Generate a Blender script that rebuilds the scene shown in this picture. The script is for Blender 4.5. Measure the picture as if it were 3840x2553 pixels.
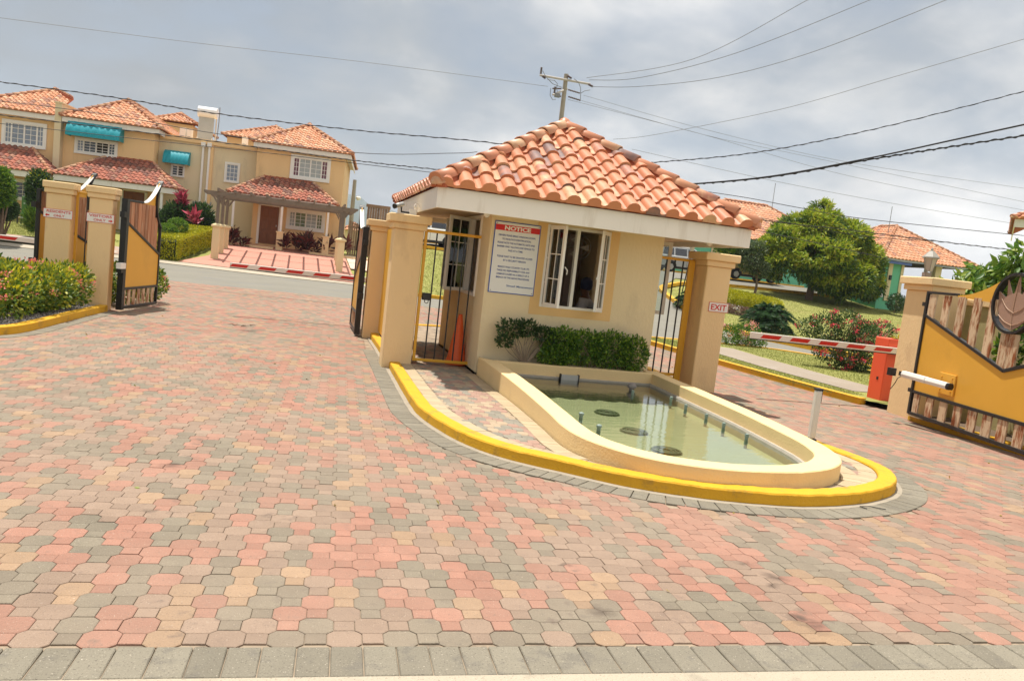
import bpy, bmesh, math, random
import numpy as np
from mathutils import Vector, Matrix
random.seed(7); RNG = np.random.default_rng(7)
R = math.radians
for o in list(bpy.data.objects): bpy.data.objects.remove(o)
C = bpy.context.scene.collection
SC = bpy.context.scene
# ------------------------------------------------------------------ camera
F_PX, PITCH, ROLL, YAW, EYE = 2860.77, 0.100122, 0.114513, 0.267608, 1.65     # f in pixels of a 3840 px wide picture
CX, CY = 1920.0, 1276.5
_R0 = Vector((math.cos(YAW), -math.sin(YAW), 0)); _F0 = Vector((math.sin(YAW), math.cos(YAW), 0)); _Z = Vector((0, 0, 1))
FW = _F0 * math.cos(PITCH) - _Z * math.sin(PITCH); _U0 = _F0 * math.sin(PITCH) + _Z * math.cos(PITCH)
RT = _R0 * math.cos(ROLL) + _U0 * math.sin(ROLL); UP = -_R0 * math.sin(ROLL) + _U0 * math.cos(ROLL)
EYEP = Vector((0, 0, EYE))
cam = bpy.data.cameras.new('camera'); camo = bpy.data.objects.new('camera', cam); C.objects.link(camo)
m = Matrix.Identity(4)
for i in range(3): m[i][0], m[i][1], m[i][2], m[i][3] = RT[i], UP[i], -FW[i], EYEP[i]
camo.matrix_world = m
HAZE = True
cam.sensor_width = 36; cam.lens = 36 * F_PX / 3840; cam.clip_start = .05; cam.clip_end = 9000
SC.camera = camo
# ------------------------------------------------------------------ sun, sky, exposure
SUN_TO = Vector((-.15, .19, 1)).normalized()            # direction towards the sun (high, a little behind the gatehouse, a little left)
sun = bpy.data.lights.new('sun', 'SUN'); sun.energy = 4.7; sun.angle = R(.6); sun.color = (1, .955, .87)
suno = bpy.data.objects.new('sun', sun); C.objects.link(suno)
suno.rotation_euler = SUN_TO.to_track_quat('Z', 'Y').to_euler(); suno.location = (0, 0, 30)
SUN_EL = math.asin(SUN_TO.z); SUN_AZ = math.atan2(SUN_TO.x, SUN_TO.y)
W = bpy.data.worlds.new('World'); SC.world = W; W.use_nodes = True
nt = W.node_tree; nt.nodes.clear(); N = nt.nodes.new; L = nt.links.new
sky = N('ShaderNodeTexSky'); sky.sky_type = 'NISHITA'; sky.sun_disc = False; sky.sun_elevation = SUN_EL; sky.sun_rotation = SUN_AZ
tc = N('ShaderNodeTexCoord'); sep = N('ShaderNodeSeparateXYZ'); L(tc.outputs['Generated'], sep.inputs[0])
def mth(op, a, b=None, c=None, clamp=False, tree=None):
    n = (tree or nt).nodes.new('ShaderNodeMath'); n.operation = op; n.use_clamp = clamp
    for i, v in enumerate((a, b, c)):
        if v is None: continue
        if isinstance(v, (int, float)): n.inputs[i].default_value = v
        else: (tree or nt).links.new(v, n.inputs[i])
    return n.outputs[0]
zz = mth('ADD', mth('MAXIMUM', sep.outputs[2], 0), .34)
comb = N('ShaderNodeCombineXYZ'); L(mth('DIVIDE', sep.outputs[0], zz), comb.inputs[0]); L(mth('DIVIDE', sep.outputs[1], zz), comb.inputs[1])
def cnoise(scale, detail, dist, off, rough=.5):
    mp = N('ShaderNodeMapping'); mp.inputs['Location'].default_value = off; L(comb.outputs[0], mp.inputs[0])
    n = N('ShaderNodeTexNoise'); n.inputs['Scale'].default_value = scale; n.inputs['Detail'].default_value = detail
    n.inputs['Distortion'].default_value = dist; n.inputs['Roughness'].default_value = rough; L(mp.outputs[0], n.inputs[0]); return n.outputs[0]
def ramp(fac, stops, tree=None, mode='LINEAR'):
    n = (tree or nt).nodes.new('ShaderNodeValToRGB'); e = n.color_ramp.elements; n.color_ramp.interpolation = mode
    while len(e) > len(stops): e.remove(e[-1])
    while len(e) < len(stops): e.new(.5)
    for i, (p, c) in enumerate(stops): e[i].position = p; e[i].color = (*c, 1)
    (tree or nt).links.new(fac, n.inputs[0]); return n.outputs[0]
n1 = cnoise(.95, 6, .25, (3.1, 1.4, 0)); n2 = cnoise(3.0, 9, .15, (7.3, 2.2, 0), .52)
side = mth('MULTIPLY', mth('SUBTRACT', sep.outputs[0], mth('MULTIPLY', sep.outputs[1], .35)), .17)   # thinner, brighter cloud to the east
mixn = mth('ADD', mth('ADD', mth('ADD', mth('MULTIPLY', n1, .55), mth('MULTIPLY', n2, .45)), side), mth('MULTIPLY', mth('MAXIMUM', mth('SUBTRACT', sep.outputs[2], .28), 0), .16))
ccol = ramp(mixn, [(.38, (2.55, 2.72, 2.82)), (.46, (3.35, 3.5, 3.55)), (.53, (4.8, 4.85, 4.8)), (.60, (6.3, 6.2, 6.0)), (.70, (8.6, 8.4, 8.0))])
cov = mth('ADD', .86, mth('MULTIPLY', mth('SUBTRACT', n2, .5), .9), clamp=True)
mx = N('ShaderNodeMix'); mx.data_type = 'RGBA'; L(cov, mx.inputs[0]); L(sky.outputs[0], mx.inputs[6]); L(ccol, mx.inputs[7])
bg = N('ShaderNodeBackground'); bg.inputs[1].default_value = .11; L(mx.outputs[2], bg.inputs[0])
wo = N('ShaderNodeOutputWorld'); L(bg.outputs[0], wo.inputs[0])
vs = SC.view_settings; SC.display_settings.display_device = 'sRGB'; vs.view_transform = 'Standard'; vs.look = 'None'; vs.gamma = 1; vs.exposure = .42; vs.use_curve_mapping = False
SC.render.engine = 'CYCLES'; SC.cycles.use_denoising = True; SC.cycles.max_bounces = 8; SC.cycles.transparent_max_bounces = 12
SC.cycles.sample_clamp_indirect = 6; SC.cycles.caustics_reflective = False; SC.cycles.caustics_refractive = False

# ------------------------------------------------------------------ ground shape and pixel -> place helpers
def sst(a, b, x):
    t = min(1, max(0, (x - a) / (b - a))); return t * t * (3 - 2 * t)
def G(x, y):                                            # height of the ground
    zl = min(max((y - 33) * .11, 0), 1.1); zr = min(max((y - 29) * .13, 0), 2.3)
    w = sst(3.2, 6.5, x); return .028 * max(0, 9 - y) + zl * (1 - w) + zr * w
def ray(px, py):
    return (FW * F_PX + RT * (px - CX) - UP * (py - CY)).normalized()
def onz(px, py, z=0.):
    d = ray(px, py); return EYEP + d * ((z - EYE) / d.z)
def onY(px, py, Y):
    d = ray(px, py); return EYEP + d * (Y / d.y)
def onpl(px, py, p0, n):
    d = ray(px, py); return EYEP + d * ((Vector(p0) - EYEP).dot(n) / d.dot(n))
def onG(px, py, off=0.):
    d = ray(px, py); t = 1.
    while t < 300:
        p = EYEP + d * t
        if p.z <= G(p.x, p.y) + off: return p
        t += .01 if t < 20 else .03
    return p
def z7(a, b): return (3300 + a * .25508, 1000 + b * .25508)
def z8(a, b): return (3300 + a * .25508, 1300 + b * .25508)
def r1(a, b): return (a * .44643, 250 + b * .44643)
def r2(a, b): return (700 + a * .44643, 400 + b * .44643)
def dp(a, b): return (a * 1.6285, b * 1.6285)

# ------------------------------------------------------------------ materials
MATS = {}
SPOTS = None
def mat(name, col, rough=.75, var=.12, nscale=3., bump=0., bscale=60., spec=.3, metal=0., rnd=0., stain=None, sscale=1.3, samt=.5, sth=.55, coat=0., speck=0., grime=0., zs=1.):
    global SPOTS
    if name in MATS: return MATS[name]
    M = bpy.data.materials.new(name); M.use_nodes = True; t = M.node_tree; b = t.nodes['Principled BSDF']; l = t.links.new
    b.inputs['Roughness'].default_value = rough; b.inputs['Metallic'].default_value = metal; b.inputs['Specular IOR Level'].default_value = spec
    b.inputs['Coat Weight'].default_value = coat
    geo = t.nodes.new('ShaderNodeNewGeometry')
    if zs != 1: vm = t.nodes.new('ShaderNodeMapping'); vm.inputs['Scale'].default_value = (1, 1, zs); l(geo.outputs['Position'], vm.inputs[0])
    def noise(sc, det=5, rg=.55):
        n = t.nodes.new('ShaderNodeTexNoise'); n.inputs['Scale'].default_value = sc; n.inputs['Detail'].default_value = det; n.inputs['Roughness'].default_value = rg
        if zs != 1: l(vm.outputs[0], n.inputs[0])
        else: l(geo.outputs['Position'], n.inputs[0])
        return n.outputs[0]
    fac = mth('ADD', 1 - var, mth('MULTIPLY', noise(nscale), 2 * var, tree=t), tree=t)
    if rnd:
        oi = t.nodes.new('ShaderNodeObjectInfo')
        rr = mth('FRACT', mth('ADD', oi.outputs['Random'], geo.outputs['Random Per Island'], tree=t), tree=t)
        fac = mth('MULTIPLY', fac, mth('ADD', 1 - rnd, mth('MULTIPLY', rr, 2 * rnd, tree=t), tree=t), tree=t)
    hsv = t.nodes.new('ShaderNodeHueSaturation'); hsv.inputs['Color'].default_value = (*col, 1); l(fac, hsv.inputs['Value'])
    out = hsv.outputs[0]
    if stain:
        m_ = t.nodes.new('ShaderNodeMix'); m_.data_type = 'RGBA'
        f = mth('MULTIPLY', mth('MULTIPLY', mth('SUBTRACT', noise(sscale, 8, .65), sth, tree=t), 9, clamp=True, tree=t), samt, tree=t)
        l(f, m_.inputs[0]); l(out, m_.inputs[6]); m_.inputs[7].default_value = (*stain, 1); out = m_.outputs[2]
    for on, kind in ((speck, 's'), (grime, 'g')):
        if not on: continue
        if kind == 's':
            v1 = noise(150, 2, .5); dkf = mth('MULTIPLY', mth('SUBTRACT', .40, v1, tree=t), 9 * on, clamp=True, tree=t); ltf = mth('MULTIPLY', mth('SUBTRACT', v1, .66, tree=t), 8 * on, clamp=True, tree=t); prs = ((dkf, (.10, .085, .07)), (ltf, (.66, .58, .48)))
        else:
            v2 = mth('MULTIPLY', noise(2.3, 3, .45), mth('ADD', .55, mth('MULTIPLY', noise(14, 5, .6), .9, tree=t), tree=t), tree=t)
            prs = ((mth('MULTIPLY', mth('SUBTRACT', v2, .69, tree=t), 9 * on, clamp=True, tree=t), (.10, .075, .06)), (mth('ADD', .40, mth('MULTIPLY', mth('SUBTRACT', noise(.55, 5, .65), .5, tree=t), 1.9 * on, tree=t), clamp=True, tree=t), (.335, .25, .19)))
            if SPOTS is None: SPOTS = [(onG(a_, b_), r_) for a_, b_, r_ in ((3060, 2350, .10), (2990, 2318, .075), (2255, 2292, .085), (2790, 2112, .06), (2905, 2165, .085), (2890, 2195, .05), (2120, 2115, .04), (3390, 2290, .05), (2680, 1985, .03), (640, 1745, .09), (930, 1240, .25))]
            sp_ = None; pn = t.nodes.new('ShaderNodeVectorMath'); pn.operation = 'ADD'; l(geo.outputs['Position'], pn.inputs[0]); nz_ = t.nodes.new('ShaderNodeTexNoise'); nz_.inputs['Scale'].default_value = 16; l(geo.outputs['Position'], nz_.inputs[0]); vs_ = t.nodes.new('ShaderNodeVectorMath'); vs_.operation = 'SCALE'; l(nz_.outputs['Color'], vs_.inputs[0]); vs_.inputs['Scale'].default_value = .13; l(vs_.outputs[0], pn.inputs[1])
            for c_, r_ in SPOTS:
                dn = t.nodes.new('ShaderNodeVectorMath'); dn.operation = 'DISTANCE'; l(pn.outputs[0], dn.inputs[0]); dn.inputs[1].default_value = (c_.x + .065, c_.y + .065, c_.z + .065)
                f1 = mth('MULTIPLY', mth('SUBTRACT', r_, dn.outputs['Value'], tree=t), .9 / r_, clamp=True, tree=t); sp_ = f1 if sp_ is None else mth('MAXIMUM', sp_, f1, tree=t)
            prs = prs + ((sp_, (.07, .05, .042)),)
        for fq, cq in prs:
            m_ = t.nodes.new('ShaderNodeMix'); m_.data_type = 'RGBA'; l(mth('MULTIPLY', fq, .75, tree=t), m_.inputs[0]); l(out, m_.inputs[6]); m_.inputs[7].default_value = (*cq, 1); out = m_.outputs[2]
    l(out, b.inputs['Base Color'])
    if bump:
        bn = t.nodes.new('ShaderNodeBump'); bn.inputs['Strength'].default_value = bump; bn.inputs['Distance'].default_value = .01
        l(noise(bscale, 4), bn.inputs['Height']); l(bn.outputs[0], b.inputs['Normal'])
    MATS[name] = M; return M
def ramp_mat(name, stops, rough=.8, nscale=8., namt=.25, bump=.2, bscale=90., spec=.25, mode='LINEAR', trans=0.):
    """colour picked from a palette by each piece's own random number, broken up with noise"""
    M = bpy.data.materials.new(name); M.use_nodes = True; t = M.node_tree; b = t.nodes['Principled BSDF']; l = t.links.new
    b.inputs['Roughness'].default_value = rough; b.inputs['Specular IOR Level'].default_value = spec
    geo = t.nodes.new('ShaderNodeNewGeometry'); oi = t.nodes.new('ShaderNodeObjectInfo')
    n = t.nodes.new('ShaderNodeTexNoise'); n.inputs['Scale'].default_value = nscale; n.inputs['Detail'].default_value = 5; l(geo.outputs['Position'], n.inputs[0])
    rr = mth('FRACT', mth('ADD', mth('MULTIPLY', oi.outputs['Random'], 7.31, tree=t), geo.outputs['Random Per Island'], tree=t), tree=t)
    f = mth('ADD', rr, mth('MULTIPLY', mth('SUBTRACT', n.outputs[0], .5, tree=t), namt, tree=t), clamp=True, tree=t)
    col = ramp(f, stops, t, mode)
    l(col, b.inputs['Base Color'])
    if bump:
        n3 = t.nodes.new('ShaderNodeTexNoise'); n3.inputs['Scale'].default_value = bscale; l(geo.outputs['Position'], n3.inputs[0])
        bn = t.nodes.new('ShaderNodeBump'); bn.inputs['Strength'].default_value = bump; bn.inputs['Distance'].default_value = .01; l(n3.outputs[0], bn.inputs['Height']); l(bn.outputs[0], b.inputs['Normal'])
    if trans:
        tr = t.nodes.new('ShaderNodeBsdfTranslucent'); l(col, tr.inputs[0]); ms = t.nodes.new('ShaderNodeMixShader'); ms.inputs[0].default_value = trans
        l(b.outputs[0], ms.inputs[1]); l(tr.outputs[0], ms.inputs[2]); l(ms.outputs[0], t.nodes['Material Output'].inputs[0])
    MATS[name] = M; return M

stucco = mat('stucco_tan', (.82, .60, .33), .85, .09, 2.2, .55, 45, .15, stain=(.60, .42, .24), sscale=2.2, samt=.5, zs=.4)
stucco_h = mat('house_ochre', (.78, .53, .275), .85, .09, .8, .2, 25, .15, stain=(.56, .38, .20), sscale=1.2, samt=.5, zs=.3)
stucco_l = mat('house_cream', (.70, .58, .38), .85, .10, .7, .2, 25, .15, stain=(.50, .42, .28), sscale=1.3, samt=.5, zs=.3)
gate_cream = mat('gatehouse_cream', (.74, .61, .39), .85, .09, 1.5, .6, 30, .15, stain=(.58, .47, .31), sscale=2.6, samt=.35, zs=.6)
gate_band = mat('gatehouse_apricot', (.74, .49, .22), .85, .05, 2, .3, 40, .15)
pool_m = mat('pool_wall_cream', (.78, .58, .30), .8, .08, 2.5, .5, 50, .2, stain=(.55, .42, .25), sscale=1.9, samt=.35, sth=.6)
cream_trim = mat('pier_cream', (.74, .58, .34), .8, .06, 2, .2, 40, .15)
kerb_y = mat('kerb_yellow', (.66, .355, .018), .65, .12, 4, .6, 45, .3, stain=(.34, .20, .05), sscale=5, samt=.7, sth=.56)
white = mat('white_paint', (.78, .74, .68), .6, .05, 1.2, .06, 30, .3, stain=(.58, .52, .44), sscale=5, samt=.45, zs=.15)
white2 = mat('white_trim', (.80, .77, .72), .55, .05, 2, 0, 30, .3)
gold = mat('gold_steel', (.72, .38, .03), .45, .06, 5, .05, 60, .4)
orange_p = mat('gate_orange', (.72, .38, .045), .45, .07, 1.6, .03, 20, .4, stain=(.55, .28, .04), sscale=1.1, samt=.3)
black = mat('black_steel', (.018, .017, .018), .4, .2, 5, .05, 60, .4)
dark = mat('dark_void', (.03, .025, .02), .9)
steel = mat('grey_steel', (.42, .42, .40), .45, .1, 6, 0, 60, .5, metal=.3)
alum = mat('silver_paint', (.62, .60, .56), .35, .05, 6, 0, 60, .5)
asphalt = mat('asphalt', (.215, .20, .165), .9, .14, .7, .5, 120, .2, stain=(.17, .165, .16), sscale=.5, samt=.5)
concrete = mat('concrete', (.30, .245, .19), .9, .12, 1.1, .4, 60, .2, stain=(.36, .32, .27), sscale=1.6, samt=.5)
conc_pale = mat('pale_concrete', (.42, .36, .275), .9, .12, 1.5, .5, 70, .2, stain=(.30, .26, .20), sscale=6, samt=.6, sth=.54, speck=.7)
joint = mat('joint_sand', (.32, .25, .18), .95, .25, 9, .4, 90, .1, stain=(.16, .13, .10), sscale=5, samt=.8, sth=.5)
joint_far = mat('joint_sand_far', (.40, .30, .24), .95, .2, 3, .2, 60, .1)
pv_red = mat('paver_red', (.335, .160, .115), .9, .20, 9, .5, 160, .15, rnd=.14, stain=(.25, .14, .11), sscale=14, samt=.5, sth=.56, speck=.9, grime=.8)
pv_grey = mat('paver_grey', (.195, .172, .128), .9, .20, 9, .5, 160, .15, rnd=.14, stain=(.13, .12, .10), sscale=14, samt=.5, sth=.56, speck=.9, grime=.8)
pv_mauve = mat('paver_mauve', (.27, .19, .14), .9, .20, 9, .5, 160, .15, rnd=.14, stain=(.19, .135, .11), sscale=14, samt=.5, sth=.56, speck=.9, grime=.8)
pv_tan = mat('paver_tan', (.33, .215, .13), .9, .20, 9, .5, 160, .15, rnd=.14, stain=(.27, .18, .12), sscale=14, samt=.5, sth=.56, speck=.9, grime=.8)
pv_cream = mat('paver_cream', (.44, .345, .225), .9, .10, 9, .4, 120, .15, rnd=.08, stain=(.42, .33, .22), sscale=6, samt=.4)
pv_edge = mat('paver_border_grey', (.22, .195, .15), .9, .14, 7, .5, 140, .15, rnd=.12, stain=(.15, .135, .115), sscale=9, samt=.55, sth=.54, speck=1.)
terracotta = ramp_mat('terracotta', [(0, (.48, .175, .088)), (.35, (.55, .225, .115)), (.66, (.51, .195, .10)), (.76, (.53, .26, .14)), (.84, (.60, .37, .21)), (.88, (.48, .20, .125)), (.94, (.30, .16, .125)), (1, (.19, .125, .115))], .42, 7, .30, .1, 80, .45)
terracotta_h = ramp_mat('terracotta_weathered', [(0, (.51, .225, .125)), (.35, (.57, .275, .155)), (.6, (.56, .30, .18)), (.8, (.61, .38, .24)), (.92, (.38, .19, .135)), (1, (.28, .16, .12))], .8, 2, .3, 0, 40, .2)
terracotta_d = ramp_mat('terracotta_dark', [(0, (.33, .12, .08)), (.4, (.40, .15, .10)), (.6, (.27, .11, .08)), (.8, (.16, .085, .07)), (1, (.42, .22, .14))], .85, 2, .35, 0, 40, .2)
mortar = mat('roof_mortar', (.42, .13, .07), .9, .15, 6, .3, 50, .1)
wood_door = mat('door_wood', (.22, .085, .035), .5, .35, 14, .1, 60, .3, zs=.15)
wood_grey = mat('weathered_timber', (.20, .155, .12), .85, .25, 7, .3, 60, .15, rnd=.2)
wood_fence = mat('fence_timber', (.26, .17, .11), .85, .3, 6, .3, 60, .15, rnd=.25)
slat_m = mat('rusty_slat', (.62, .46, .30), .7, .12, 6, .2, 60, .25, rnd=.08, stain=(.27, .075, .02), sscale=17, samt=.95, sth=.47, zs=.2)
slat_b = mat('timber_slat', (.36, .17, .09), .75, .3, 7, .2, 60, .25, rnd=.3, stain=(.50, .34, .22), sscale=16, samt=.7, sth=.52, zs=.15)
glass = mat('window_glass', (.035, .045, .06), .06, .3, .8, 0, 10, .8)
glass_c = mat('window_curtained', (.34, .36, .35), .15, .25, 3, 0, 10, .7)
blinds = mat('window_blinds', (.22, .26, .32), .2, .25, 5, 0, 10, .7)
teal = mat('awning_teal', (.015, .28, .34), .55, .12, 2, .1, 15, .3)
cone_o = mat('cone_orange', (.85, .14, .03), .45, .06, 4, 0, 60, .4)
box_o = mat('barrier_orange', (.78, .105, .04), .5, .05, 4, 0, 60, .4)
sign_w = mat('sign_white', (.80, .78, .74), .4, .03, 3, 0, 60, .4)
sign_r = mat('sign_red', (.62, .02, .02), .4, .04, 3)
sign_b = mat('sign_blue', (.03, .07, .28), .4, .04, 3)
arm_red = mat('reflective_red', (.60, .03, .02), .35, .1, 8)
arm_w = mat('arm_white', (.80, .74, .66), .45, .05, 2)
chrome = mat('rim_metal', (.6, .6, .6), .3, .1, 5, metal=.7)
tyre = mat('tyre_rubber', (.02, .02, .02), .85)
car_white = mat('car_white', (.80, .79, .76), .3, .02, 1, coat=.6)
car_silver = mat('car_silver', (.58, .58, .57), .3, .02, 1, metal=.3, coat=.6)
car_gold = mat('car_gold', (.42, .30, .10), .35, .05, 1, metal=.3, coat=.6)
car_glass = mat('car_glass', (.015, .018, .03), .05, .2, 1, 0, 10, .8)
green_wall = mat('mint_wall', (.16, .50, .33), .8, .08, .8, .1, 20, .15)
blue_paint = mat('blue_paint', (.10, .16, .42), .6)
bark = mat('bark', (.16, .11, .075), .9, .35, 12, .6, 40, .1)
twig = mat('twig', (.30, .23, .17), .9, .3, 12, .3, 40, .1)
soil = mat('soil', (.14, .10, .07), .95, .3, 6, .5, 30, .1)
mulch = mat('bark_mulch', (.20, .16, .13), .95, .4, 14, .6, 40, .1)
cable = mat('cable_black', (.03, .03, .033), .6)
wire = mat('wire_grey', (.22, .22, .23), .6)
skin_m = mat('skin', (.16, .075, .045), .6)
shirt = mat('shirt_white', (.62, .62, .66), .8)
hair = mat('black_hair', (.012, .01, .01), .7)
pinkpave = mat('pink_paving', (.50, .24, .18), .85, .08, 1.5, .3, 40, .15)
lawn = mat('lawn_grass', (.27, .27, .085), .95, .16, 1.2, .6, 70, .05, stain=(.29, .25, .10), sscale=.9, samt=.5, sth=.52)
def leafm(name, a, b, c, d=None, rough=.45, trans=.3, namt=.15): return ramp_mat(name, [(0, a), (.4, b), (.75, c), (1, d or c)], rough, 1.2, namt, 0, 10, .4, trans=trans)
lf_mango = leafm('mango_leaf', (.035, .085, .012), (.07, .145, .018), (.16, .24, .02), (.32, .34, .03))
lf_hedge = leafm('hedge_leaf', (.04, .10, .015), (.10, .18, .02), (.22, .28, .03), (.44, .42, .04))
lf_shrub = leafm('shrub_leaf', (.04, .11, .02), (.08, .18, .02), (.18, .30, .025), (.30, .42, .04))
lf_dark = leafm('dark_leaf', (.02, .05, .015), (.035, .075, .02), (.06, .12, .03), (.10, .17, .04))
lf_yel = leafm('golden_leaf', (.26, .28, .012), (.42, .42, .015), (.56, .52, .02), (.64, .58, .03))
lf_croton = leafm('croton_leaf', (.60, .42, .02), (.66, .50, .03), (.50, .30, .02), (.25, .25, .03))
lf_palm = leafm('cycad_leaf', (.02, .06, .02), (.03, .085, .025), (.05, .12, .03))
lf_red = leafm('cordyline_red', (.10, .02, .02), (.16, .035, .03), (.08, .05, .03), (.25, .07, .05))
lf_pink = leafm('cordyline_pink', (.45, .04, .10), (.55, .09, .14), (.30, .03, .06), (.62, .2, .22))
fl_ixora = leafm('ixora_flower', (.80, .16, .14), (.85, .24, .20), (.90, .36, .28))
fl_boug = leafm('bougainvillea_flower', (.75, .03, .10), (.85, .07, .18), (.80, .14, .12))
fl_pale = leafm('pale_flower', (.85, .25, .2), (.85, .4, .32), (.8, .5, .42))
lf_grass = leafm('grass_blade', (.14, .19, .03), (.22, .25, .05), (.30, .30, .08), (.36, .33, .11), rough=.8, trans=.45)
ip_pink = mat('island_pink', (.34, .215, .165), .9, .16, 9, .4, 140, .15, rnd=.12, stain=(.42, .33, .25), sscale=3, samt=.6, speck=.6)
ip_grey = mat('island_grey', (.25, .225, .18), .9, .16, 9, .4, 140, .15, rnd=.12, stain=(.38, .32, .24), sscale=3, samt=.6, speck=.6)
ip_sand = mat('island_sand', (.38, .29, .20), .9, .14, 9, .4, 140, .15, rnd=.12, stain=(.42, .34, .25), sscale=3, samt=.6, speck=.6)
PCOL = {}

# ------------------------------------------------------------------ mesh builder
class MB:
    def __init__(s, frame=None): s.v = []; s.f = []; s.mi = []; s.fr = frame; s.cur = 0; s.sm = False
    def P(s, p):
        if s.fr: o, x, y, z = s.fr; return tuple(o + x * p[0] + y * p[1] + z * p[2])
        return tuple(p)
    def add(s, vs, fs):
        b = len(s.v); s.v += [s.P(p) for p in vs]; s.f += [tuple(i + b for i in f) for f in fs]; s.mi += [s.cur] * len(fs); return s
    def box(s, x0, x1, y0, y1, z0, z1):
        if x0 > x1: x0, x1 = x1, x0
        if y0 > y1: y0, y1 = y1, y0
        if z0 > z1: z0, z1 = z1, z0
        return s.add([(x0, y0, z0), (x1, y0, z0), (x1, y1, z0), (x0, y1, z0), (x0, y0, z1), (x1, y0, z1), (x1, y1, z1), (x0, y1, z1)],
                     [(0, 3, 2, 1), (4, 5, 6, 7), (0, 1, 5, 4), (1, 2, 6, 5), (2, 3, 7, 6), (3, 0, 4, 7)])
    def prism(s, poly, a, b, axis='z'):                  # polygon in the two other axes, extruded a..b along axis
        n = len(poly)
        def q(p, t): return (p[0], p[1], t) if axis == 'z' else ((p[0], t, p[1]) if axis == 'y' else (t, p[0], p[1]))
        vs = [q(p, a) for p in poly] + [q(p, b) for p in poly]
        return s.add(vs, [tuple(range(n))[::-1], tuple(range(n, 2 * n))] + [(i, (i + 1) % n, n + (i + 1) % n, n + i) for i in range(n)])
    def tube(s, pts, r, seg=6, caps=True):
        pts = [Vector(p) for p in pts]; rs = r if isinstance(r, (list, tuple)) else [r] * len(pts); vs = []; fs = []; ref = Vector((0, 0, 1)); prev = None
        for i, p in enumerate(pts):
            t = (pts[min(i + 1, len(pts) - 1)] - pts[max(i - 1, 0)]).normalized()
            a = prev if prev else (ref if abs(t.z) < .95 else Vector((1, 0, 0)))
            u = (a - t * a.dot(t)); u = u.normalized() if u.length > 1e-6 else t.orthogonal().normalized(); prev = u; w = t.cross(u)
            for k in range(seg):
                an = 2 * math.pi * k / seg; vs.append(p + (u * math.cos(an) + w * math.sin(an)) * rs[i])
        for i in range(len(pts) - 1):
            for k in range(seg): a = i * seg + k; b = i * seg + (k + 1) % seg; fs.append((a, b, b + seg, a + seg))
        if caps: fs += [tuple(range(seg))[::-1], tuple(range((len(pts) - 1) * seg, len(pts) * seg))]
        return s.add(vs, fs)
    def lathe(s, prof, c=(0, 0, 0), seg=16):             # prof: (radius, z)
        vs = []; fs = []
        for (r, z) in prof:
            for k in range(seg): a = 2 * math.pi * k / seg; vs.append((c[0] + r * math.cos(a), c[1] + r * math.sin(a), c[2] + z))
        for i in range(len(prof) - 1):
            for k in range(seg): a = i * seg + k; b = i * seg + (k + 1) % seg; fs.append((a, b, b + seg, a + seg))
        fs += [tuple(range(seg))[::-1], tuple(range((len(prof) - 1) * seg, len(prof) * seg))]
        return s.add(vs, fs)
    def strip(s, path, prof, closed=False, zf=None):     # sweep profile (offset to the left of travel, z) along a plan path
        n = len(path); vs = []; fs = []; m_ = len(prof)
        for i, p in enumerate(path):
            if closed: a, b = path[i - 1], path[(i + 1) % n]
            else: a, b = path[max(i - 1, 0)], path[min(i + 1, n - 1)]
            t = Vector((b[0] - a[0], b[1] - a[1])).normalized(); nx, ny = -t.y, t.x; g = zf(p[0], p[1]) if zf else 0
            for (o, z) in prof: vs.append((p[0] + nx * o, p[1] + ny * o, z + g))
        for i in range(n if closed else n - 1):
            j = (i + 1) % n
            for k in range(m_): l = (k + 1) % m_; fs.append((i * m_ + k, j * m_ + k, j * m_ + l, i * m_ + l))
        if not closed: fs += [tuple(range(m_)), tuple(range((n - 1) * m_, n * m_))[::-1]]
        return s.add(vs, fs)
    def build(s, name, mats, parent=None, smooth=False, bevel=0., origin=None):
        if not s.v: return None
        V = np.array(s.v, float); o = Vector(origin) if origin is not None else Vector(((V[:, 0].min() + V[:, 0].max()) / 2, (V[:, 1].min() + V[:, 1].max()) / 2, V[:, 2].min()))
        me = bpy.data.meshes.new(name); me.from_pydata([tuple(Vector(p) - o) for p in s.v], [], s.f)
        if not isinstance(mats, (list, tuple)): mats = [mats]
        for m_ in mats: me.materials.append(m_)
        if len(mats) > 1: me.polygons.foreach_set('material_index', s.mi)
        bm = bmesh.new(); bm.from_mesh(me)
        bmesh.ops.recalc_face_normals(bm, faces=bm.faces)
        if bevel:
            ed = [e for e in bm.edges if len(e.link_faces) == 2 and e.calc_face_angle(0) > .6]
            bmesh.ops.bevel(bm, geom=ed, offset=bevel, segments=1, affect='EDGES', profile=.5, clamp_overlap=True)
        bm.to_mesh(me); bm.free()
        if smooth: me.polygons.foreach_set('use_smooth', [True] * len(me.polygons))
        me.update(); ob = bpy.data.objects.new(name, me); C.objects.link(ob); ob.location = o
        if parent:
            ob.parent = parent; ob.location = o - wloc(parent)
        return ob
def wloc(o):
    l = Vector(o.location)
    while o.parent: o = o.parent; l = l + Vector(o.location)
    return l
def tag(o, label, cat, group=None):
    o['label'] = label; o['category'] = cat
    if group: o['group'] = group
    return o
def thing(name, label, cat, loc=(0, 0, 0), group=None):
    o = bpy.data.objects.new(name, None); C.objects.link(o); o.location = loc; o.empty_display_size = .2
    return tag(o, label, cat, group)
def struct(o): o['kind'] = 'structure'; return o
def stuff(o): o['kind'] = 'stuff'; return o
def fr(o, ex, ey=None, ez=None):
    ex = Vector(ex).normalized(); ez = Vector(ez or (0, 0, 1)); ey = Vector(ey).normalized() if ey else ez.cross(ex); return (Vector(o), ex, ey, ez)
def B(name, m_, parent, *a, frame=None, bevel=0., smooth=False): return MB(frame).box(*a).build(name, m_, parent, smooth, bevel)
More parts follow.
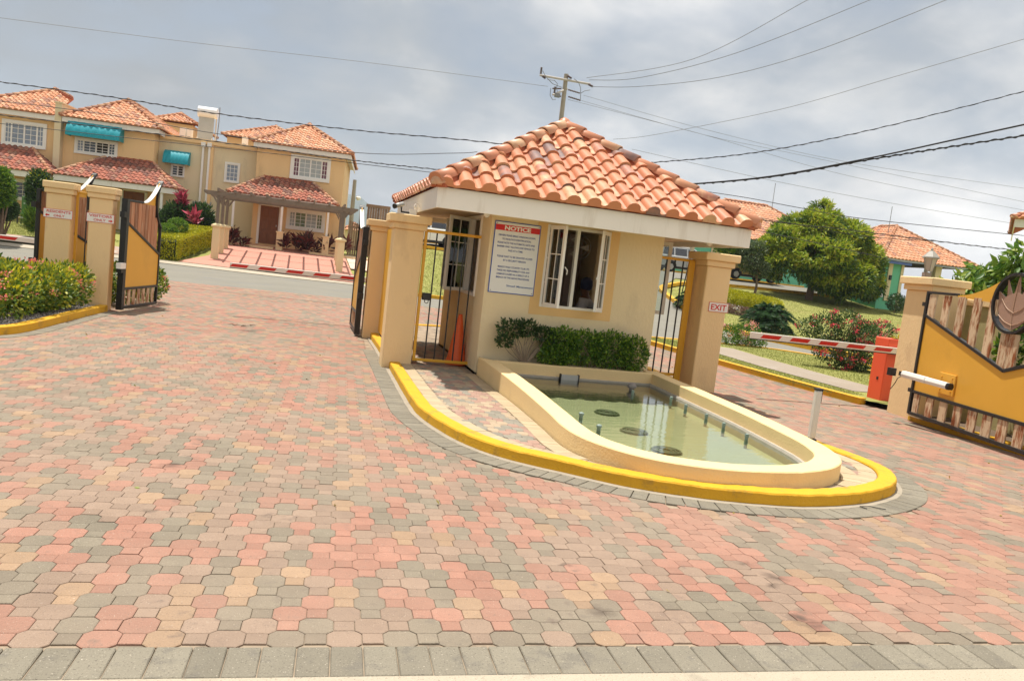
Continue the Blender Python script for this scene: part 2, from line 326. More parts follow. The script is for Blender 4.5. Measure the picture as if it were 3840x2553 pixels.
def text(parent, name, s, m_, center, ex, ez, h, width=None, thick=.003, bold=0., align='CENTER'):
    cu = bpy.data.curves.new('t', 'FONT'); cu.body = s; cu.align_x = 'CENTER'; cu.align_y = 'CENTER'; cu.extrude = .0; cu.offset = bold; cu.resolution_u = 3
    to = bpy.data.objects.new('t', cu); C.objects.link(to); dg = bpy.context.evaluated_depsgraph_get(); me = bpy.data.meshes.new_from_object(to.evaluated_get(dg))
    bpy.data.objects.remove(to); vs = np.array([v.co[:] for v in me.vertices]); mn, mxx = vs.min(0), vs.max(0); hh = mxx[1] - mn[1]; ww = mxx[0] - mn[0]
    sy = h / hh; sx = (width / ww) if width else sy; cx_, cy_ = (mn[0] + mxx[0]) / 2, (mn[1] + mxx[1]) / 2
    ex, ez = Vector(ex), Vector(ez); nn = ex.cross(ez); cc = Vector(center); o = cc - (wloc(parent) if parent else Vector())
    me2 = bpy.data.meshes.new(name); me2.from_pydata([tuple(ex * ((v[0] - cx_) * sx) + ez * ((v[1] - cy_) * sy) + nn * thick) for v in vs], [], [tuple(p.vertices) for p in me.polygons]); me2.materials.append(m_)
    ob = bpy.data.objects.new(name, me2); C.objects.link(ob); ob.location = o; ob.parent = parent; return ob
def spline(pts, n=8, closed=False):
    out = []; P = [Vector(p) for p in pts]; N_ = len(P)
    rng = range(N_ if closed else N_ - 1)
    for i in rng:
        p0 = P[(i - 1) % N_] if (closed or i > 0) else P[0]; p1 = P[i]; p2 = P[(i + 1) % N_]; p3 = P[(i + 2) % N_] if (closed or i + 2 < N_) else P[-1]
        for k in range(n):
            t = k / n; out.append(.5 * ((2 * p1) + (-p0 + p2) * t + (2 * p0 - 5 * p1 + 4 * p2 - p3) * t * t + (-p0 + 3 * p1 - 3 * p2 + p3) * t ** 3))
    if not closed: out.append(P[-1])
    return out
def inpoly(x, y, poly):
    c = False; j = len(poly) - 1
    for i in range(len(poly)):
        xi, yi = poly[i][0], poly[i][1]; xj, yj = poly[j][0], poly[j][1]
        if (yi > y) != (yj > y) and x < (xj - xi) * (y - yi) / (yj - yi) + xi: c = not c
        j = i
    return c
def drape(name, poly, m_, off, step=1., parent=None, zf=G, holes=()):
    bm = bmesh.new(); from mathutils.geometry import tessellate_polygon; vv = [bm.verts.new((p[0], p[1], 0)) for q in (poly, *holes) for p in q]
    for tri in tessellate_polygon([[Vector((p[0], p[1], 0)) for p in q] for q in (poly, *holes)]):
        try: bm.faces.new([vv[i] for i in tri])
        except ValueError: pass
    xs = [p[0] for p in poly]; ys = [p[1] for p in poly]
    for a, lo, hi in ((0, min(xs), max(xs)), (1, min(ys), max(ys))):
        k = math.ceil(lo / step) * step
        while k < hi:
            co = [0, 0, 0]; co[a] = k; no = [0, 0, 0]; no[a] = 1
            bmesh.ops.bisect_plane(bm, geom=bm.verts[:] + bm.edges[:] + bm.faces[:], plane_co=co, plane_no=no); k += step
    for v in bm.verts: v.co.z = zf(v.co.x, v.co.y) + off
    bmesh.ops.recalc_face_normals(bm, faces=bm.faces)
    for f in bm.faces:
        if f.normal.z < 0: f.normal_flip()
    me = bpy.data.meshes.new(name); bm.to_mesh(me); bm.free(); me.materials.append(m_); ob = bpy.data.objects.new(name, me); C.objects.link(ob)
    if parent: ob.parent = parent; ob.location = -wloc(parent)
    return ob
# foliage -----------------------------------------------------------------
def leaf_mesh(name, P, D, size, m_, parent=None, aspect=.42, fold=.25, kind=None, jit=.35):
    """rhombus leaves: P points, D directions (leaf axis), numpy"""
    P = np.asarray(P, float); D = np.asarray(D, float); n = len(P); D = D + RNG.normal(0, jit, (n, 3)); D /= np.linalg.norm(D, axis=1)[:, None] + 1e-9
    A = RNG.normal(0, 1, (n, 3)); S = np.cross(D, A); S /= np.linalg.norm(S, axis=1)[:, None] + 1e-9; Nn = np.cross(S, D)
    L_ = size * RNG.uniform(.65, 1.3, n)[:, None]; Wd = L_ * aspect * .5
    v0 = P; v1 = P + D * L_ * .5 + S * Wd + Nn * L_ * fold * .3; v2 = P + D * L_; v3 = P + D * L_ * .5 - S * Wd + Nn * L_ * fold * .3
    o = P.mean(0); V = np.stack([v0, v1, v2, v3], 1).reshape(-1, 3) - o
    me = bpy.data.meshes.new(name); me.vertices.add(4 * n); me.vertices.foreach_set('co', V.ravel()); me.loops.add(6 * n); me.polygons.add(2 * n)
    b = np.arange(n)[:, None] * 4; idx = np.concatenate([b, b + 1, b + 2, b, b + 2, b + 3], 1)
    me.loops.foreach_set('vertex_index', idx.ravel()); me.polygons.foreach_set('loop_start', np.arange(0, 6 * n, 3)); me.polygons.foreach_set('loop_total', np.full(2 * n, 3))
    me.update(calc_edges=True); me.materials.append(m_); ob = bpy.data.objects.new(name, me); C.objects.link(ob); ob.location = Vector(o) - (wloc(parent) if parent else Vector())
    if parent: ob.parent = parent
    if kind: ob['kind'] = kind
    return ob
def blob_pts(blobs, n, shell=.55, zmin=None):
    """random points in a set of ellipsoids (c, r3), mostly near the surface; returns points and outward directions"""
    w = np.array([b[1][0] * b[1][1] * b[1][2] for b in blobs]) ** .667; w /= w.sum(); k = RNG.choice(len(blobs), n, p=w)
    d = RNG.normal(0, 1, (n, 3)); d /= np.linalg.norm(d, axis=1)[:, None]; rr = (shell + (1 - shell) * RNG.random(n) ** .6)[:, None] * RNG.uniform(.9, 1.07, (n, 1))
    c = np.array([b[0] for b in blobs], float)[k]; r = np.array([b[1] for b in blobs], float)[k]; P = c + d * r * rr
    if zmin is not None: keep = P[:, 2] > zmin; P, d = P[keep], d[keep]
    return P, d
# ================================================================== GROUND, ROADS, PAVING
def ground_grid(name, x0, x1, y0, y1, st, off, m_):
    xs = np.arange(x0, x1 + st / 2, st); ys = np.arange(y0, y1 + st / 2, st); nx, ny = len(xs), len(ys)
    V = [(x, y, G(x, y) + off) for y in ys for x in xs]; F = [(j * nx + i, j * nx + i + 1, (j + 1) * nx + i + 1, (j + 1) * nx + i) for j in range(ny - 1) for i in range(nx - 1)]
    b = MB(); b.add(V, F); return b.build(name, m_, smooth=True, origin=(0, 0, 0))
struct(ground_grid('ground', -160, 260, -20, 330, 1., -.05, lawn))
bm_ = MB(); bm_.add([(-4000, 325, -2), (4000, 325, -2), (4000, 4500, -2), (-4000, 4500, -2)], [(0, 1, 2, 3)]); struct(bm_.build('far_plain', mat('far_plain', (.12, .15, .08), .95)))
BRICK = [(-14, 2.6), (9.3, 2.3), (9.3, 19), (3.5, 24), (-14, 24.8)]
DRIVE_LATE = 1
struct(drape('footpath', [(-14, -3), (12, -3), (12, 2.075), (-14, 3.065)], conc_pale, -.004, 1.))
ASPH = [(-60, 26.5), (-14, 24.8), (3.5, 24), (9.3, 19), (13.4, 18.2), (15, 13), (15.6, 13), (15.6, 21.6), (15.3, 24), (16, 26.7), (16.5, 30.5), (18, 37.5), (22, 43.6), (70, 43.6), (70, 55), (3.0, 55), (3.4, 45), (6.4, 44.4), (9, 42.5), (10, 34), (9.5, 29.2), (4.6, 28.7), (2, 32.6), (-6, 33.5), (-60, 36)]
struct(drape('asphalt_road', ASPH, asphalt, -.006, 1.))
GUT = [(-60, 36), (-6, 33.5), (2, 32.6), (4.6, 28.7), (5.1, 29.0), (2.8, 33.2), (-6, 34.3), (-60, 36.9)]
struct(drape('concrete_gutter', GUT, conc_pale, .012, 1.))

# island outline (counter-clockwise, the island on the left of travel)
KO = [(1.18, 14.2), (1.18, 12.5), (1.18, 10.2), (1.17, 8.9), (1.15, 7.9), (1.165, 7.32), (1.25, 6.75), (1.36, 6.3), (1.5, 5.95), (1.71, 5.65), (2.06, 5.32), (2.4, 5.02), (2.8, 4.82), (3.2, 4.71), (3.6, 4.67), (3.99, 4.73), (4.36, 4.85), (4.74, 5.06), (5.0, 5.30), (5.2, 5.6), (5.3, 5.95), (5.33, 6.4), (5.38, 7.2), (5.48, 8.2), (5.66, 9.4), (5.85, 10.8), (6.0, 12.4), (6.0, 14.5), (5.6, 15.9), (4.7, 16.7), (3.4, 16.9), (2.1, 16.5), (1.35, 15.6)]
KOs = [(p.x + random.uniform(-.0025, .0025), p.y + random.uniform(-.0025, .0025)) for p in spline([(a, b, 0) for a, b in KO], 6, closed=True)]
PO = [(2.33, 10.13), (2.33, 8.9), (2.30, 7.8), (2.24, 6.7), (2.19, 6.0), (2.25, 5.58), (2.44, 5.22), (2.72, 4.99), (3.11, 4.87), (3.58, 4.87), (3.85, 4.93), (4.12, 5.05), (4.33, 5.21), (4.47, 5.38), (4.58, 5.6), (4.68, 5.95), (4.78, 6.6), (4.86, 7.3), (4.92, 8.3), (4.97, 9.4), (5.0, 10.12)]
POs = [(p.x, p.y) for p in spline([(a, b, 0) for a, b in PO], 5)]
def offs(path, d, closed):
    out = []; n = len(path)
    for i in range(n):
        a, b = (path[i - 1], path[(i + 1) % n]) if closed else (path[max(i - 1, 0)], path[min(i + 1, n - 1)])
        t = Vector((b[0] - a[0], b[1] - a[1])).normalized(); out.append((path[i][0] - t.y * d, path[i][1] + t.x * d))
    return out
RING_OUT = offs(KOs, -.19, True)
drive = drape('brick_driveway', BRICK, joint, -.0075, 1., holes=[(offs(POs, .06, False) + [(4.9, 10.1), (2.42, 10.1)])[::-1]]); struct(drive)
# keyhole pavers ----------------------------------------------------------
S_ = .106; A_ = .0652; B_ = .0408        # cell, half octagon, half square
def keyhole(bev, th=.02, sq=True):
    o = A_; c = A_ - B_; g = .0022
    octo = [(-B_, -o), (B_, -o), (o, -B_), (o, B_), (B_, o), (-B_, o), (-o, B_), (-o, -B_)]
    parts = []
    polys = [octo] + ([[(-B_ + .001, -o - 2 * B_ + .0015), (B_ - .001, -o - 2 * B_ + .0015), (B_ - .001, -o - g), (-B_ + .001, -o - g)]] if sq else [])
    V = []; F = []
    for p in polys:
        cx_ = sum(q[0] for q in p) / len(p); cy_ = sum(q[1] for q in p) / len(p); n = len(p); b = len(V)
        sh = lambda q, d: (cx_ + (q[0] - cx_) * (1 - d / A_), cy_ + (q[1] - cy_) * (1 - d / A_))
        p1_ = [sh(q, .0008) for q in p]; p2_ = [sh(q, .0042) for q in p]
        if bev:
            V += [(*q, -th) for q in p1_] + [(*q, -.002) for q in p1_] + [(*q, 0) for q in p2_]
            F += [tuple(range(b + 2 * n, b + 3 * n))] + [(b + i, b + (i + 1) % n, b + n + (i + 1) % n, b + n + i) for i in range(n)] + [(b + n + i, b + n + (i + 1) % n, b + 2 * n + (i + 1) % n, b + 2 * n + i) for i in range(n)]
        else:
            V += [(*q, 0) for q in p1_]; F += [tuple(range(b, b + n))]
    return V, F
KV, KF = keyhole(True); KV2, KF2 = keyhole(False); KV0, KF0 = keyhole(True, sq=False)
PM = [pv_red, pv_grey, pv_mauve, pv_tan]
kmesh = []
for k in range(4):
    me = bpy.data.meshes.new('paver'); me.from_pydata(KV, [], KF); me.materials.append(PM[k]); me.update(); kmesh.append(me)
kmesh0 = []
for k in range(4):
    me = bpy.data.meshes.new('paver'); me.from_pydata(KV0, [], KF0); me.materials.append(PM[k]); me.update(); kmesh0.append(me)
def pick(x, y, r=None):
    t = min(1, max(0, (x + 1.2) / 4.5 + (y - 3) / 14)); r = random.random() if r is None else r
    w = [.24 + .20 * t, .34 - .12 * t, .32 - .08 * t, .09 + .02 * t]; s = sum(w)
    for k in range(4):
        r -= w[k] / s
        if r < 0: return k
    return 0
BPOLY_ROAD = [(-14, 2.5), (9.1, 2.3), (9.1, 19.1), (3.5, 23.9), (-14, 24.6)]
near = []
for j in range(0, int((24.6 - 2.7) / S_) + 1):
    y = 2.745 + A_ + j * S_
    for i in range(-75, 100):
        gx = (i * 2 + (j % 2)) * S_ + .03; gy = A_ + .005 + j * S_; x, y = gx + .038 * gy, 2.755 + gy - .038 * (gx + .6)
        if not inpoly(x, y, BPOLY_ROAD) or inpoly(x, y, RING_OUT): continue
        px = (Vector((x, y, G(x, y))) - EYEP); z_ = px.dot(FW); u = CX + F_PX * px.dot(RT) / max(z_, .1)
        if u < -260 or u > 4100: continue
        near.append((x, y, i, j))
near.sort(key=lambda q: q[0] ** 2 + q[1] ** 2)
def kp_row0(q): return q[3] == 0
fieldb = [MB(), MB(), MB(), MB()]
fV, fF, fM = [], [], []
for n_, (x, y, i, j) in enumerate(near):
    k = pick(x, y); dz = random.uniform(-.0015, .0015); g = G(x, y)
    if n_ < 300:
        o = bpy.data.objects.new('paver', kmesh[k] if j else kmesh0[k]); C.objects.link(o); o.parent = drive; o.location = (x, y, g + dz)
        o.rotation_euler = (-.028 + random.uniform(-.006, .006), random.uniform(-.006, .006), -.038 + random.uniform(-.008, .008))
    else:
        V, F = (KV0, KF0) if j == 0 else ((KV, KF) if y < 12 else (KV2, KF2)); b = len(fV); tx, ty = random.uniform(-.008, .008), random.uniform(-.008, .008)
        v_ = [(v[0] + .038 * v[1], v[1] - .038 * v[0], v[2]) for v in V]; fV += [(x + v[0], y + v[1], v[2] + dz + tx * v[0] + ty * v[1] + G(x + v[0], y + v[1])) for v in v_]; fF += [tuple(q + b for q in f) for f in F]; fM += [k] * len(F)
me = bpy.data.meshes.new('paver_field'); me.from_pydata(fV, [], fF); [me.materials.append(m_) for m_ in PM]; me.polygons.foreach_set('material_index', fM); me.update()
o = bpy.data.objects.new('paver_field', me); C.objects.link(o); o.parent = drive; stuff(o)
# lone squares that close the first row against the border
# straight border course of rectangular pavers at the near edge
x = -2.2; bw = []
while x < 5.2:
    w = random.uniform(.112, .126); yy = 2.755 - .038 * (x + .6); b = MB(fr((x, yy, 0), (1, -.038, 0)))
    g = G(x, yy); b.box(.002, w - .002, -.200, random.uniform(-.002, .002), g - .03, g + .003 + random.uniform(-.001, .002)); b.build('border_paver', pv_edge, drive, bevel=.004); x += w
# curved course round the island
def course(name, path, o0, o1, step, m_, parent, zf, closed=True, t=.03, top=.006, vis=None, gap=.0035, bev=.003):
    P = [Vector((p[0], p[1], 0)) for p in path]; n = len(P); acc = 0; out = 0; last = None; pts = []
    segs = range(n if closed else n - 1)
    for i in segs:                                       # walk the path at even steps
        a, b = P[i], P[(i + 1) % n]; d = (b - a).length; s = -acc if acc else 0; s = step - acc if acc else 0
        while s < d:
            t_ = (b - a).normalized(); pts.append((a + t_ * s, Vector((-t_.y, t_.x, 0)))); s += step
        acc = (acc + d) % step if d < step - acc else (d - (s - step))
    for i in range(len(pts) - 1):
        (a, na), (b, nb) = pts[i], pts[i + 1]
        if vis and not vis(a): continue
        d = (b - a).normalized() * gap; q = [a + na * o0 + d, b + nb * o0 - d, b + nb * o1 - d, a + na * o1 + d]
        dz = random.uniform(-.001, .002); mb = MB(); z = [zf(p.x, p.y) for p in q]
        mb.add([(p.x, p.y, z_ - t) for p, z_ in zip(q, z)] + [(p.x, p.y, z_ + top + dz) for p, z_ in zip(q, z)], [(0, 3, 2, 1), (4, 5, 6, 7), (0, 1, 5, 4), (1, 2, 6, 5), (2, 3, 7, 6), (3, 0, 4, 7)])
        mb.build(name, m_, parent, bevel=bev); out += 1
    return out
course('border_paver', KOs, -.245, -.045, .112, pv_edge, drive, G, vis=lambda a: a.y < 12.5 or a.x > 5.4)
mo = MB(); mo.strip(KOs, [(-.05, -.03), (-.05, .009), (0, .012), (0, -.03)], True, G); mo.build('mortar_fillet', mat('mortar_grey', (.33, .285, .22), .9, .15, 6, .3, 50, stain=(.2, .175, .14), sscale=5), drive)
# the island: kerb, top, cream courses, small pavers
isl = drape('traffic_island', offs(KOs, .1, True), joint, .076, 1., holes=[(offs(POs, .06, False) + [(4.9, 10.1), (2.42, 10.1)])[::-1]]); struct(isl)
KJ = lambda x, y: G(x, y) + .0035 * math.sin(x * 31 + y * 17) * math.sin(x * 7.3 - y * 23)
kb = MB(); kb.strip(KOs, [(0, -.02), (.004, .088), (.012, .1), (.142, .102), (.152, .09), (.155, .03)], True, KJ)
tag(kb.build('kerb', kerb_y, None), 'yellow painted kerb curving round the gatehouse island and its pool', 'kerb')
IZ = lambda x, y: G(x, y) + .084
course('cream_paver', offs(KOs, .16, True), .0, .15, .10, pv_cream, isl, IZ, vis=lambda a: a.y < 12.5 and a.x < 5.5 and not inpoly(a.x, a.y, offs(POs, -.13, False)), t=.02, top=.0, gap=.002, bev=.002)
course('cream_paver', POs, -.17, -.015, .10, pv_cream, isl, IZ, closed=False, vis=lambda a: inpoly(a.x + (-.17 if a.x < 3 else .17), a.y - .05, offs(KOs, .16, True)) and not (2.5 < a.x < 4.3), t=.02, top=.0035, gap=.002, bev=.002)
KI = offs(KOs, .30, True); PX = offs(POs, -.16, False); PXp = PX + [(4.95, 13.5), (2.2, 13.5)]
cnt = 0; s2 = .085; fV, fF, fM = [], [], []
for j in range(0, 110):
    y = 5 + j * s2
    for i in range(0, 40):
        x = 1.2 + (i * 2 + (j % 2)) * s2
        if not inpoly(x, y, KI) or inpoly(x, y, PXp) or y > 13.5: continue
        k = random.choices((0, 1, 2), (.34, .36, .30))[0]; sc = s2 / S_; V, F = KV, KF; b = len(fV)
        if cnt < 296 and x < 2.4:
            if ('s', k) not in PCOL:
                me = bpy.data.meshes.new('island_paver'); me.from_pydata([(v[0] * sc, v[1] * sc, v[2]) for v in KV], [], KF); me.materials.append((ip_pink, ip_grey, ip_sand)[k]); me.update(); PCOL[('s', k)] = me
            o = bpy.data.objects.new('island_paver', PCOL[('s', k)]); C.objects.link(o); o.parent = isl; o.location = (x, y, IZ(x, y) + random.uniform(-.001, .001)); cnt += 1
        else:
            fV += [(x + v[0] * sc, y + v[1] * sc, v[2] + IZ(x, y)) for v in V]; fF += [tuple(q + b for q in f) for f in F]; fM += [k] * len(F)
if fV:
    me = bpy.data.meshes.new('island_paver_field'); me.from_pydata(fV, [], fF); [me.materials.append(m_) for m_ in (ip_pink, ip_grey, ip_sand)]; me.polygons.foreach_set('material_index', fM); me.update()
    o = bpy.data.objects.new('island_paver_field', me); C.objects.link(o); o.parent = isl; stuff(o)
# other kerbs and beds -----------------------------------------------------
def kerb(label, path, h=.11, w=.14, name='kerb', m_=kerb_y, zf=G, n=5):
    sp = [(p.x, p.y) for p in spline([(a, b, 0) for a, b in path], n)]; b = MB(); b.strip(sp, [(0, -.03), (.005, h - .01), (.014, h), (w - .01, h), (w, h - .01), (w, -.03)], False, zf)
    return tag(b.build(name, m_), label, 'kerb', 'yellow kerbs') if m_ is kerb_y else tag(b.build(name, m_), label, 'kerb')
def bed(name, poly, m_, off): return struct(drape(name, poly, m_, off, 1.))
LK = [(-12, 10.2), (-6, 10.3), (-4.6, 10.5), (-3.95, 10.75), (-3.68, 11.05), (-3.57, 11.5), (-3.52, 12.2), (-3.47, 13.2), (-3.42, 14.0), (-3.36, 14.78)]
kerb('yellow kerb round the ixora bed below the pillar with the visitors sign', [(a, b) for a, b in LK])
course('border_paver', [(p.x, p.y) for p in spline([(a, b, 0) for a, b in LK], 6)], -.2, -.03, .112, pv_edge, drive, G, closed=False, vis=lambda a: a.x > -4.6)
bed('flower_bed', [(-12, 10.3), (-6, 10.4), (-4.6, 10.6), (-4.0, 10.85), (-3.76, 11.15), (-3.66, 11.6), (-3.6, 12.2), (-3.55, 13.2), (-3.5, 14.0), (-3.44, 15.2), (-6, 15.4), (-12, 15.4)], mulch, .07)
# verge between the exit lane and the cross road
RK = [(9.3, 19.1), (8.75, 18.9), (8.45, 18.2), (8.46, 17.2), (8.5, 15.7), (8.6, 14.2), (8.72, 12.2), (8.82, 11.0), (8.9, 10.5)]
kerb('yellow kerb along the grass verge on the far side of the exit lane', RK[::-1], w=-.14)
kerb('yellow kerb between the grass verge and the cross road behind it', [(9.2, 19.1), (10.5, 19.2), (12.4, 19.1), (13.6, 18.1), (14.6, 15.5), (15, 12)][::-1])
verge = [(9.3, 19.0), (8.8, 18.8), (8.55, 18.2), (8.55, 17.2), (8.6, 15.7), (8.7, 14.2), (8.82, 12.2), (8.92, 11.0), (9.0, 10.4), (9.4, 9.8), (15, 9.8), (14.5, 15.4), (13.5, 18.0), (12.4, 19.0)]
bed('grass_verge', verge, lawn, .085)
bed('sidewalk', [(9.7, 18.3), (9.5, 16.6), (9.35, 14.0), (9.5, 11.4), (10.6, 11.4), (10.55, 13.4), (10.7, 16.2), (10.9, 17.8)], concrete, .094)
FK = [(15.7, 12), (15.65, 19), (15.55, 21.6), (15.3, 24), (15.95, 26.7), (16.5, 30.5), (17.3, 34.5), (18.1, 37.6), (19.5, 39.5), (22, 41.5), (26, 42.6), (34, 43.2)]
kerb('yellow kerb climbing the hill round the lawn with the sago palms', FK, h=.16, w=-.2)
kerb('yellow kerb on top of the grass bank under the parked white wagon', [(3.5, 44.9), (6.4, 44.2), (8.0, 43.3), (9.2, 41.5), (9.9, 37.5), (9.9, 33), (9.3, 29.4), (7.5, 28.8), (4.7, 28.6), (3.9, 29.4)], h=.13, w=.18)
kerb('yellow kerb behind the parked cars on the upper road', [(4, 50.5), (20, 50.6), (40, 50.8)], h=.15, w=.2)

# ================================================================== POOL
PI = [(2.53, 9.86), (2.53, 8.9), (2.50, 7.8), (2.44, 6.7), (2.40, 6.05), (2.44, 5.66), (2.58, 5.38), (2.82, 5.18), (3.15, 5.07), (3.55, 5.06), (3.79, 5.12), (4.0, 5.22), (4.17, 5.36), (4.29, 5.50), (4.38, 5.68), (4.48, 6.02), (4.57, 6.65), (4.65, 7.35), (4.71, 8.3), (4.77, 9.4), (4.79, 9.86)]
PIs = [(p.x, p.y) for p in spline([(a, b, 0) for a, b in PI], 5)]
pool = thing('fountain_pool', 'low cream walled teardrop pool with green water in front of the gatehouse', 'fountain pool', (3.5, 7.4, .0))
w_ = MB(); n = len(POs); T_ = .33
POx = POs + [(5.0, 10.14)]; 
vs = []; fs = []
ins = [min(PIs, key=lambda q: (q[0] - p[0]) ** 2 + (q[1] - p[1]) ** 2) for p in POs]
ins = PIs if len(PIs) == len(POs) else ins
for p, q in zip(POs, ins):
    mx_, my_ = q[0] - p[0], q[1] - p[1]; l = math.hypot(mx_, my_) + 1e-6; e = .008; jz = random.uniform(-.0015, .0015)
    vs += [(p[0], p[1], -.1), (p[0], p[1], T_ - .008), (p[0] + mx_ / l * e, p[1] + my_ / l * e, T_ + jz), (q[0] - mx_ / l * e, q[1] - my_ / l * e, T_ + jz), (q[0], q[1], T_ - .008), (q[0], q[1], -.12)]
for i in range(n - 1):
    for k in range(5): fs.append((i * 6 + k, (i + 1) * 6 + k, (i + 1) * 6 + k + 1, i * 6 + k + 1))
w_.add(vs, fs); w_.build('wall', pool_m, pool)
B('planter_wall', pool_m, pool, 2.5, 4.82, 9.79, 9.93, -.1, .333, bevel=.008)
B('planter_end', pool_m, pool, 4.80, 5.02, 9.86, 10.14, -.1, .326, bevel=.006)
B('soil', soil, pool, 2.34, 4.81, 9.92, 10.14, .05, .30)
ld = MB(); ld.strip(PIs, [(-.01, .19), (.035, .195), (.045, .17), (.045, .05), (-.01, .05)]); ld.build('ledge', mat('stained_ledge', (.42, .38, .32), .9, .2, 8, .3, 40), pool)
B('back_ledge', MATS['stained_ledge'], pool, 2.53, 4.8, 9.745, 9.795, .05, .19)
flr = MB(); flr.prism([(a, b) for a, b in offs(PIs, -.05, False)], -.0, .072); flr.build('floor', mat('pool_floor', (.40, .385, .245), .9, .10, 1.2, .2, 12, stain=(.30, .32, .17), sscale=1.4, samt=.5), pool)
M = bpy.data.materials.new('pool_water'); M.use_nodes = True; t = M.node_tree; t.nodes.clear()
tr = t.nodes.new('ShaderNodeBsdfTransparent'); tr.inputs[0].default_value = (.90, .97, .86, 1); gl = t.nodes.new('ShaderNodeBsdfGlossy'); gl.inputs['Roughness'].default_value = .01
fz = t.nodes.new('ShaderNodeFresnel'); fz.inputs[0].default_value = 1.4; mi = t.nodes.new('ShaderNodeMixShader'); ou = t.nodes.new('ShaderNodeOutputMaterial')
gq = t.nodes.new('ShaderNodeNewGeometry'); mp = t.nodes.new('ShaderNodeMapping'); mp.inputs['Scale'].default_value = (2.2, 7.5, 1); nn_ = t.nodes.new('ShaderNodeTexNoise'); nn_.inputs['Scale'].default_value = 1.6; nn_.inputs['Detail'].default_value = 3
bn = t.nodes.new('ShaderNodeBump'); bn.inputs['Strength'].default_value = .30; bn.inputs['Distance'].default_value = .010
t.links.new(gq.outputs['Position'], mp.inputs[0]); t.links.new(mp.outputs[0], nn_.inputs[0]); t.links.new(nn_.outputs[0], bn.inputs['Height']); t.links.new(bn.outputs[0], gl.inputs['Normal']); t.links.new(bn.outputs[0], fz.inputs['Normal'])
fm = mth('ADD', mth('MULTIPLY', fz.outputs[0], 1.35, tree=t), .02, clamp=True, tree=t)
t.links.new(fm, mi.inputs[0]); t.links.new(tr.outputs[0], mi.inputs[1]); t.links.new(gl.outputs[0], mi.inputs[2]); t.links.new(mi.outputs[0], ou.inputs[0])
wt = MB(); wt.add([(a, b, .165) for a, b in offs(PIs, -.02, False)], [tuple(range(len(PIs)))]); wo_ = wt.build('water', M, pool); 
pip = mat('nozzle_green', (.22, .28, .25), .5)
for k, (px, py) in enumerate([(2372, 1478), (2516, 1502), (2571, 1532), (2648, 1568), (2713, 1602), (2799, 1645)]):
    p = onz(px, py, .17); b = MB(); b.lathe([(.017, -.26), (.017, .02), (.022, .02), (.022, .032), (.019, .032), (.019, .05), (.010, .055)], (p.x, p.y, .17), 12)
    tag(b.build('fountain_nozzle', pip), ['green fountain nozzle in the far corner of the pool near the dome pipe', 'second fountain nozzle from the gatehouse along the pool wall', 'third fountain nozzle from the gatehouse along the pool wall', 'fourth fountain nozzle from the gatehouse along the pool wall', 'fifth fountain nozzle from the gatehouse along the pool wall', 'fountain nozzle nearest the rounded end of the pool'][k], 'fountain nozzle', 'green nozzles along the pool wall')
for k, (px, py) in enumerate([(2172, 1532), (2238, 1579)]):
    q = onz(px, py + 30, .17); b = MB(); b.lathe([(.020, -.2), (.020, .02), (.027, .02), (.027, .04), (.012, .05)], (q.x + .02, q.y, .17), 12)
    tag(b.build('fountain_nozzle', pip), ['green nozzle just behind the near pool wall farther from the kerb', 'green nozzle just behind the near pool wall closer to the kerb'][k], 'fountain nozzle', 'green nozzles along the pool wall')
for k, (px, py, lb) in enumerate([(2276, 1545, 'round sunken grate of rings nearest the gatehouse on the pool floor'), (2378, 1614, 'round sunken grate of rings in the middle of the pool floor'), (2500, 1686, 'round sunken grate of rings nearest the camera on the pool floor')]):
    p = onz(px, py, .09); t_ = thing('pool_light_grate', lb, 'grate', (p.x, p.y, .072), 'sunken grates on the pool floor')
    dk = mat('grate_dark', (.15, .16, .10), .7)
    for rr_ in (.13, .09, .05):
        b = MB(); b.tube([(p.x + rr_ * math.cos(a), p.y + rr_ * math.sin(a), .085) for a in np.linspace(0, 2 * math.pi, 25)], .011, 5, False); b.build('ring', dk, t_)
    b = MB(); b.lathe([(.14, .0725), (.15, .075), (.15, .08)], (p.x, p.y, 0), 20); b.build('base', dk, t_)
p = onz(2368, 1462, .17); b = MB(); b.lathe([(.034, -.25), (.034, .045), (.058, .05), (.060, .075), (.045, .105), (.02, .12)], (p.x, p.y, .15), 16); tag(b.build('overflow_pipe', mat('pipe_grey', (.25, .22, .20), .7)), 'brown overflow pipe with a dome cap standing in the pool', 'pipe')
p = onz(2127, 1428, .2); q = onz(2213, 1440, .2); t_ = thing('skimmer_box', 'grey metal skimmer box against the back wall of the pool', 'skimmer', (p.x, 9.7, .1))
B('flap', steel, t_, p.x, q.x, 9.705, 9.735, .13, .235); 
for xx in (p.x, q.x - .015): B('bracket', black, t_, xx, xx + .015, 9.695, 9.745, .12, .245)
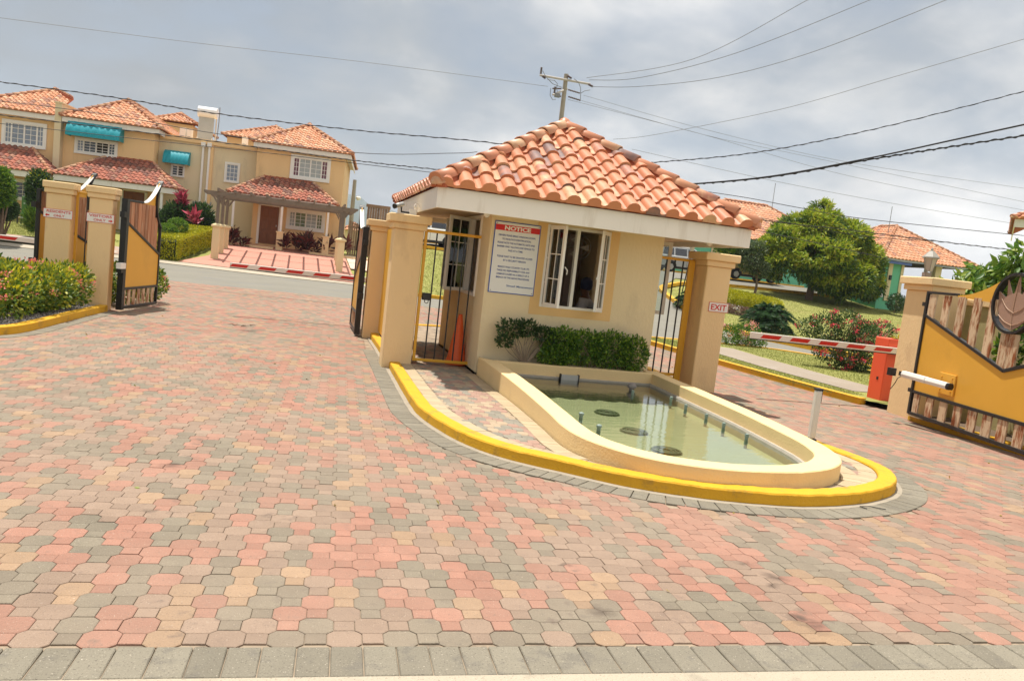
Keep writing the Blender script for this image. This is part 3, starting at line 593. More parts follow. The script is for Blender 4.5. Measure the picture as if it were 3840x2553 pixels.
# bollard, cone, cord
bx, by = 5.23, 6.79; g = G(bx, by) + .09; t_ = thing('photocell_post', 'slim silver sensor post standing behind the pool on the kerb', 'sensor post', (bx, by, g))
B('base', black, t_, bx - .045, bx + .045, by - .04, by + .04, g, g + .035, bevel=.006); B('column', alum, t_, bx - .035, bx + .035, by - .032, by + .032, g + .035, g + .55, bevel=.012); B('cap', black, t_, bx - .038, bx + .038, by - .035, by + .035, g + .55, g + .57, bevel=.005)
B('lens', black, t_, bx + .035, bx + .041, by - .02, by + .02, g + .42, g + .55)
cx_, cy_ = 2.19, 10.98; t_ = thing('traffic_cone', 'tall orange traffic cone behind the gold framed pedestrian gate', 'traffic cone', (cx_, cy_, .085))
b = MB(); b.lathe([(.165, .04), (.15, .055), (.135, .10), (.045, .65), (.028, .735), (.022, .74)], (cx_, cy_, .085), 28); b.build('cone', cone_o, t_, smooth=True); b = MB(); b.prism([(cx_ + .19 * math.cos(a), cy_ + .19 * math.sin(a)) for a in np.linspace(.39, 6.67, 9)[:-1]], .085, .128); b.build('base', cone_o, t_, bevel=.01)

# ================================================================== PILLARS
def pillar(label, x0, x1, y0, y1, zb=0., top=2.15, m_=stucco, ov=(.035, .085), frame=None, name='gate_pillar', group='tan stucco gate pillars'):
    t = thing(name, label, 'pillar', (0, 0, 0) if frame is None else frame[0], group)
    if frame is None: t.location = ((x0 + x1) / 2, (y0 + y1) / 2, zb)
    MB(frame).box(x0, x1, y0, y1, zb - .03, top - .20).build('shaft', m_, t, bevel=.012)
    MB(frame).box(x0 - ov[0], x1 + ov[0], y0 - ov[0], y1 + ov[0], top - .20, top - .115).build('lower_cap', m_, t, bevel=.01)
    MB(frame).box(x0 - ov[1], x1 + ov[1], y0 - ov[1], y1 + ov[1], top - .115, top).build('upper_cap', m_, t, bevel=.012)
    return t
pillar('tan stucco pillar in front beside the gold pedestrian gate and traffic cone', 1.08, 1.49, 10.65, 11.06)
pillar('tan stucco pillar behind the front one carrying the black entry gate leaf', 1.03, 1.46, 14.1, 14.5)
pillar('tan stucco pillar with the white exit sign', 5.75, 6.16, 10.40, 10.82, .05)
pillar('tan stucco pillar with the visitors only sign', -3.755, -3.385, 14.80, 15.12, ov=(.03, .055))
pillar('tan stucco pillar with the residents only sign', -4.465, -4.07, 14.95, 15.20, ov=(.03, .055))
frp = fr((8.93, 9.40, 0), (.99, -.14, 0))
rp = pillar('broad tan stucco pillar right of the exit lane holding the orange gate', 0, .47, 0, .62, 0, 2.15, frame=frp)

def sign(label, center, ex, ez, w, h, lines, name='sign_board', arrow=None, screws=True):
    ex, ez = Vector(ex).normalized(), Vector(ez).normalized(); c = Vector(center); n = ex.cross(ez); f = (c, ex, -n, ez)
    t = thing(name, label, 'sign', c)
    MB(f).box(-w / 2, w / 2, -.006, .0, -h / 2, h / 2).build('border', sign_r, t)
    MB(f).box(-w / 2 + .006, w / 2 - .006, -.0085, -.004, -h / 2 + .006, h / 2 - .006).build('board', sign_w, t)
    for s, dx, dz, hh, ww in lines: text(t, 'lettering', s, sign_r, c + ex * dx + ez * dz, ex, ez, hh, ww, .0105, .018)
    if arrow:
        dx, dz, sg = arrow; b = MB(f); b.prism([(dx - sg * .035, dz - .011), (dx, dz - .011), (dx, dz - .026), (dx + sg * .032, dz), (dx, dz + .026), (dx, dz + .011), (dx - sg * .035, dz + .011)], -.011, -.0086, 'y'); b.build('arrow', sign_r, t)
    return t
# residents sign: on the residents pillar front face Y=14.95
c1 = onY(216.5, 802, 14.93); c2 = onY(376, 818.5, 14.78)
sign('white and red residents only sign with arrow pointing left', (c1.x, 14.948, c1.z), (1, 0, 0), (0, 0, 1), .455, .155, [('RESIDENTS', .01, .036, .045, .37), ('ONLY', .02, -.034, .042, .17)], arrow=(-.165, -.034, -1))
sign('white and red visitors only sign with arrow pointing right', (c2.x, 14.798, c2.z), (1, 0, 0), (0, 0, 1), .44, .155, [('VISITORS', -.0, .036, .045, .36), ('ONLY', -.01, -.034, .042, .19)], arrow=(.165, -.034, 1))
c3 = onY(2695, 1153, 10.39)
sign('white exit sign with red letters on the pillar beside the pool', (c3.x, 10.398, c3.z), (1, 0, 0), (0, 0, 1), .33, .145, [('EXIT', .0, .0, .088, .26)])

# ================================================================== GATES
def dropout(f, u0, u1, z0, z1, y0=-.012, y1=.012): return MB(f).box(u0, u1, y0, y1, z0, z1)
def half_gate(t, f, sgn, U, cu, cz, r, top, diag0, diag1, slats_u, low_u, full=False, tip=None, slm=slat_m, topz=1.95):
    """one half of the ornamental gate: u from the hinge to the ring; sgn=-1 mirrors it about u=U"""
    X = (lambda u: u) if sgn > 0 else (lambda u: 2 * U - u)
    def bar(name, pts, w=.035, d=.05, m_=black):
        (a, za), (b, zb) = pts; a, b = X(a), X(b); v = Vector((b - a, 0, zb - za)); n = Vector((-v.z, 0, v.x)).normalized() * w / 2; q = [(a + n.x, za + n.z), (b + n.x, zb + n.z), (b - n.x, zb - n.z), (a - n.x, za - n.z)]
        MB(f).prism([(p[0], p[1]) for p in q], -d / 2, d / 2, 'y').build(name, m_, t, bevel=.004)
    bar('post', [(0, .06), (0, topz)], .05, .06)
    bar('top_rail', [(.02, topz - .02), (.69, topz - .02)])
    bar('diagonal_rail', [(0.0, diag0), (U, diag1)], .045)
    bar('middle_rail', [(0, .41), (U, .41)], .045)
    bar('bottom_rail', [(0, .075), (U, .075)], .05)
    za = lambda u: diag0 + (diag1 - diag0) * u / U
    MB(f).prism([(X(.02), .43), (X(U), .43), (X(U), diag1 - .015), (X(.02), diag0 - .02)], -.006, .006, 'y').build('sheet_panel', orange_p, t)
    for (u0, u1) in slats_u:
        zt = topz - .045; um = (u0 + u1) / 2
        if um > cu - r + .03: zt = min(zt, cz - math.sqrt(max(0, r * r - (um - cu) ** 2)) + .01)
        a, b = X(u0), X(u1); MB(f).add([(a, -.014, za(u0)), (b, -.014, za(u1)), (b, .014, za(u1)), (a, .014, za(u0)), (a, -.014, zt), (b, -.014, zt), (b, .014, zt), (a, .014, zt)], [(0, 3, 2, 1), (4, 5, 6, 7), (0, 1, 5, 4), (1, 2, 6, 5), (2, 3, 7, 6), (3, 0, 4, 7)]).build('slat', slm, t)
    for (u0, u1) in low_u: MB(f).box(X(u0), X(u1), -.011, .011, .09, .395).build('slat', slat_m, t)
    # swoosh plate from the top rail up to the ring
    tu, tz = tip or (cu - .24 * r / .39, cz + .31 * r / .39)
    up = []; a0 = math.atan2(tz - cz, tu - cu)
    for k in range(13):
        s_ = k / 12; up.append((.69 + (tu - .69) * s_, topz - .03 + .02 * s_ + (tz - topz + .01) * s_ ** 1.9))
    a1 = math.pi - math.asin(max(-1, min(1, (topz - .09 - cz) / r)))
    arc = [(cu + (r + .012) * math.cos(a0 + (a1 - a0) * k / 8), cz + (r + .012) * math.sin(a0 + (a1 - a0) * k / 8)) for k in range(9)]
    poly = up + arc[1:] + [(.69, topz - .055)]
    MB(f).prism([(X(p[0]), p[1]) for p in poly], -.007, .007, 'y').build('swoosh_plate', orange_p, t)
    if tip:                                                # light edge strip along the swoosh
        vs = []; fs = []
        for p in up: vs += [(X(p[0]), -.04, p[1]), (X(p[0]), .04, p[1]), (X(p[0]), .04, p[1] + .012), (X(p[0]), -.04, p[1] + .012)]
        for i in range(len(up) - 1):
            for k in range(4): fs.append((i * 4 + k, i * 4 + 4 + k, i * 4 + 4 + (k + 1) % 4, i * 4 + (k + 1) % 4))
        MB(f).add(vs, fs).build('swoosh_edge', alum, t)
def ring(t, f, cu, cz, r, a0, a1, w=.035, d=.09):
    vs = []; fs = []; n = 40
    for k in range(n + 1):
        a = a0 + (a1 - a0) * k / n; c, s = math.cos(a), math.sin(a)
        for rr_, y in ((r, -d / 2), (r, d / 2), (r - w, d / 2), (r - w, -d / 2)): vs.append((cu + rr_ * c, y, cz + rr_ * s))
    for i in range(n):
        for k in range(4): fs.append((i * 4 + k, i * 4 + 4 + k, i * 4 + 4 + (k + 1) % 4, i * 4 + (k + 1) % 4))
    MB(f).add(vs, fs).build('ring', black, t)
gd = Vector((8.59 - 9.07, 7.21 - 9.6, 0)).normalized(); GK = .955; gf = (Vector((9.07 * GK, 9.6 * GK, EYE * (1 - GK))), gd * GK, _Z.cross(gd) * GK, _Z * GK)      # exit gate, swung open towards the street
gt = thing('driveway_gate', 'open orange and black gate with rusty slats and a copper leaf emblem', 'gate', (9.07, 9.6, .05), 'driveway gates')
SL = [(.05, .21), (.39, .54), (.73, .88), (1.06, 1.21), (1.39, 1.54), (1.70, 1.87)]; LO = [(.06, .20), (.38, .54), (.70, .86), (1.02, 1.18), (1.33, 1.50), (1.63, 1.80)]
half_gate(gt, gf, 1, 1.86, 1.84, 1.87, .40, None, 1.59, 1.0, SL, LO)
half_gate(gt, gf, -1, 1.86, 1.84, 1.87, .40, None, 1.59, 1.0, SL, LO)
ring(gt, gf, 1.85, 1.87, .395, 0, 2 * math.pi)
leafp = mat('copper_leaf', (.36, .22, .16), .55, .10, 8, .15, 50, .4)
# a plain pointed leaf plate in the ring, with raised veins
lobes = [(-.24, -.235), (-.30, -.06), (-.335, .15), (-.20, .07), (-.17, .10), (-.205, .31), (-.09, .12), (-.05, .13), (.0, .36), (.05, .13), (.09, .12), (.205, .31), (.17, .10), (.20, .07), (.335, .15), (.30, -.06), (.24, -.20), (.10, -.30), (0, -.345), (-.12, -.32)]
MB(gf).prism([(1.85 + a, 1.87 + b) for a, b in lobes], -.006, .008, 'y').build('leaf_emblem', leafp, gt)
for pts in ([(0, -.33), (-.02, -.1), (0, .28)], [(0, -.28), (-.14, -.24), (-.27, -.16)], [(0, -.12), (-.14, -.06), (-.27, .07)], [(0, -.28), (.14, -.24), (.27, -.16)], [(0, -.12), (.14, -.06), (.27, .07)]):
    for sy in (-.011, .012): MB(gf).tube([Vector((1.85 + a, sy, 1.87 + b)) for a, b in spline([(a, b, 0) for a, b in pts], 5) for a, b in [(a, b)]] if False else [(1.85 + p.x, sy, 1.87 + p.y) for p in spline([(a, b, 0) for a, b in pts], 5)], .004, 5).build('leaf_vein', mat('copper_vein', (.55, .36, .24), .5), gt)
for z in (.42, 1.75): MB(gf).box(-.09, .0, -.03, .03, z - .03, z + .03).build('hinge', black, gt)
MB(gf).box(.62, .98, -.03, -.006, .50, .80).build('bracket_plate', orange_p, gt, bevel=.004)     # operator bracket plate (seen side is -y of the frame)
for a in (.68, .92):
    for b in (.56, .74): MB(gf).box(a - .012, a + .012, -.045, -.03, b - .012, b + .012).build('bolt', orange_p, gt)
def pl(px, py, off=0.): return onpl(px, py, gf[0] + gf[2] * off, gf[2])
a = pl(*z8(345, 400), -.28); b = pl(*z8(1000, 580), -.14)
op = thing('gate_operator', 'white motor arm joining the broad pillar to the orange gate', 'gate motor', a)
d = (b - a).normalized(); u = d.cross(Vector((0, 0, 1))).normalized(); fo = (a, d, u, u.cross(d))
ln = (b - a).length
MB(fo).prism([(-.038, -.045), (.038, -.045), (.05, 0), (.034, .045), (-.034, .045), (-.05, 0)], 0, ln * .54, 'x').build('housing', white2, op, bevel=.004)
MB(fo).prism([(-.036, -.043), (.036, -.043), (.048, 0), (.032, .043), (-.032, .043), (-.048, 0)], ln * .54 + .006, ln, 'x').build('housing', white2, op, bevel=.004)
MB(fo).prism([(-.04, -.045), (.04, -.045), (.055, 0), (.038, .045), (-.038, .045), (-.055, 0)], ln, ln + .05, 'x').build('end_cap', black, op, bevel=.008)
MB(fo).box(-.06, .0, -.03, .03, -.03, .03).build('pivot', black, op)
q = onz(3363, 1393, .72) if False else a + Vector((-.16, .05, .02)); 
MB((q, Vector((1, 0, 0)), Vector((0, 1, 0)), Vector((0, 0, 1)))).box(-.04, .05, -.03, .05, -.06, .05).build('wall_bracket', black, op)
MB().tube([a + Vector(v) for v in ((-.02, 0, -.02), (-.07, .02, -.07), (-.09, .03, -.14), (-.11, .05, -.20), (-.13, .06, -.24))], .006, 5).build('cable', black, op)
# boundary wall and hedge behind the gate
t_ = thing('boundary_wall', 'olive beige boundary wall running behind the open orange gate', 'wall', (9.4, 7, 0))
MB(fr((9.45, 9.35, 0), (-.1, -.995, 0))).box(-.2, 9.5, .12, .3, 0, 1.80).build('wall', mat('olive_stucco', (.42, .37, .18), .9, .08, 1.5, .3, 40, .1, stain=(.30, .27, .14), sscale=1.1), t_)
MB(fr((9.45, 9.35, 0), (-.1, -.995, 0))).box(-.2, 9.55, .08, .34, 1.80, 1.90).build('coping', stucco, t_, bevel=.01)
bed('side_bed', [(8.78, 9.35), (8.2, 5.2), (8.1, 1), (12, 0), (12, 9.4)], soil, .08)
kerb('yellow kerb in the shade under the open orange gate', [(8.85, 9.38), (8.62, 8.0), (8.42, 6.8), (8.28, 5.5), (8.2, 3.5)], w=.12)

# entry gate leaves, both swung in
def leaf_gate(label, h, d, U=1.55, slm=slat_b):
    f = fr((h[0], h[1], 0), (d[0], d[1], 0)); t = thing('driveway_gate', label, 'gate', (h[0], h[1], .05), 'driveway gates')
    half_gate(t, f, 1, U, 1.80, 2.02, .56, None, 1.62, 1.03, [(.06 + .15 * k, .19 + .15 * k) for k in range(9)], [(.08 + .205 * k, .18 + .205 * k) for k in range(7)], tip=(1.42, 2.42), slm=slm, topz=2.0)
    ring(t, f, 1.80, 2.02, .56, math.pi - .88 + .0, math.pi + 1.02)
    MB(f).box(U - .025, U + .01, -.025, .025, .06, 1.56).build('end_post', black, t)
    for z in (.75, 1.72): MB(f).box(-.14, -.02, -.05, .03, z - .05, z + .05).build('hinge', black, t)
    return t, f
g1, f1 = leaf_gate('open orange entry gate leaf with brown slats beside the visitors sign', (-3.19, 14.86), (.2, .98))
MB(f1).box(-.05, .05, -.05, .05, .04, 2.0).build('hinge_post', black, g1)
MB(f1).box(-.28, -.08, -.10, -.02, .78, .88).build('motor', white2, g1)
leaf_gate('entry gate leaf seen edge on through the gap between the two sign pillars', (-4.62, 15.1), (.36, .93))
g3, f3 = leaf_gate('black entry gate leaf seen edge on beside the middle pillar', (.93, 14.2), (-.02, 1))
MB(f3).box(-.05, .05, -.05, .05, .04, 2.0).build('hinge_post', black, g3)

# pedestrian gates: gold frame with black bars
def ped(label, x0, x1, y, z0, z1, nb, rot=0, lock=True, bars=None):
    f = fr((x0, y, 0), (math.cos(rot), math.sin(rot), 0)); w = x1 - x0; t = thing('pedestrian_gate', label, 'gate', (x0, y, z0), 'gold framed pedestrian gates'); q = .04
    for n_, a in (('frame_post', (0, q, -q / 2, q / 2, z0, z1)), ('frame_post', (w - q, w, -q / 2, q / 2, z0, z1)), ('frame_rail', (q, w - q, -q / 2, q / 2, z1 - q, z1)), ('frame_rail', (q, w - q, -q / 2, q / 2, z0, z0 + q))): MB(f).box(*a).build(n_, gold, t, bevel=.003)
    for k in range(nb):
        x = q + (w - 2 * q) * (k + 1) / (nb + 1); MB(f).box(x - .009, x + .009, -.009, .009, z0 + q, z1 - q).build('bar', black, t)
    return t, f
p_ = onY(1595, 857, 10.7); q_ = onY(1826, 885, 10.7); 
pg, pf = ped('gold framed pedestrian gate with black bars in front of the traffic cone', p_.x, q_.x, 10.7, .13, 1.985, 5)
MB(pf).box(.05, .17, -.035, .035, 1.0, 1.10).build('lock_box', black, pg, bevel=.006); MB(pf).tube([(.09, -.02, 1.0), (.09, -.02, .97), (.12, -.02, .955), (.14, -.02, .97), (.14, -.02, 1.0)], .006, 5).build('latch', black, pg)
for z in (.32, 1.55): MB(pf).box(q_.x - p_.x, q_.x - p_.x + .06, -.02, .02, z - .06, z + .06).build('hinge', gold, pg)
ped('gold framed pedestrian gate with black bars right of the gatehouse near the exit sign', 4.93, 5.70, 10.75, .2, 2.02, 4)
t_ = thing('gate_leaf', 'gold steel panel standing against the exit sign pillar', 'gate panel', (5.6, 10.75, .1)); B('sheet', gold, t_, 5.60, 5.70, 10.70, 10.735, .12, 2.0)
ped('gold framed pedestrian gate seen through the gap between the two sign pillars', -4.05, -3.70, 15.16, .46, 2.03, 1)
t_ = thing('plinth_wall', 'low plinth wall between the two sign pillars', 'wall', (-3.9, 15.3, 0)); B('plinth', stucco, t_, -4.06, -3.76, 15.08, 15.2, 0, .44)
t_ = thing('gate_leaf', 'gold steel panel seen edge on behind the front gate pillar', 'gate panel', (1.5, 12.6, .1)); B('sheet', gold, t_, 1.30, 1.33, 11.2, 14.05, .15, 2.0); B('post', black, t_, 1.335, 1.36, 11.2, 11.23, .15, 2.0)

# barriers
def barrier(label, a, b, h=.10, d=.05, n=5, st0=.35, rlen=.46, rgap=.72, box=None, from_b=False):
    a, b = Vector(a), Vector(b); ex = (b - a).normalized(); f = fr(a, ex, (0, 1, 0), (0, 0, 1)); f = (a, ex, ex.cross(Vector((0, 0, 1))) * -1, Vector((0, 0, 1))); Ln = (b - a).length
    t = thing('road_barrier', label, 'barrier', a, 'striped road barriers'); MB(f).box(0, Ln, -d / 2, d / 2, -h / 2, h / 2).build('arm', arm_w, t, bevel=.004)
    MB(f).box(0, Ln, -d / 2 - .003, d / 2 + .003, -h / 2 - .012, -h / 2).build('rubber_edge', black, t)
    k = 0; x = st0
    while x + rlen < Ln - .1:
        MB(f).prism([(x, -.028), (x + rlen - .05, -.028), (x + rlen, .028), (x + .05, .028)] , -d / 2 - .004, -d / 2 - .0005, 'y').build('reflector', arm_red, t); x += rgap; k += 1
    return t
y_ = 10.5; a = onY(2815, 1256, y_); b = onY(3300, 1315, y_)
barrier('red and white barrier arm across the exit lane', (a.x, y_, a.z), (9.7, y_, a.z - .03), st0=.16, rlen=.38, rgap=.53)
t_ = thing('barrier_cabinet', 'red orange barrier cabinet behind the broad gate pillar', 'barrier cabinet', (9.35, 10.75, 0)); B('cabinet', box_o, t_, 9.33, 9.60, 10.55, 10.87, .02, 1.13, bevel=.012); B('base', black, t_, 9.31, 9.62, 10.53, 10.89, .0, .06); B('lock', black, t_, 9.324, 9.329, 10.66, 10.70, .42, .47)
B('cap_slot', black, t_, 9.42, 9.56, 10.56, 10.60, 1.13, 1.135)
y_ = 16.0; a = onY(862, 993, y_)
barrier('red and white barrier arm across the visitors entry lane', (a.x, y_, a.z), (1.5, y_, a.z - .02), st0=.0, rlen=.36, rgap=.53)
t_ = thing('barrier_cabinet', 'red orange barrier cabinet hidden behind the middle gate pillar', 'barrier cabinet', (1.45, 16.2, 0)); B('cabinet', box_o, t_, 1.35, 1.68, 16.1, 16.4, .08, 1.1, bevel=.012)
b = onY(136, 905, 17.); a = onY(-300, 860, 17.)
barrier('red and white barrier arm across the residents entry lane', (-8.6, 17, b.z + .05), (b.x, 17, b.z), st0=.28, rlen=.40, rgap=.60)

# ================================================================== GATEHOUSE
gh = thing('gatehouse', 'small cream guard house with a terracotta hip roof behind the pool', 'gatehouse', (3.6, 11.7, 0))
X0, X1, Y0, Y1 = 2.31, 4.87, 10.15, 13.3
fw = MB()
WX0, WX1, WZ0, WZ1 = 3.11, 4.05, 1.10, 2.235
fw.box(X0, WX0, Y0, Y0 + .15, 0, 2.30).box(WX1, X1, Y0, Y0 + .15, 0, 2.30).box(WX0, WX1, Y0, Y0 + .15, 0, WZ0).box(WX0, WX1, Y0, Y0 + .15, WZ1, 2.30)
fw.build('front_wall', gate_cream, gh)
for a in ((2.97, WX0, .985, 2.25), (WX1, 4.185, .985, 2.25), (WX0, WX1, .985, WZ0)): B('window_surround', gate_band, gh, a[0], a[1], Y0 - .006, Y0 - .0005, a[2], a[3])
LY0, LY1, LZ0, LZ1 = 10.70, 13.05, 1.12, 2.28
lw = MB(); lw.box(X0, X0 + .15, Y0 + .15, LY0, 0, 2.3).box(X0, X0 + .15, LY1, Y1, 0, 2.3).box(X0, X0 + .15, LY0, LY1, 0, LZ0); lw.build('left_wall', gate_cream, gh)
rw = MB(); rw.box(X1 - .15, X1, Y0 + .15, 10.75, 0, 2.3).box(X1 - .15, X1, 12.4, Y1, 0, 2.3).box(X1 - .15, X1, 10.75, 12.4, 0, 1.0); rw.build('right_wall', gate_cream, gh)
B('back_wall', mat('inner_wall', (.50, .40, .33), .8), gh, X0 + .15, X1 - .15, Y1 - .15, Y1, 0, 2.3)
B('floor_slab', concrete, gh, X0, X1, Y0, Y1, .05, .11)
EX0, EX1, EY0, EY1, EZ0, EZ1 = 1.42, 5.77, 9.37, 13.85, 2.22, 2.475
B('soffit', mat('soffit_plaster', (.66, .52, .36), .85, .05), gh, EX0 + .02, EX1 - .02, EY0 + .02, EY1 - .02, 2.30, 2.36)
for n_, a in (('fascia', (EX0, EX1, EY0, EY0 + .03)), ('fascia', (EX0, EX1, EY1 - .03, EY1)), ('fascia', (EX0, EX0 + .03, EY0 + .03, EY1 - .03)), ('fascia', (EX1 - .03, EX1, EY0 + .03, EY1 - .03))): B(n_, white, gh, *a, EZ0, EZ1, bevel=.004)
wf = thing('casement_window', 'white casement window of the guard house with both sashes open', 'window', (3.58, Y0, WZ0))
def wframe(t, f, w, h, q=.04, d=.06, nx=0, nz=0, glassm=glass, bq=.014, name='frame', thick_mid=False):
    """a framed, glazed sash in the frame f: u 0..w, z 0..h"""
    for a in ((0, w, 0, q), (0, w, h - q, h)): MB(f).box(a[0], a[1], -d / 2, d / 2, a[2], a[3]).build(name, white2, t)
    for a in ((0, q), (w - q, w)): MB(f).box(a[0], a[1], -d / 2, d / 2, q, h - q).build(name, white2, t)
    if glassm: MB(f).box(q, w - q, -.003, .003, q, h - q).build('pane', glassm, t)
    for i in range(nx): x = q + (w - 2 * q) * (i + 1) / (nx + 1); MB(f).box(x - bq / 2, x + bq / 2, -.009, .009, q, h - q).build('glazing_bar', white2, t)
    for i in range(nz): z = q + (h - 2 * q) * (i + 1) / (nz + 1); MB(f).box(q, w - q, -.0085, .0085, z - bq / 2, z + bq / 2).build('glazing_bar', white2, t)
f = fr((WX0, Y0 + .04, WZ0), (1, 0, 0)); wframe(wf, f, WX1 - WX0, WZ1 - WZ0, .035, .10, 0, 0, None)
MB(f).box(.44, .485, -.04, .04, .035, WZ1 - WZ0 - .035).build('mullion', white2, wf)
M = bpy.data.materials.new('clear_glass'); M.use_nodes = True; t = M.node_tree; t.nodes.clear(); tr = t.nodes.new('ShaderNodeBsdfTransparent'); tr.inputs[0].default_value = (.82, .86, .84, 1); gl = t.nodes.new('ShaderNodeBsdfGlossy'); gl.inputs['Roughness'].default_value = .02
fz = t.nodes.new('ShaderNodeFresnel'); mi = t.nodes.new('ShaderNodeMixShader'); ou = t.nodes.new('ShaderNodeOutputMaterial'); t.links.new(fz.outputs[0], mi.inputs[0]); t.links.new(tr.outputs[0], mi.inputs[1]); t.links.new(gl.outputs[0], mi.inputs[2]); t.links.new(mi.outputs[0], ou.inputs[0]); clear = M
def sash(parent, a, b, z0, z1, name='sash', nx=1, nz=2, gm=None, q=.05):
    a, b = Vector((a[0], a[1], z0)), Vector((b[0], b[1], z0)); s = bpy.data.objects.new(name, None); C.objects.link(s); s.parent = parent; s.location = a - wloc(parent)
    wframe(s, fr(a, b - a), (b - a).length, z1 - z0, q, .035, nx, nz, gm or clear); return s
sash(wf, (3.165, 10.13), (3.25, 9.74), WZ0 + .02, WZ1 - .01); sash(wf, (4.02, 10.12), (3.80, 9.80), WZ0 + .02, WZ1 - .01)
MB().tube([(3.30, 9.80, 1.68), (3.34, 9.79, 1.64), (3.34, 9.80, 1.58)], .008, 5).build('handle', white2, wf); MB().tube([(3.84, 9.82, 1.64), (3.79, 9.80, 1.61), (3.77, 9.80, 1.56)], .008, 5).build('handle', white2, wf)
# window on the left side, over the walkway
lwn = thing('side_window', 'white side window of the guard house above the traffic cone', 'window', (X0, 11.8, LZ0))
f = fr((X0 + .02, LY1, LZ0), (0, -1, 0)); wframe(lwn, f, LY1 - LY0, LZ1 - LZ0, .05, .09, 0, 0, None)
for k in (1, 2): MB(f).box((LY1 - LY0) * k / 3 - .025, (LY1 - LY0) * k / 3 + .025, -.04, .04, .05, LZ1 - LZ0 - .05).build('mullion', white2, lwn)
sash(lwn, (X0 + .02, 12.28), (X0 + .02, 11.48), LZ0 + .05, LZ1 - .05, nx=1, nz=2); sash(lwn, (X0 - .01, 11.48), (1.92, 11.15), LZ0 + .03, LZ1 - .03, nx=1, nz=2)
sash(lwn, (X0 - .02, 12.9), (2.08, 12.3), LZ0 + .03, LZ1 - .03, nx=1, nz=2)
rwn = thing('side_window', 'white window sash swung out from the right side of the guard house', 'window', (X1, 11.5, 1.05))
a = onY(2500, 1184, 11.0); sash(rwn, (X1, 11.1), (5.42, 10.98), 1.12, 2.25, nx=0, nz=0, q=.055)
sash(rwn, (X1 - .07, 12.35), (X1 - .07, 11.6), 1.02, 2.25, nx=1, nz=2)
# inside the gatehouse
t_ = thing('notice_cabinet', 'brown panelled cupboard with white trim inside the guard house', 'cupboard', (4.05, 13.0, .1))
for k in range(5): B('panel', mat('brown_board', (.30, .17, .06), .7, .1, 4), t_, 3.50, 4.30, 12.98, 13.02, .12 + k * .43, .50 + k * .43)
for k in range(6): B('trim', white2, t_, 3.48, 4.32, 12.96, 12.979, .085 + k * .43, .115 + k * .43)
B('side', mat('grey_lilac', (.42, .36, .36), .7), t_, 4.32, 4.42, 12.75, 13.1, .1, 2.28)
t_ = thing('wall_poster', 'small white poster pinned on the brown cupboard', 'poster', (3.75, 12.95, 1.55)); B('sheet', sign_w, t_, 3.60, 4.0, 12.948, 12.955, 1.50, 1.64); B('picture', mat('poster_green', (.12, .35, .12), .6), t_, 3.63, 3.73, 12.944, 12.948, 1.53, 1.61)
t_ = thing('desk', 'plain desk inside the guard house', 'desk', (3.4, 10.7, .1)); B('top', wood_door, t_, 2.55, 4.1, 10.45, 10.95, .84, .88); B('leg', wood_door, t_, 2.6, 2.66, 10.5, 10.9, .11, .84); B('leg', wood_door, t_, 4.0, 4.06, 10.5, 10.9, .11, .84)
fan = thing('wall_fan', 'grey wall fan under the ceiling of the guard house', 'fan', (4.2, 11.9, 2.05)); b = MB(fr((4.15, 11.9, 2.06), (.9, -.3, 0), (.25, .9, .2), (0, -.2, .97)))
for rr_ in (.2, .14, .08): b = MB(fr((4.2, 11.9, 2.03), (.9, -.3, 0))); b.tube([(rr_ * math.cos(a), -.05, rr_ * math.sin(a)) for a in np.linspace(0, 2 * math.pi, 21)], .005, 4, False); b.build('guard_ring', steel, fan)
for k in range(3):
    a = k * 2.094; MB(fr((4.2, 11.9, 2.03), (.9, -.3, 0))).prism([(.02 * math.cos(a), .02 * math.sin(a)), (.18 * math.cos(a - .3), .18 * math.sin(a - .3)), (.18 * math.cos(a + .35), .18 * math.sin(a + .35))], -.01, .0, 'y').build('blade', alum, fan)
B('bracket', steel, fan, 4.18, 4.22, 11.9, 12.9, 2.01, 2.05)
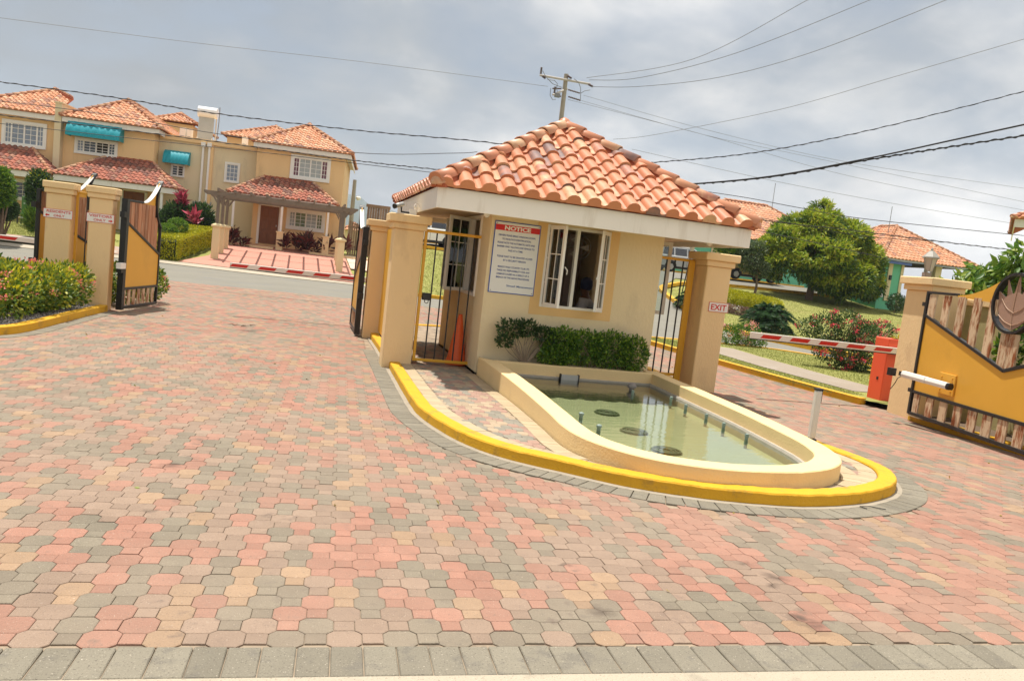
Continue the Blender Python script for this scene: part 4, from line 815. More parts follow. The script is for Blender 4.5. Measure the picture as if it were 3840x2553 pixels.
def person(label, x, y, yaw, cap=False, seat=.62):
    """seated upper figure: one skinned body, with shirt and hair over it"""
    t = thing('person', label, 'person', (x, y, .1)); rot = Matrix.Rotation(yaw, 4, 'Z'); z = seat
    def skinmesh(name, vs, es, rs, m_):
        me = bpy.data.meshes.new(name); me.from_pydata([tuple(rot @ Vector(v)) for v in vs], es, []); ob = bpy.data.objects.new(name, me); C.objects.link(ob)
        md = ob.modifiers.new('s', 'SKIN'); sv = me.skin_vertices[0].data
        for i, r_ in enumerate(rs): sv[i].radius = r_ if isinstance(r_, tuple) else (r_, r_)
        sv[0].use_root = True; ob.modifiers.new('u', 'SUBSURF').levels = 2; ob.modifiers['u'].render_levels = 2
        dg = bpy.context.evaluated_depsgraph_get(); m2 = bpy.data.meshes.new_from_object(ob.evaluated_get(dg)); bpy.data.objects.remove(ob)
        m2.materials.clear(); m2.materials.append(m_); m2.polygons.foreach_set('use_smooth', [True] * len(m2.polygons)); o2 = bpy.data.objects.new(name, m2); C.objects.link(o2); o2.parent = t; o2.location = (0, 0, 0); return o2
    H = [(0, 0, z), (0, 0, z + .2), (0, .01, z + .38), (0, .02, z + .50), (0, .03, z + .57), (0, .05, z + .66), (0, .05, z + .76), (.17, .01, z + .47), (.25, .04, z + .24), (.20, .25, z + .16), (.17, .33, z + .17), (-.17, .01, z + .47), (-.25, .04, z + .24), (-.20, .25, z + .16), (-.17, .33, z + .17), (.10, .15, z - .02), (.11, .42, z - .02), (.11, .44, .12), (.11, .56, .08), (-.10, .15, z - .02), (-.11, .42, z - .02), (-.11, .44, .12), (-.11, .56, .08)]
    E_ = [(0, 1), (1, 2), (2, 3), (3, 4), (4, 5), (5, 6), (3, 7), (7, 8), (8, 9), (9, 10), (3, 11), (11, 12), (12, 13), (13, 14), (0, 15), (15, 16), (16, 17), (17, 18), (0, 19), (19, 20), (20, 21), (21, 22)]
    rs = [.13, .13, (.15, .11), .08, .05, .085, .07, .055, .045, .035, .035, .055, .045, .035, .035, .08, .065, .05, .04, .08, .065, .05, .04]
    skinmesh('body', H, E_, rs, skin_m)
    S = [(0, 0, z - .02), (0, 0, z + .2), (0, .01, z + .38), (0, .015, z + .49), (.18, .01, z + .465), (.255, .04, z + .26), (-.18, .01, z + .465), (-.255, .04, z + .26)]
    skinmesh('shirt', S, [(0, 1), (1, 2), (2, 3), (3, 4), (4, 5), (3, 6), (6, 7)], [.17, (.17, .14), (.18, .13), .09, .075, .065, .075, .065], shirt)
    b = MB(); b.lathe([(.04, -.10), (.088, -.07), (.098, .0), (.09, .06), (.05, .10), (.01, .115)], (0, .03, z + .74), 14); h = b.build('hair' if not cap else 'cap', hair if not cap else mat('cap_blue', (.03, .04, .10), .7), t, smooth=True); h.location = rot @ Vector((0, .03, z + .64 + .0)); return t
person('guard in a white shirt sitting behind the left opening of the guard house window', 3.28, 11.25, R(35)); person('guard in a white shirt behind the right sash of the guard house window', 4.12, 11.0, R(60), True)

# ================================================================== NOTICE BOARD
nb = thing('notice_board', 'large white notice board with red heading and blue text on the guard house wall', 'notice board', (2.685, Y0, 1.23))
f = fr((2.36, Y0, 1.23), (1, 0, 0)); MB(f).box(0, .65, -.012, -.001, 0, .97).build('border', mat('sign_border_blue', (.04, .10, .40), .4), nb); MB(f).box(.012, .638, -.0145, -.006, .012, .958).build('board', mat('notice_sheet', (.74, .74, .72), .22, .03, 3, .15, 5, .5), nb)
MB(f).box(.012, .638, -.0155, -.0146, .848, .925).build('heading_band', sign_r, nb)
ex, ez = Vector((1, 0, 0)), Vector((0, 0, 1))
def nl(s, x, z, h, w, m_=sign_b, bold=.0): text(nb, 'lettering', s, m_, Vector((2.36 + x, Y0 - .0, 1.23 + z)), ex, ez, h, w, .0158, bold)
nl('NOTICE', .325, .886, .058, .37, sign_w, .045)
nw = lambda px0, px1: (px1 - px0) * .0013
LN = [('DRIVERS PLEASE BRING WINDOWS DOWN', .325, .785, .52), ('TO FACILITATE IDENTIFICATION.', .325, .735, .41), ('PLEASE NOTE THE AUTOMATIC GATE AND', .325, .685, .53), ('BARRIER ONLY ALLOWS ONE VEHICLE TO', .325, .635, .53), ('PASS AT A TIME.', .325, .585, .21), ('PLEASE WAIT TO BE GRANTED ACCESS', .325, .500, .50), ('BY A SECURITY PERSON', .325, .450, .32), ('MANGO WALK COUNTRY CLUB LTD.', .325, .360, .45), ('TAKES NO RESPONSIBILITY FOR ANY', .325, .312, .47), ('DAMAGE CAUSED AS A RESULT OF A', .325, .264, .46), ('BREACH OF THE ABOVE PROCEDURE', .325, .216, .47)]
for s, x, z, w in LN: nl(s, x, z, .026, w, sign_b, .026)
nl('Signed: Management', .44, .105, .036, .38, mat('text_blue', (.03, .10, .35), .4), .02)
for a in (.03, .62):
    for b in (.03, .94): MB(f).box(a - .005, a + .005, -.018, -.0146, b - .005, b + .005).build('screw', black, nb)
# ================================================================== TILED ROOFS
def tile_geo(w, Ln, h, n=6, lift=.034):
    bw = .70 * w; prof = []
    for k in range(n + 1): a = math.pi * k / n; prof.append((bw / 2 - bw / 2 * math.cos(a), h * math.sin(a) ** .85))
    prof += [(bw + .10 * w, -.012), (w * .93, -.004), (w * 1.03, .016)]
    V = []; F = []; m_ = len(prof)
    for (y, l, sc) in ((0, lift, 1), (Ln, 0, .93)):
        for (x, z) in prof: V.append((x if sc == 1 else bw / 2 + (x - bw / 2) * (sc if x < bw else 1), y, z * sc + l))
    for i in range(m_ - 1): F.append((i, i + 1, m_ + i + 1, m_ + i))
    b = len(V)
    for (x, z) in prof: V.append((x, .004, min(z, 0) - .004 + .0))          # closed lower end
    for i in range(m_ - 1): F.append((i + 1, i, b + i, b + i + 1))
    return V, F
def clip_mesh(V, F, planes, name, m_):
    bm = bmesh.new(); vs = [bm.verts.new(v) for v in V]
    for f in F: bm.faces.new([vs[i] for i in f])
    for co, no in planes:
        bmesh.ops.bisect_plane(bm, geom=bm.verts[:] + bm.edges[:] + bm.faces[:], plane_co=co, plane_no=no, clear_outer=True)
    if not bm.faces: bm.free(); return None
    bm.normal_update(); me = bpy.data.meshes.new(name); sm = [abs(f.normal.y) < .7 for f in bm.faces]
    bmesh.ops.split_edges(bm, edges=[e for e in bm.edges if len(e.link_faces) == 2 and e.calc_face_angle(0) > .9])
    bm.to_mesh(me); bm.free(); me.materials.append(m_); me.polygons.foreach_set('use_smooth', sm); return me
TM = {}
def roof_face(parent, O, eu, ein, Ln, run, pitch, lk, rk, w, ex, m_, indiv=True, h=.075, umax=None, vis=None, deck=mortar):
    """one tiled slope. O eave start, eu along the eave, ein inwards; lk, rk plan slope of the hips (0 = square end)"""
    O, eu, ein = Vector(O), Vector(eu).normalized(), Vector(ein).normalized(); cp, sp = math.cos(pitch), math.sin(pitch)
    up = ein * cp + Vector((0, 0, 1)) * sp; nrm = eu.cross(up)
    if nrm.z < 0: nrm = -nrm
    rot = Matrix((eu, up, nrm)).transposed(); S = run / cp; um = umax or Ln
    d_ = MB((O - nrm * .0, eu, up, nrm)); q = [(lk * .06 * cp, .06), (min(Ln - rk * .06 * cp, um), .06), (min(Ln - rk * run, um), S), (lk * run, S)]
    if abs(q[2][0] - q[3][0]) < .02: q = q[:3]
    d_.prism(q, -.07, -.02); d_.build('roof_deck', deck, parent)
    nc = max(1, round(Ln / w)); w2 = Ln / nc; nr = int(S / ex) + 1; key = (round(w2, 3), ex, h)
    V, F = tile_geo(w2, ex * 1.18, h)
    if key not in TM: TM[key] = {}
    if id(m_) not in TM[key]: TM[key][id(m_)] = clip_mesh(V, F, [], 'tile', m_)
    fV, fF = [], []; flip = eu.cross(up).z < 0
    for j in range(nr):
        for i in range(nc):
            u0, s0 = i * w2, j * ex - .03; s1 = s0 + ex * 1.18
            if s0 + .02 > S or u0 > um - .02: continue
            L0, R0 = lk * (s0) * cp, Ln - rk * (s0) * cp; L1, R1 = lk * s1 * cp, Ln - rk * s1 * cp
            if u0 + w2 < L0 + .03 or u0 > R0 - .03: continue
            pl_ = []
            if lk and u0 < L1: pl_.append(((lk * 0 * cp - u0, 0 - s0, 0), (-1, lk * cp, 0)))
            if rk and u0 + w2 * 1.03 > R1: pl_.append(((Ln - u0, -s0, 0), (1, rk * cp, 0)))
            if s1 > S: pl_.append(((0, S - s0, 0), (0, 1, 0)))
            if u0 + w2 > um: pl_.append(((um - u0, 0, 0), (1, 0, 0)))
            jit = Vector((random.uniform(-.004, .004), random.uniform(-.006, .006), random.uniform(-.002, .003)))
            if indiv:
                me = clip_mesh(V, F, pl_, 'tile', m_) if pl_ else TM[key][id(m_)]
                if me is None: continue
                ob = bpy.data.objects.new('tile', me); C.objects.link(ob); ob.parent = parent
                M4 = rot.to_4x4(); M4.translation = O + eu * (u0 + jit.x) + up * (s0 + jit.y) + nrm * jit.z - wloc(parent); ob.matrix_local = M4 @ Matrix.Rotation(random.uniform(-.012, .012), 4, 'Z')
            else:
                me = clip_mesh(V, F, pl_, 'tile', m_)
                if me is None: continue
                b = len(fV); fV += [tuple(O + eu * (u0 + v.co.x) + up * (s0 + v.co.y) + nrm * v.co.z) for v in me.vertices]; fF += [tuple(k + b for k in p.vertices) for p in me.polygons]; bpy.data.meshes.remove(me)
    if fV:
        b = MB(); b.add(fV, fF); o = b.build('tile_field', m_, parent, smooth=False); stuff(o)
def ridge_caps(parent, P, Q, r, ln, m_, end=True, lift=.02, mort=True):
    P, Q = Vector(P), Vector(Q); d = (Q - P).normalized(); L_ = (Q - P).length; n = max(1, round(L_ / ln)); st = L_ / n; u = d.cross(Vector((0, 0, 1))).normalized(); nz = u.cross(d)
    if mort: MB((P - nz * .06, d, u, nz)).prism([(-r * 1.05, -.03), (r * 1.05, -.03), (r * .62, .06), (-r * .62, .06)], 0, L_, 'x').build('ridge_mortar', mortar, parent)
    for k in range(n):
        a = P + d * (k * st - .03) + nz * (lift + .018); b = P + d * ((k + 1) * st) + nz * lift; vs = []; fs = []; s_ = 8; jit = random.uniform(-.008, .008)
        for (c, rr_) in ((a, r * 1.06), (b, r * .93)):
            for i in range(s_ + 1): an = math.pi * i / s_; vs.append(c + u * (rr_ * math.cos(an) + jit) + nz * (rr_ * math.sin(an) - r * .35))
        for (c, rr_) in ((a, r * .90), ):
            for i in range(s_ + 1): an = math.pi * i / s_; vs.append(c + u * (rr_ * math.cos(an) + jit) + nz * (rr_ * math.sin(an) - r * .35))
        m1 = s_ + 1
        for i in range(s_): fs += [(i, i + 1, m1 + i + 1, m1 + i), (i + 1, i, 2 * m1 + i, 2 * m1 + i + 1)]
        if k == 0 and end: 
            fs.append(tuple(2 * m1 + i for i in range(m1)))
        MB().add(vs, fs).build('ridge_tile', m_, parent, smooth=True)
    if end:
        b = MB((P + nz * (lift - .02) + d * .02, d, u, nz)); b.add([(-.10 * math.cos(t_) * 1.0, r * .98 * math.sin(t_) * math.cos(p_), r * .98 * math.sin(t_) * math.sin(p_) - r * .30) for t_ in np.linspace(0.05, math.pi / 2, 5) for p_ in np.linspace(0, math.pi, 9)], [(i * 9 + k, i * 9 + k + 1, i * 9 + 10 + k, i * 9 + 9 + k) for i in range(4) for k in range(8)]); b.build('ridge_end', m_, parent, smooth=True)
def hip_roof(parent, f, x0, x1, y0, y1, z, pitch, w, ex, m_, indiv=('front', 'left', 'right', 'back'), cap=.10, capl=.30, h=.075, umax=None, faces=('front', 'left', 'right', 'back')):
    o, ex_, ey_, ez_ = f; PT = lambda a, b, c: o + ex_ * a + ey_ * b + ez_ * c
    run = min(x1 - x0, y1 - y0) / 2; tp = math.tan(pitch)
    if 'front' in faces: roof_face(parent, PT(x0, y0, z), ex_, ey_, x1 - x0, run, pitch, 1, 1, w, ex, m_, 'front' in indiv, h, umax)
    if 'left' in faces: roof_face(parent, PT(x0, y1, z), -ey_, ex_, y1 - y0, run, pitch, 1, 1, w, ex, m_, 'left' in indiv, h)
    if 'right' in faces: roof_face(parent, PT(x1, y0, z), ey_, -ex_, y1 - y0, run, pitch, 1, 1, w, ex, m_, 'right' in indiv, h)
    if 'back' in faces: roof_face(parent, PT(x1, y1, z), -ex_, -ey_, x1 - x0, run, pitch, 1, 1, w, ex, m_, 'back' in indiv, h)
    zt = z + run * tp + .03; c = (x0 + x1) / 2, (y0 + y1) / 2
    if x1 - x0 > y1 - y0: A_1, A_2 = (x0 + run, c[1]), (x1 - run, c[1]); cor = [((x0, y0), A_1), ((x0, y1), A_1), ((x1, y0), A_2), ((x1, y1), A_2)]
    else: A_1, A_2 = (c[0], y0 + run), (c[0], y1 - run); cor = [((x0, y0), A_1), ((x1, y0), A_1), ((x0, y1), A_2), ((x1, y1), A_2)]
    for p, q in cor:
        if umax and p[0] == x1: continue
        ridge_caps(parent, PT(p[0], p[1], z + .045), PT(q[0], q[1], zt + .02), cap, capl, m_)
    if math.dist(A_1, A_2) > .25: ridge_caps(parent, PT(*A_1, zt + .045), PT(*A_2, zt + .045), cap * 1.05, capl, m_, end=False)
    b = MB(f); b.lathe([(cap * 1.15, 0), (cap * 1.05, .05), (cap * .6, .11), (cap * .2, .13)], (A_1[0], A_1[1], zt + .0), 12); b.build('ridge_end', m_, parent, smooth=True)
I4 = fr((0, 0, 0), (1, 0, 0))
hip_roof(gh, I4, 1.40, 5.80, 9.33, 13.90, 2.50, R(30.6), .275, .335, terracotta, cap=.105, capl=.33, h=.088)
# camera and lamp on the gatehouse eave
t_ = thing('security_camera', 'small grey security camera on a bracket at the gatehouse eave', 'camera', (1.0, 9.9, 2.2)); ca = onY(1500, 768, 10.6); 
fc = fr(ca, (-.75, -.65, -.25), None); fc = (ca, Vector((-.72, -.62, -.30)).normalized(), Vector((.65, -.75, 0)).normalized(), Vector((0, 0, 1)))
MB().tube([ca + fc[1] * -.06, ca + fc[1] * .10], .032, 10).build('body', steel, t_, smooth=True); MB().tube([ca + fc[1] * .095, ca + fc[1] * .115], .036, 10).build('hood', black, t_); MB().tube([ca + fc[1] * -.03, ca + Vector((.03, .02, -.09)), ca + Vector((.16, .02, -.09))], .014, 6).build('bracket', black, t_)
MB((ca + Vector((.16, .02, -.09)), Vector((1, 0, 0)), Vector((0, 1, 0)), Vector((0, 0, 1)))).box(-.02, .07, -.03, .03, -.06, .05).build('mount', white2, t_)
t_ = thing('wall_light', 'small white lamp holder with a bare hook on top of the front gate pillar', 'lamp holder', (1.35, 10.8, 2.15)); MB().tube([(1.36, 10.8, 2.15), (1.36, 10.8, 2.27)], .02, 8).build('stem', white2, t_); MB().tube([(1.37 + .035 * math.cos(a), 10.79, 2.28 + .035 * math.sin(a)) for a in np.linspace(-.5, 4.4, 12)], .007, 5).build('hook', white2, t_)
t_ = thing('ceiling_light', 'round white light under the gatehouse soffit near the side window', 'light', (2.25, 10.3, 2.28)); b = MB(); b.lathe([(.045, .02), (.05, 0), (.04, -.05), (.01, -.07)], (2.2, 10.0, 2.28), 12); b.build('globe', white2, t_, smooth=True)
t_ = thing('ceiling_light', 'round white light under the gatehouse soffit above the exit sign pillar', 'light', (5.4, 10.0, 2.28)); b = MB(); b.lathe([(.045, .02), (.05, 0), (.04, -.05), (.01, -.07)], (5.45, 9.9, 2.28), 12); b.build('globe', white2, t_, smooth=True)

# ================================================================== HOUSES ACROSS THE STREET
TH = R(-4.5); HD = Vector((math.cos(TH), math.sin(TH), 0)); HN = Vector((math.sin(TH), -math.cos(TH), 0)); HP = Vector((-2, 43, 0)); HF = (HP, HD, -HN, Vector((0, 0, 1)))
def hp(px, py, dep=-.35):
    P = onpl(px, py, HP + HN * dep, HN); return ((P - HP).dot(HD), P.z)
def hrect(a, b, conv, dep=-.35): (s0, z1), (s1, z0) = hp(*conv(*a), dep), hp(*conv(*b), dep); return s0, s1, z0, z1
def hwin(t, s0, s1, z0, z1, y, kind='4', gm=None, trim=.16, label=None):
    """white framed window in the wall plane y (window > frame, pane, glazing_bar)"""
    gms = gm or [glass]; gi = 0; w = bpy.data.objects.new('window', None); C.objects.link(w); w.parent = t; w.location = (HP + HD * s0 - HN * y + Vector((0, 0, z0))) - wloc(t)
    F = lambda *a: MB(HF).box(*a)
    for n_, a in (('trim', (s0, s1, y - .07, y, z1 - trim, z1)), ('trim', (s0, s1, y - .09, y, z0, z0 + trim)), ('trim', (s0, s0 + trim, y - .065, y, z0 + trim, z1 - trim)), ('trim', (s1 - trim, s1, y - .065, y, z0 + trim, z1 - trim))): F(*a).build(n_, white2, w)
    a0, a1, b0, b1 = s0 + trim, s1 - trim, z0 + trim, z1 - trim; W_ = a1 - a0
    cols = {'4': [(0, .17, 1), (.17, .5, 2), (.5, .83, 2), (.83, 1, 1)], '2': [(0, .5, 1), (.5, 1, 1)], '1': [(0, 1, 3)], '22': [(0, .5, 2), (.5, 1, 2)]}[kind]
    for k, (u0, u1, nb) in enumerate(cols):
        c0, c1 = a0 + W_ * u0, a0 + W_ * u1; F(c0 + .03, c1 - .03, y - .012, y - .004, b0 + .03, b1 - .03).build('pane', gms[k % len(gms)], w)
        for q in ((c0, c0 + .035), (c1 - .035, c1)): F(q[0], q[1], y - .045, y - .003, b0, b1).build('frame', white2, w)
        F(c0 + .035, c1 - .035, y - .045, y - .003, b0, b0 + .04).build('frame', white2, w); F(c0 + .035, c1 - .035, y - .045, y - .003, b1 - .04, b1).build('frame', white2, w)
        for i in range(nb - 1 if nb > 1 else (1 if u1 - u0 < .3 else 0)): n_b = max(nb - 1, 1); x = c0 + (c1 - c0) * (i + 1) / (n_b + 1); F(x - .012, x + .012, y - .03, y - .013, b0 + .04, b1 - .04).build('glazing_bar', white2, w)
        for i in range(3): z = b0 + (b1 - b0) * (i + 1) / 4; F(c0 + .035, c1 - .035, y - .028, y - .0135, z - .012, z + .012).build('glazing_bar', white2, w)
    return w
ZB = .9; WY = .35
def porch(t, s0, s1, z, dep, run, indiv=True):
    """tiled lean-to roof: eave line at depth dep in front of the wall"""
    y0 = -dep; Pz = math.radians(30); PT = lambda a, b, c: HP + HD * a - HN * b + Vector((0, 0, c))
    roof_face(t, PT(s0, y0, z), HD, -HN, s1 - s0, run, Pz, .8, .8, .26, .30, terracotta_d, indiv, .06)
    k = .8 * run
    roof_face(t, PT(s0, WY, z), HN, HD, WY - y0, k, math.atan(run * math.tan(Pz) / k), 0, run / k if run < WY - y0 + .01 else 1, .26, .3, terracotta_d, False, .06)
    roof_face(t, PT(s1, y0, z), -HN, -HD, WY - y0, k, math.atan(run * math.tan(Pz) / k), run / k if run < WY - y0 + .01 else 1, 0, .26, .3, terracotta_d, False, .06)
    zt = z + run * math.tan(Pz)
    ridge_caps(t, PT(s0, y0, z + .03), PT(s0 + k, y0 + run, zt + .03), .085, .33, terracotta_h); ridge_caps(t, PT(s1, y0, z + .03), PT(s1 - k, y0 + run, zt + .03), .085, .33, terracotta_h)
    ridge_caps(t, PT(s0 + k, y0 + run, zt + .02), PT(s1 - k, y0 + run, zt + .02), .085, .33, mortar, end=False)
    MB(HF).box(s0 + .06, s1 - .06, y0 + .05, y0 + .09, z - .30, z - .03).build('porch_fascia', white, t); MB(HF).box(s0 + .06, s0 + .10, y0 + .09, WY, z - .30, z - .03).build('porch_fascia', white, t); MB(HF).box(s1 - .10, s1 - .06, y0 + .09, WY, z - .30, z - .03).build('porch_fascia', white, t)
    MB(HF).box(s0 + .1, s1 - .1, y0 + .09, WY, z - .28, z - .24).build('porch_ceiling', stucco_h, t)
def downlight(): pass
# --- house 3: the one with the pergola
h3 = thing('terrace_house', 'ochre two storey house with a pergola over its pink driveway', 'house', (0, 43, 1), 'terrace houses across the street')
MB(HF).box(-1.2, 3.36, WY, 8, .6, 6.38).build('wall', stucco_h, h3)
for a in ((-1.36, 3.66, -.02, .02), (3.62, 3.66, .02, 8.2), (-1.36, -1.32, .02, 8.2)): MB(HF).box(a[0], a[1], a[2], a[3], 6.18, 6.40).build('fascia', white, h3)
MB(HF).box(-1.30, 3.60, .02, 8.1, 6.36, 6.39).build('eave_soffit', white, h3)
hip_roof(h3, HF, -1.45, 3.75, -.1, 8.2, 6.44, R(30.5), .26, .30, terracotta_h, indiv=('front',), cap=.10, capl=.34, h=.06, faces=('front', 'left', 'right', 'back'))
cur = [mat('purple_curtain', (.16, .05, .08), .5, .2, 6), glass_c, glass_c, mat('purple_curtain2', (.16, .05, .08), .5)]
s = hrect((880, 398), (1198, 645), r2); hwin(h3, *s, WY, '4', cur)
s = hrect((845, 850), (1155, 1062), r2); hwin(h3, s[0], s[1], s[2], s[3], WY, '4', [glass_c, mat('green_reflect', (.16, .20, .10), .08, .5, 2)])
s = hrect((605, 825), (765, 1170), r2); dr = bpy.data.objects.new('door', None); C.objects.link(dr); dr.parent = h3; dr.location = HP + HD * s[0] + Vector((0, 0, s[2])) - wloc(h3)
def door(dr, s0, s1, z0, z1, y, side=white2):
    MB(HF).box(s0, s1, y - .02, y, z0, z1).build('leaf', wood_door, dr)
    for i in range(2):
        for j in range(3): x = s0 + (s1 - s0) * (.12 + .44 * i); z = z0 + (z1 - z0) * (.06 + .32 * j); MB(HF).box(x, x + (s1 - s0) * .32, y - .045, y - .02, z, z + (z1 - z0) * .24).build('door_panel', wood_door, dr, bevel=.015)
    for a in ((s0 - .12, s0), (s1, s1 + .12)): MB(HF).box(a[0], a[1], y - .06, y, z0 - .05, z1 + .1).build('frame', side, dr)
    MB(HF).box(s0 - .12, s1 + .12, y - .06, y, z1, z1 + .12).build('frame', side, dr); MB(HF).box(s1 - .12, s1 - .08, y - .08, y - .02, z0 + .95, z0 + 1.05).build('handle', steel, dr)
door(dr, s[0] + .12, s[1] - .06, s[2] + .05, s[3], WY)
s = hp(*r2(340, 712), 1.5); e = hp(*r2(1265, 822), 1.5); porch(h3, s[0], e[0], (s[1] + e[1]) / 2, 1.5, 1.85)
for px in ((397, 800, 400, 1010), (805, 840, 795, 1050), (1192, 880, 1180, 1090)):
    a = hp(*r2(px[0], px[1]), 1.3); b_ = hp(*r2(px[2], px[3]), 1.3); MB(HF).box(a[0] - .05, a[0] + .05, -1.35, -1.25, b_[1], a[1] + .1).build('porch_column', white2, h3); MB(HF).box(a[0] - .16, a[0] + .16, -1.46, -1.14, .6, b_[1] - .06).build('column_base', cream_trim, h3); MB(HF).box(a[0] - .2, a[0] + .2, -1.5, -1.1, b_[1] - .06, b_[1]).build('column_cap', cream_trim, h3)
MB(HF).box(-1.3, 3.4, -.9, WY, .7, 1.06).build('doorstep', pinkpave, h3)
# --- cream link building with flat roof
lk = thing('link_building', 'cream two storey flat roofed link between the ochre houses', 'building', (-5.5, 44, 1))
MB(HF).box(-6.3, -1.2, 1.2, 8, .6, 6.05).build('wall', stucco_l, lk); MB(HF).box(-6.25, -1.2, 1.05, 8, 6.05, 6.30).build('parapet', stucco_h, lk)
MB(HF).box(-3.80, -3.55, 1.1, 1.2, .7, 6.05).build('pilaster', stucco_h, lk)
for px in ((1710, 650), (1762, 655)):
    a = hp(*r1(*px), -1.05); MB(HF).box(a[0] - .05, a[0] + .05, 1.05, 1.14, 1.2, a[1] - .15).build('downpipe', white2, lk); MB(HF).box(a[0] - .11, a[0] + .11, .98, 1.16, a[1] - .15, a[1] + .08).build('hopper', white2, lk)
s = hrect((1440, 815), (1548, 935), r1, -1.2); hwin(lk, *s, 1.2, '2', [glass, dark], .06)
s = hrect((1893, 800), (2008, 985), r1, -1.2); hwin(lk, *s, 1.2, '1', [blinds], .09)
def awning(label, rc, dep, y, n=1.):
    s0, s1, z0, z1 = rc; t = thing('awning', label, 'awning', HP + HD * s0 - HN * y + Vector((0, 0, z0)), 'teal window awnings'); P_ = [(dep * math.sin(a), z0 + (z1 - z0) * math.cos(a)) for a in np.linspace(0, math.pi / 2, 9)]; vs = []; fs = []; nn_ = 24
    for i in range(nn_ + 1):
        x = s0 + (s1 - s0) * i / nn_
        for k, (d, z) in enumerate(P_): vs.append((x, y - d - .02 * math.sin(i * 1.7 + k) * (1 if 0 < i < nn_ else 0), z + (-.05 * abs(math.sin(i * math.pi / 4)) if k == 0 else 0)))
    for i in range(nn_):
        for k in range(8): fs.append((i * 9 + k, i * 9 + 9 + k, i * 9 + 10 + k, i * 9 + k + 1))
    MB(HF).add(vs, fs).build('canopy', teal, t, smooth=True)
    for x in (s0, s1 - .01): MB(HF).prism([(y, z0), (y, z1)] + [(y - d, z) for d, z in P_], x, x + .01, 'x').build('side_panel', teal, t)
awning('small teal awning over the window of the cream link building', hrect((1380, 690), (1585, 832), r1, -.9), .55, 1.2)
for k, px in enumerate(((1637, 1162), (1748, 1168))):
    a = hp(*r1(*px), -1.1); t_ = thing('electric_meter', ['round grey electric meter left of the downpipes', 'round grey electric meter right of the downpipes'][k], 'meter', HP + HD * a[0] - HN * 1.15 + Vector((0, 0, a[1]))); MB(HF).box(a[0] - .14, a[0] + .14, 1.12, 1.2, a[1] - .2, a[1] + .2).build('box', steel, t_); MB((HP + HD * a[0] - HN * 1.12 + Vector((0, 0, a[1])), HD, Vector((0, 0, 1)), HN)).lathe([(.11, 0), (.11, .06), (.08, .10)], (0, 0, 0), 12).build('dial', chrome, t_)
# --- house 2
h2 = thing('terrace_house', 'ochre two storey house with the wide teal awning', 'house', (-9, 43.5, 1), 'terrace houses across the street')
MB(HF).box(-10.62, -6.3, WY, 8, .6, 6.30).build('wall', stucco_h, h2)
for a in ((-10.60, -6.0, -.02, .02), (-6.04, -6.0, .02, 8.2)): MB(HF).box(a[0], a[1], a[2], a[3], 6.12, 6.36).build('fascia', white, h2)
MB(HF).box(-10.6, -6.04, .02, 8.1, 6.32, 6.35).build('eave_soffit', white, h2)
hip_roof(h2, HF, -10.66, -5.86, -.1, 8.2, 6.40, R(31.5), .26, .30, terracotta_h, indiv=('front',), cap=.10, capl=.34, h=.06)
s = hrect((632, 590), (985, 772), r1); hwin(h2, *s, WY, '4', [blinds, glass, dark, glass], .12)
awning('wide teal awning over the upper window of the ochre house', hrect((572, 432), (1015, 635), r1, .1), .75, WY)
s = hp(*r1(432, 900), 1.8); e = hp(*r1(1478, 1028), 1.8); porch(h2, s[0], e[0], (s[1] + e[1]) / 2 + .03, 1.8, 2.15)
s = hrect((1040, 1040), (1195, 1420), r1); dr = bpy.data.objects.new('door', None); C.objects.link(dr); dr.parent = h2; dr.location = HP + HD * s[0] + Vector((0, 0, 1)) - wloc(h2); door(dr, s[0], s[1], 1.12, s[3], WY)
for px in ((1362, 1045, 1345, 1275),):
    a = hp(*r1(px[0], px[1]), 1.6); b_ = hp(*r1(px[2], px[3]), 1.6); MB(HF).box(a[0] - .06, a[0] + .06, -1.66, -1.54, b_[1], a[1] + .1).build('porch_column', white2, h2); MB(HF).box(a[0] - .2, a[0] + .2, -1.8, -1.4, .6, b_[1] - .06).build('column_base', cream_trim, h2); MB(HF).box(a[0] - .25, a[0] + .25, -1.85, -1.35, b_[1] - .06, b_[1]).build('column_cap', cream_trim, h2)
MB(HF).box(-10.6, -6.3, -1.5, WY, .7, 1.0).build('doorstep', concrete, h2)
# --- party wall and house 1
MB(HF).box(-10.92, -10.62, -.05, 8, .6, 6.98).build('party_wall', stucco_l, h2); MB(HF).box(-10.96, -10.58, -.09, 8, 6.98, 7.05).build('wall_cap', stucco_l, h2)
h1 = thing('terrace_house', 'ochre two storey house at the far left edge behind the garden', 'house', (-13, 43.5, 1), 'terrace houses across the street')
MB(HF).box(-16.2, -10.93, WY, 8, .6, 6.30).build('wall', stucco_h, h1); MB(HF).box(-16.0, -10.93, -.02, .02, 6.10, 6.34).build('fascia', white, h1); MB(HF).box(-16.0, -10.93, .02, 8.1, 6.31, 6.34).build('eave_soffit', white, h1)
hip_roof(h1, HF, -15.1, -9.1, -.1, 8.2, 6.38, R(28), .26, .30, terracotta_h, indiv=('front',), cap=.10, capl=.34, h=.06, umax=4.15, faces=('front', 'left'))
s = hrect((22, 437), (388, 702), r1); hwin(h1, *s, WY, '4', [blinds], .14)
s = hrect((20, 925), (300, 1140), r1); hwin(h1, s[0] - .6, s[1], s[2], s[3], WY, '22', [mat('pane_reflect', (.22, .13, .08), .08, .6, 1.5), glass], .14)
s = hp(*r1(420, 905), 1.8); a = hp(*r1(430, 905), 1.8); porch(h1, -17.5, a[0] - .02, a[1] + .03, 1.8, 2.15)
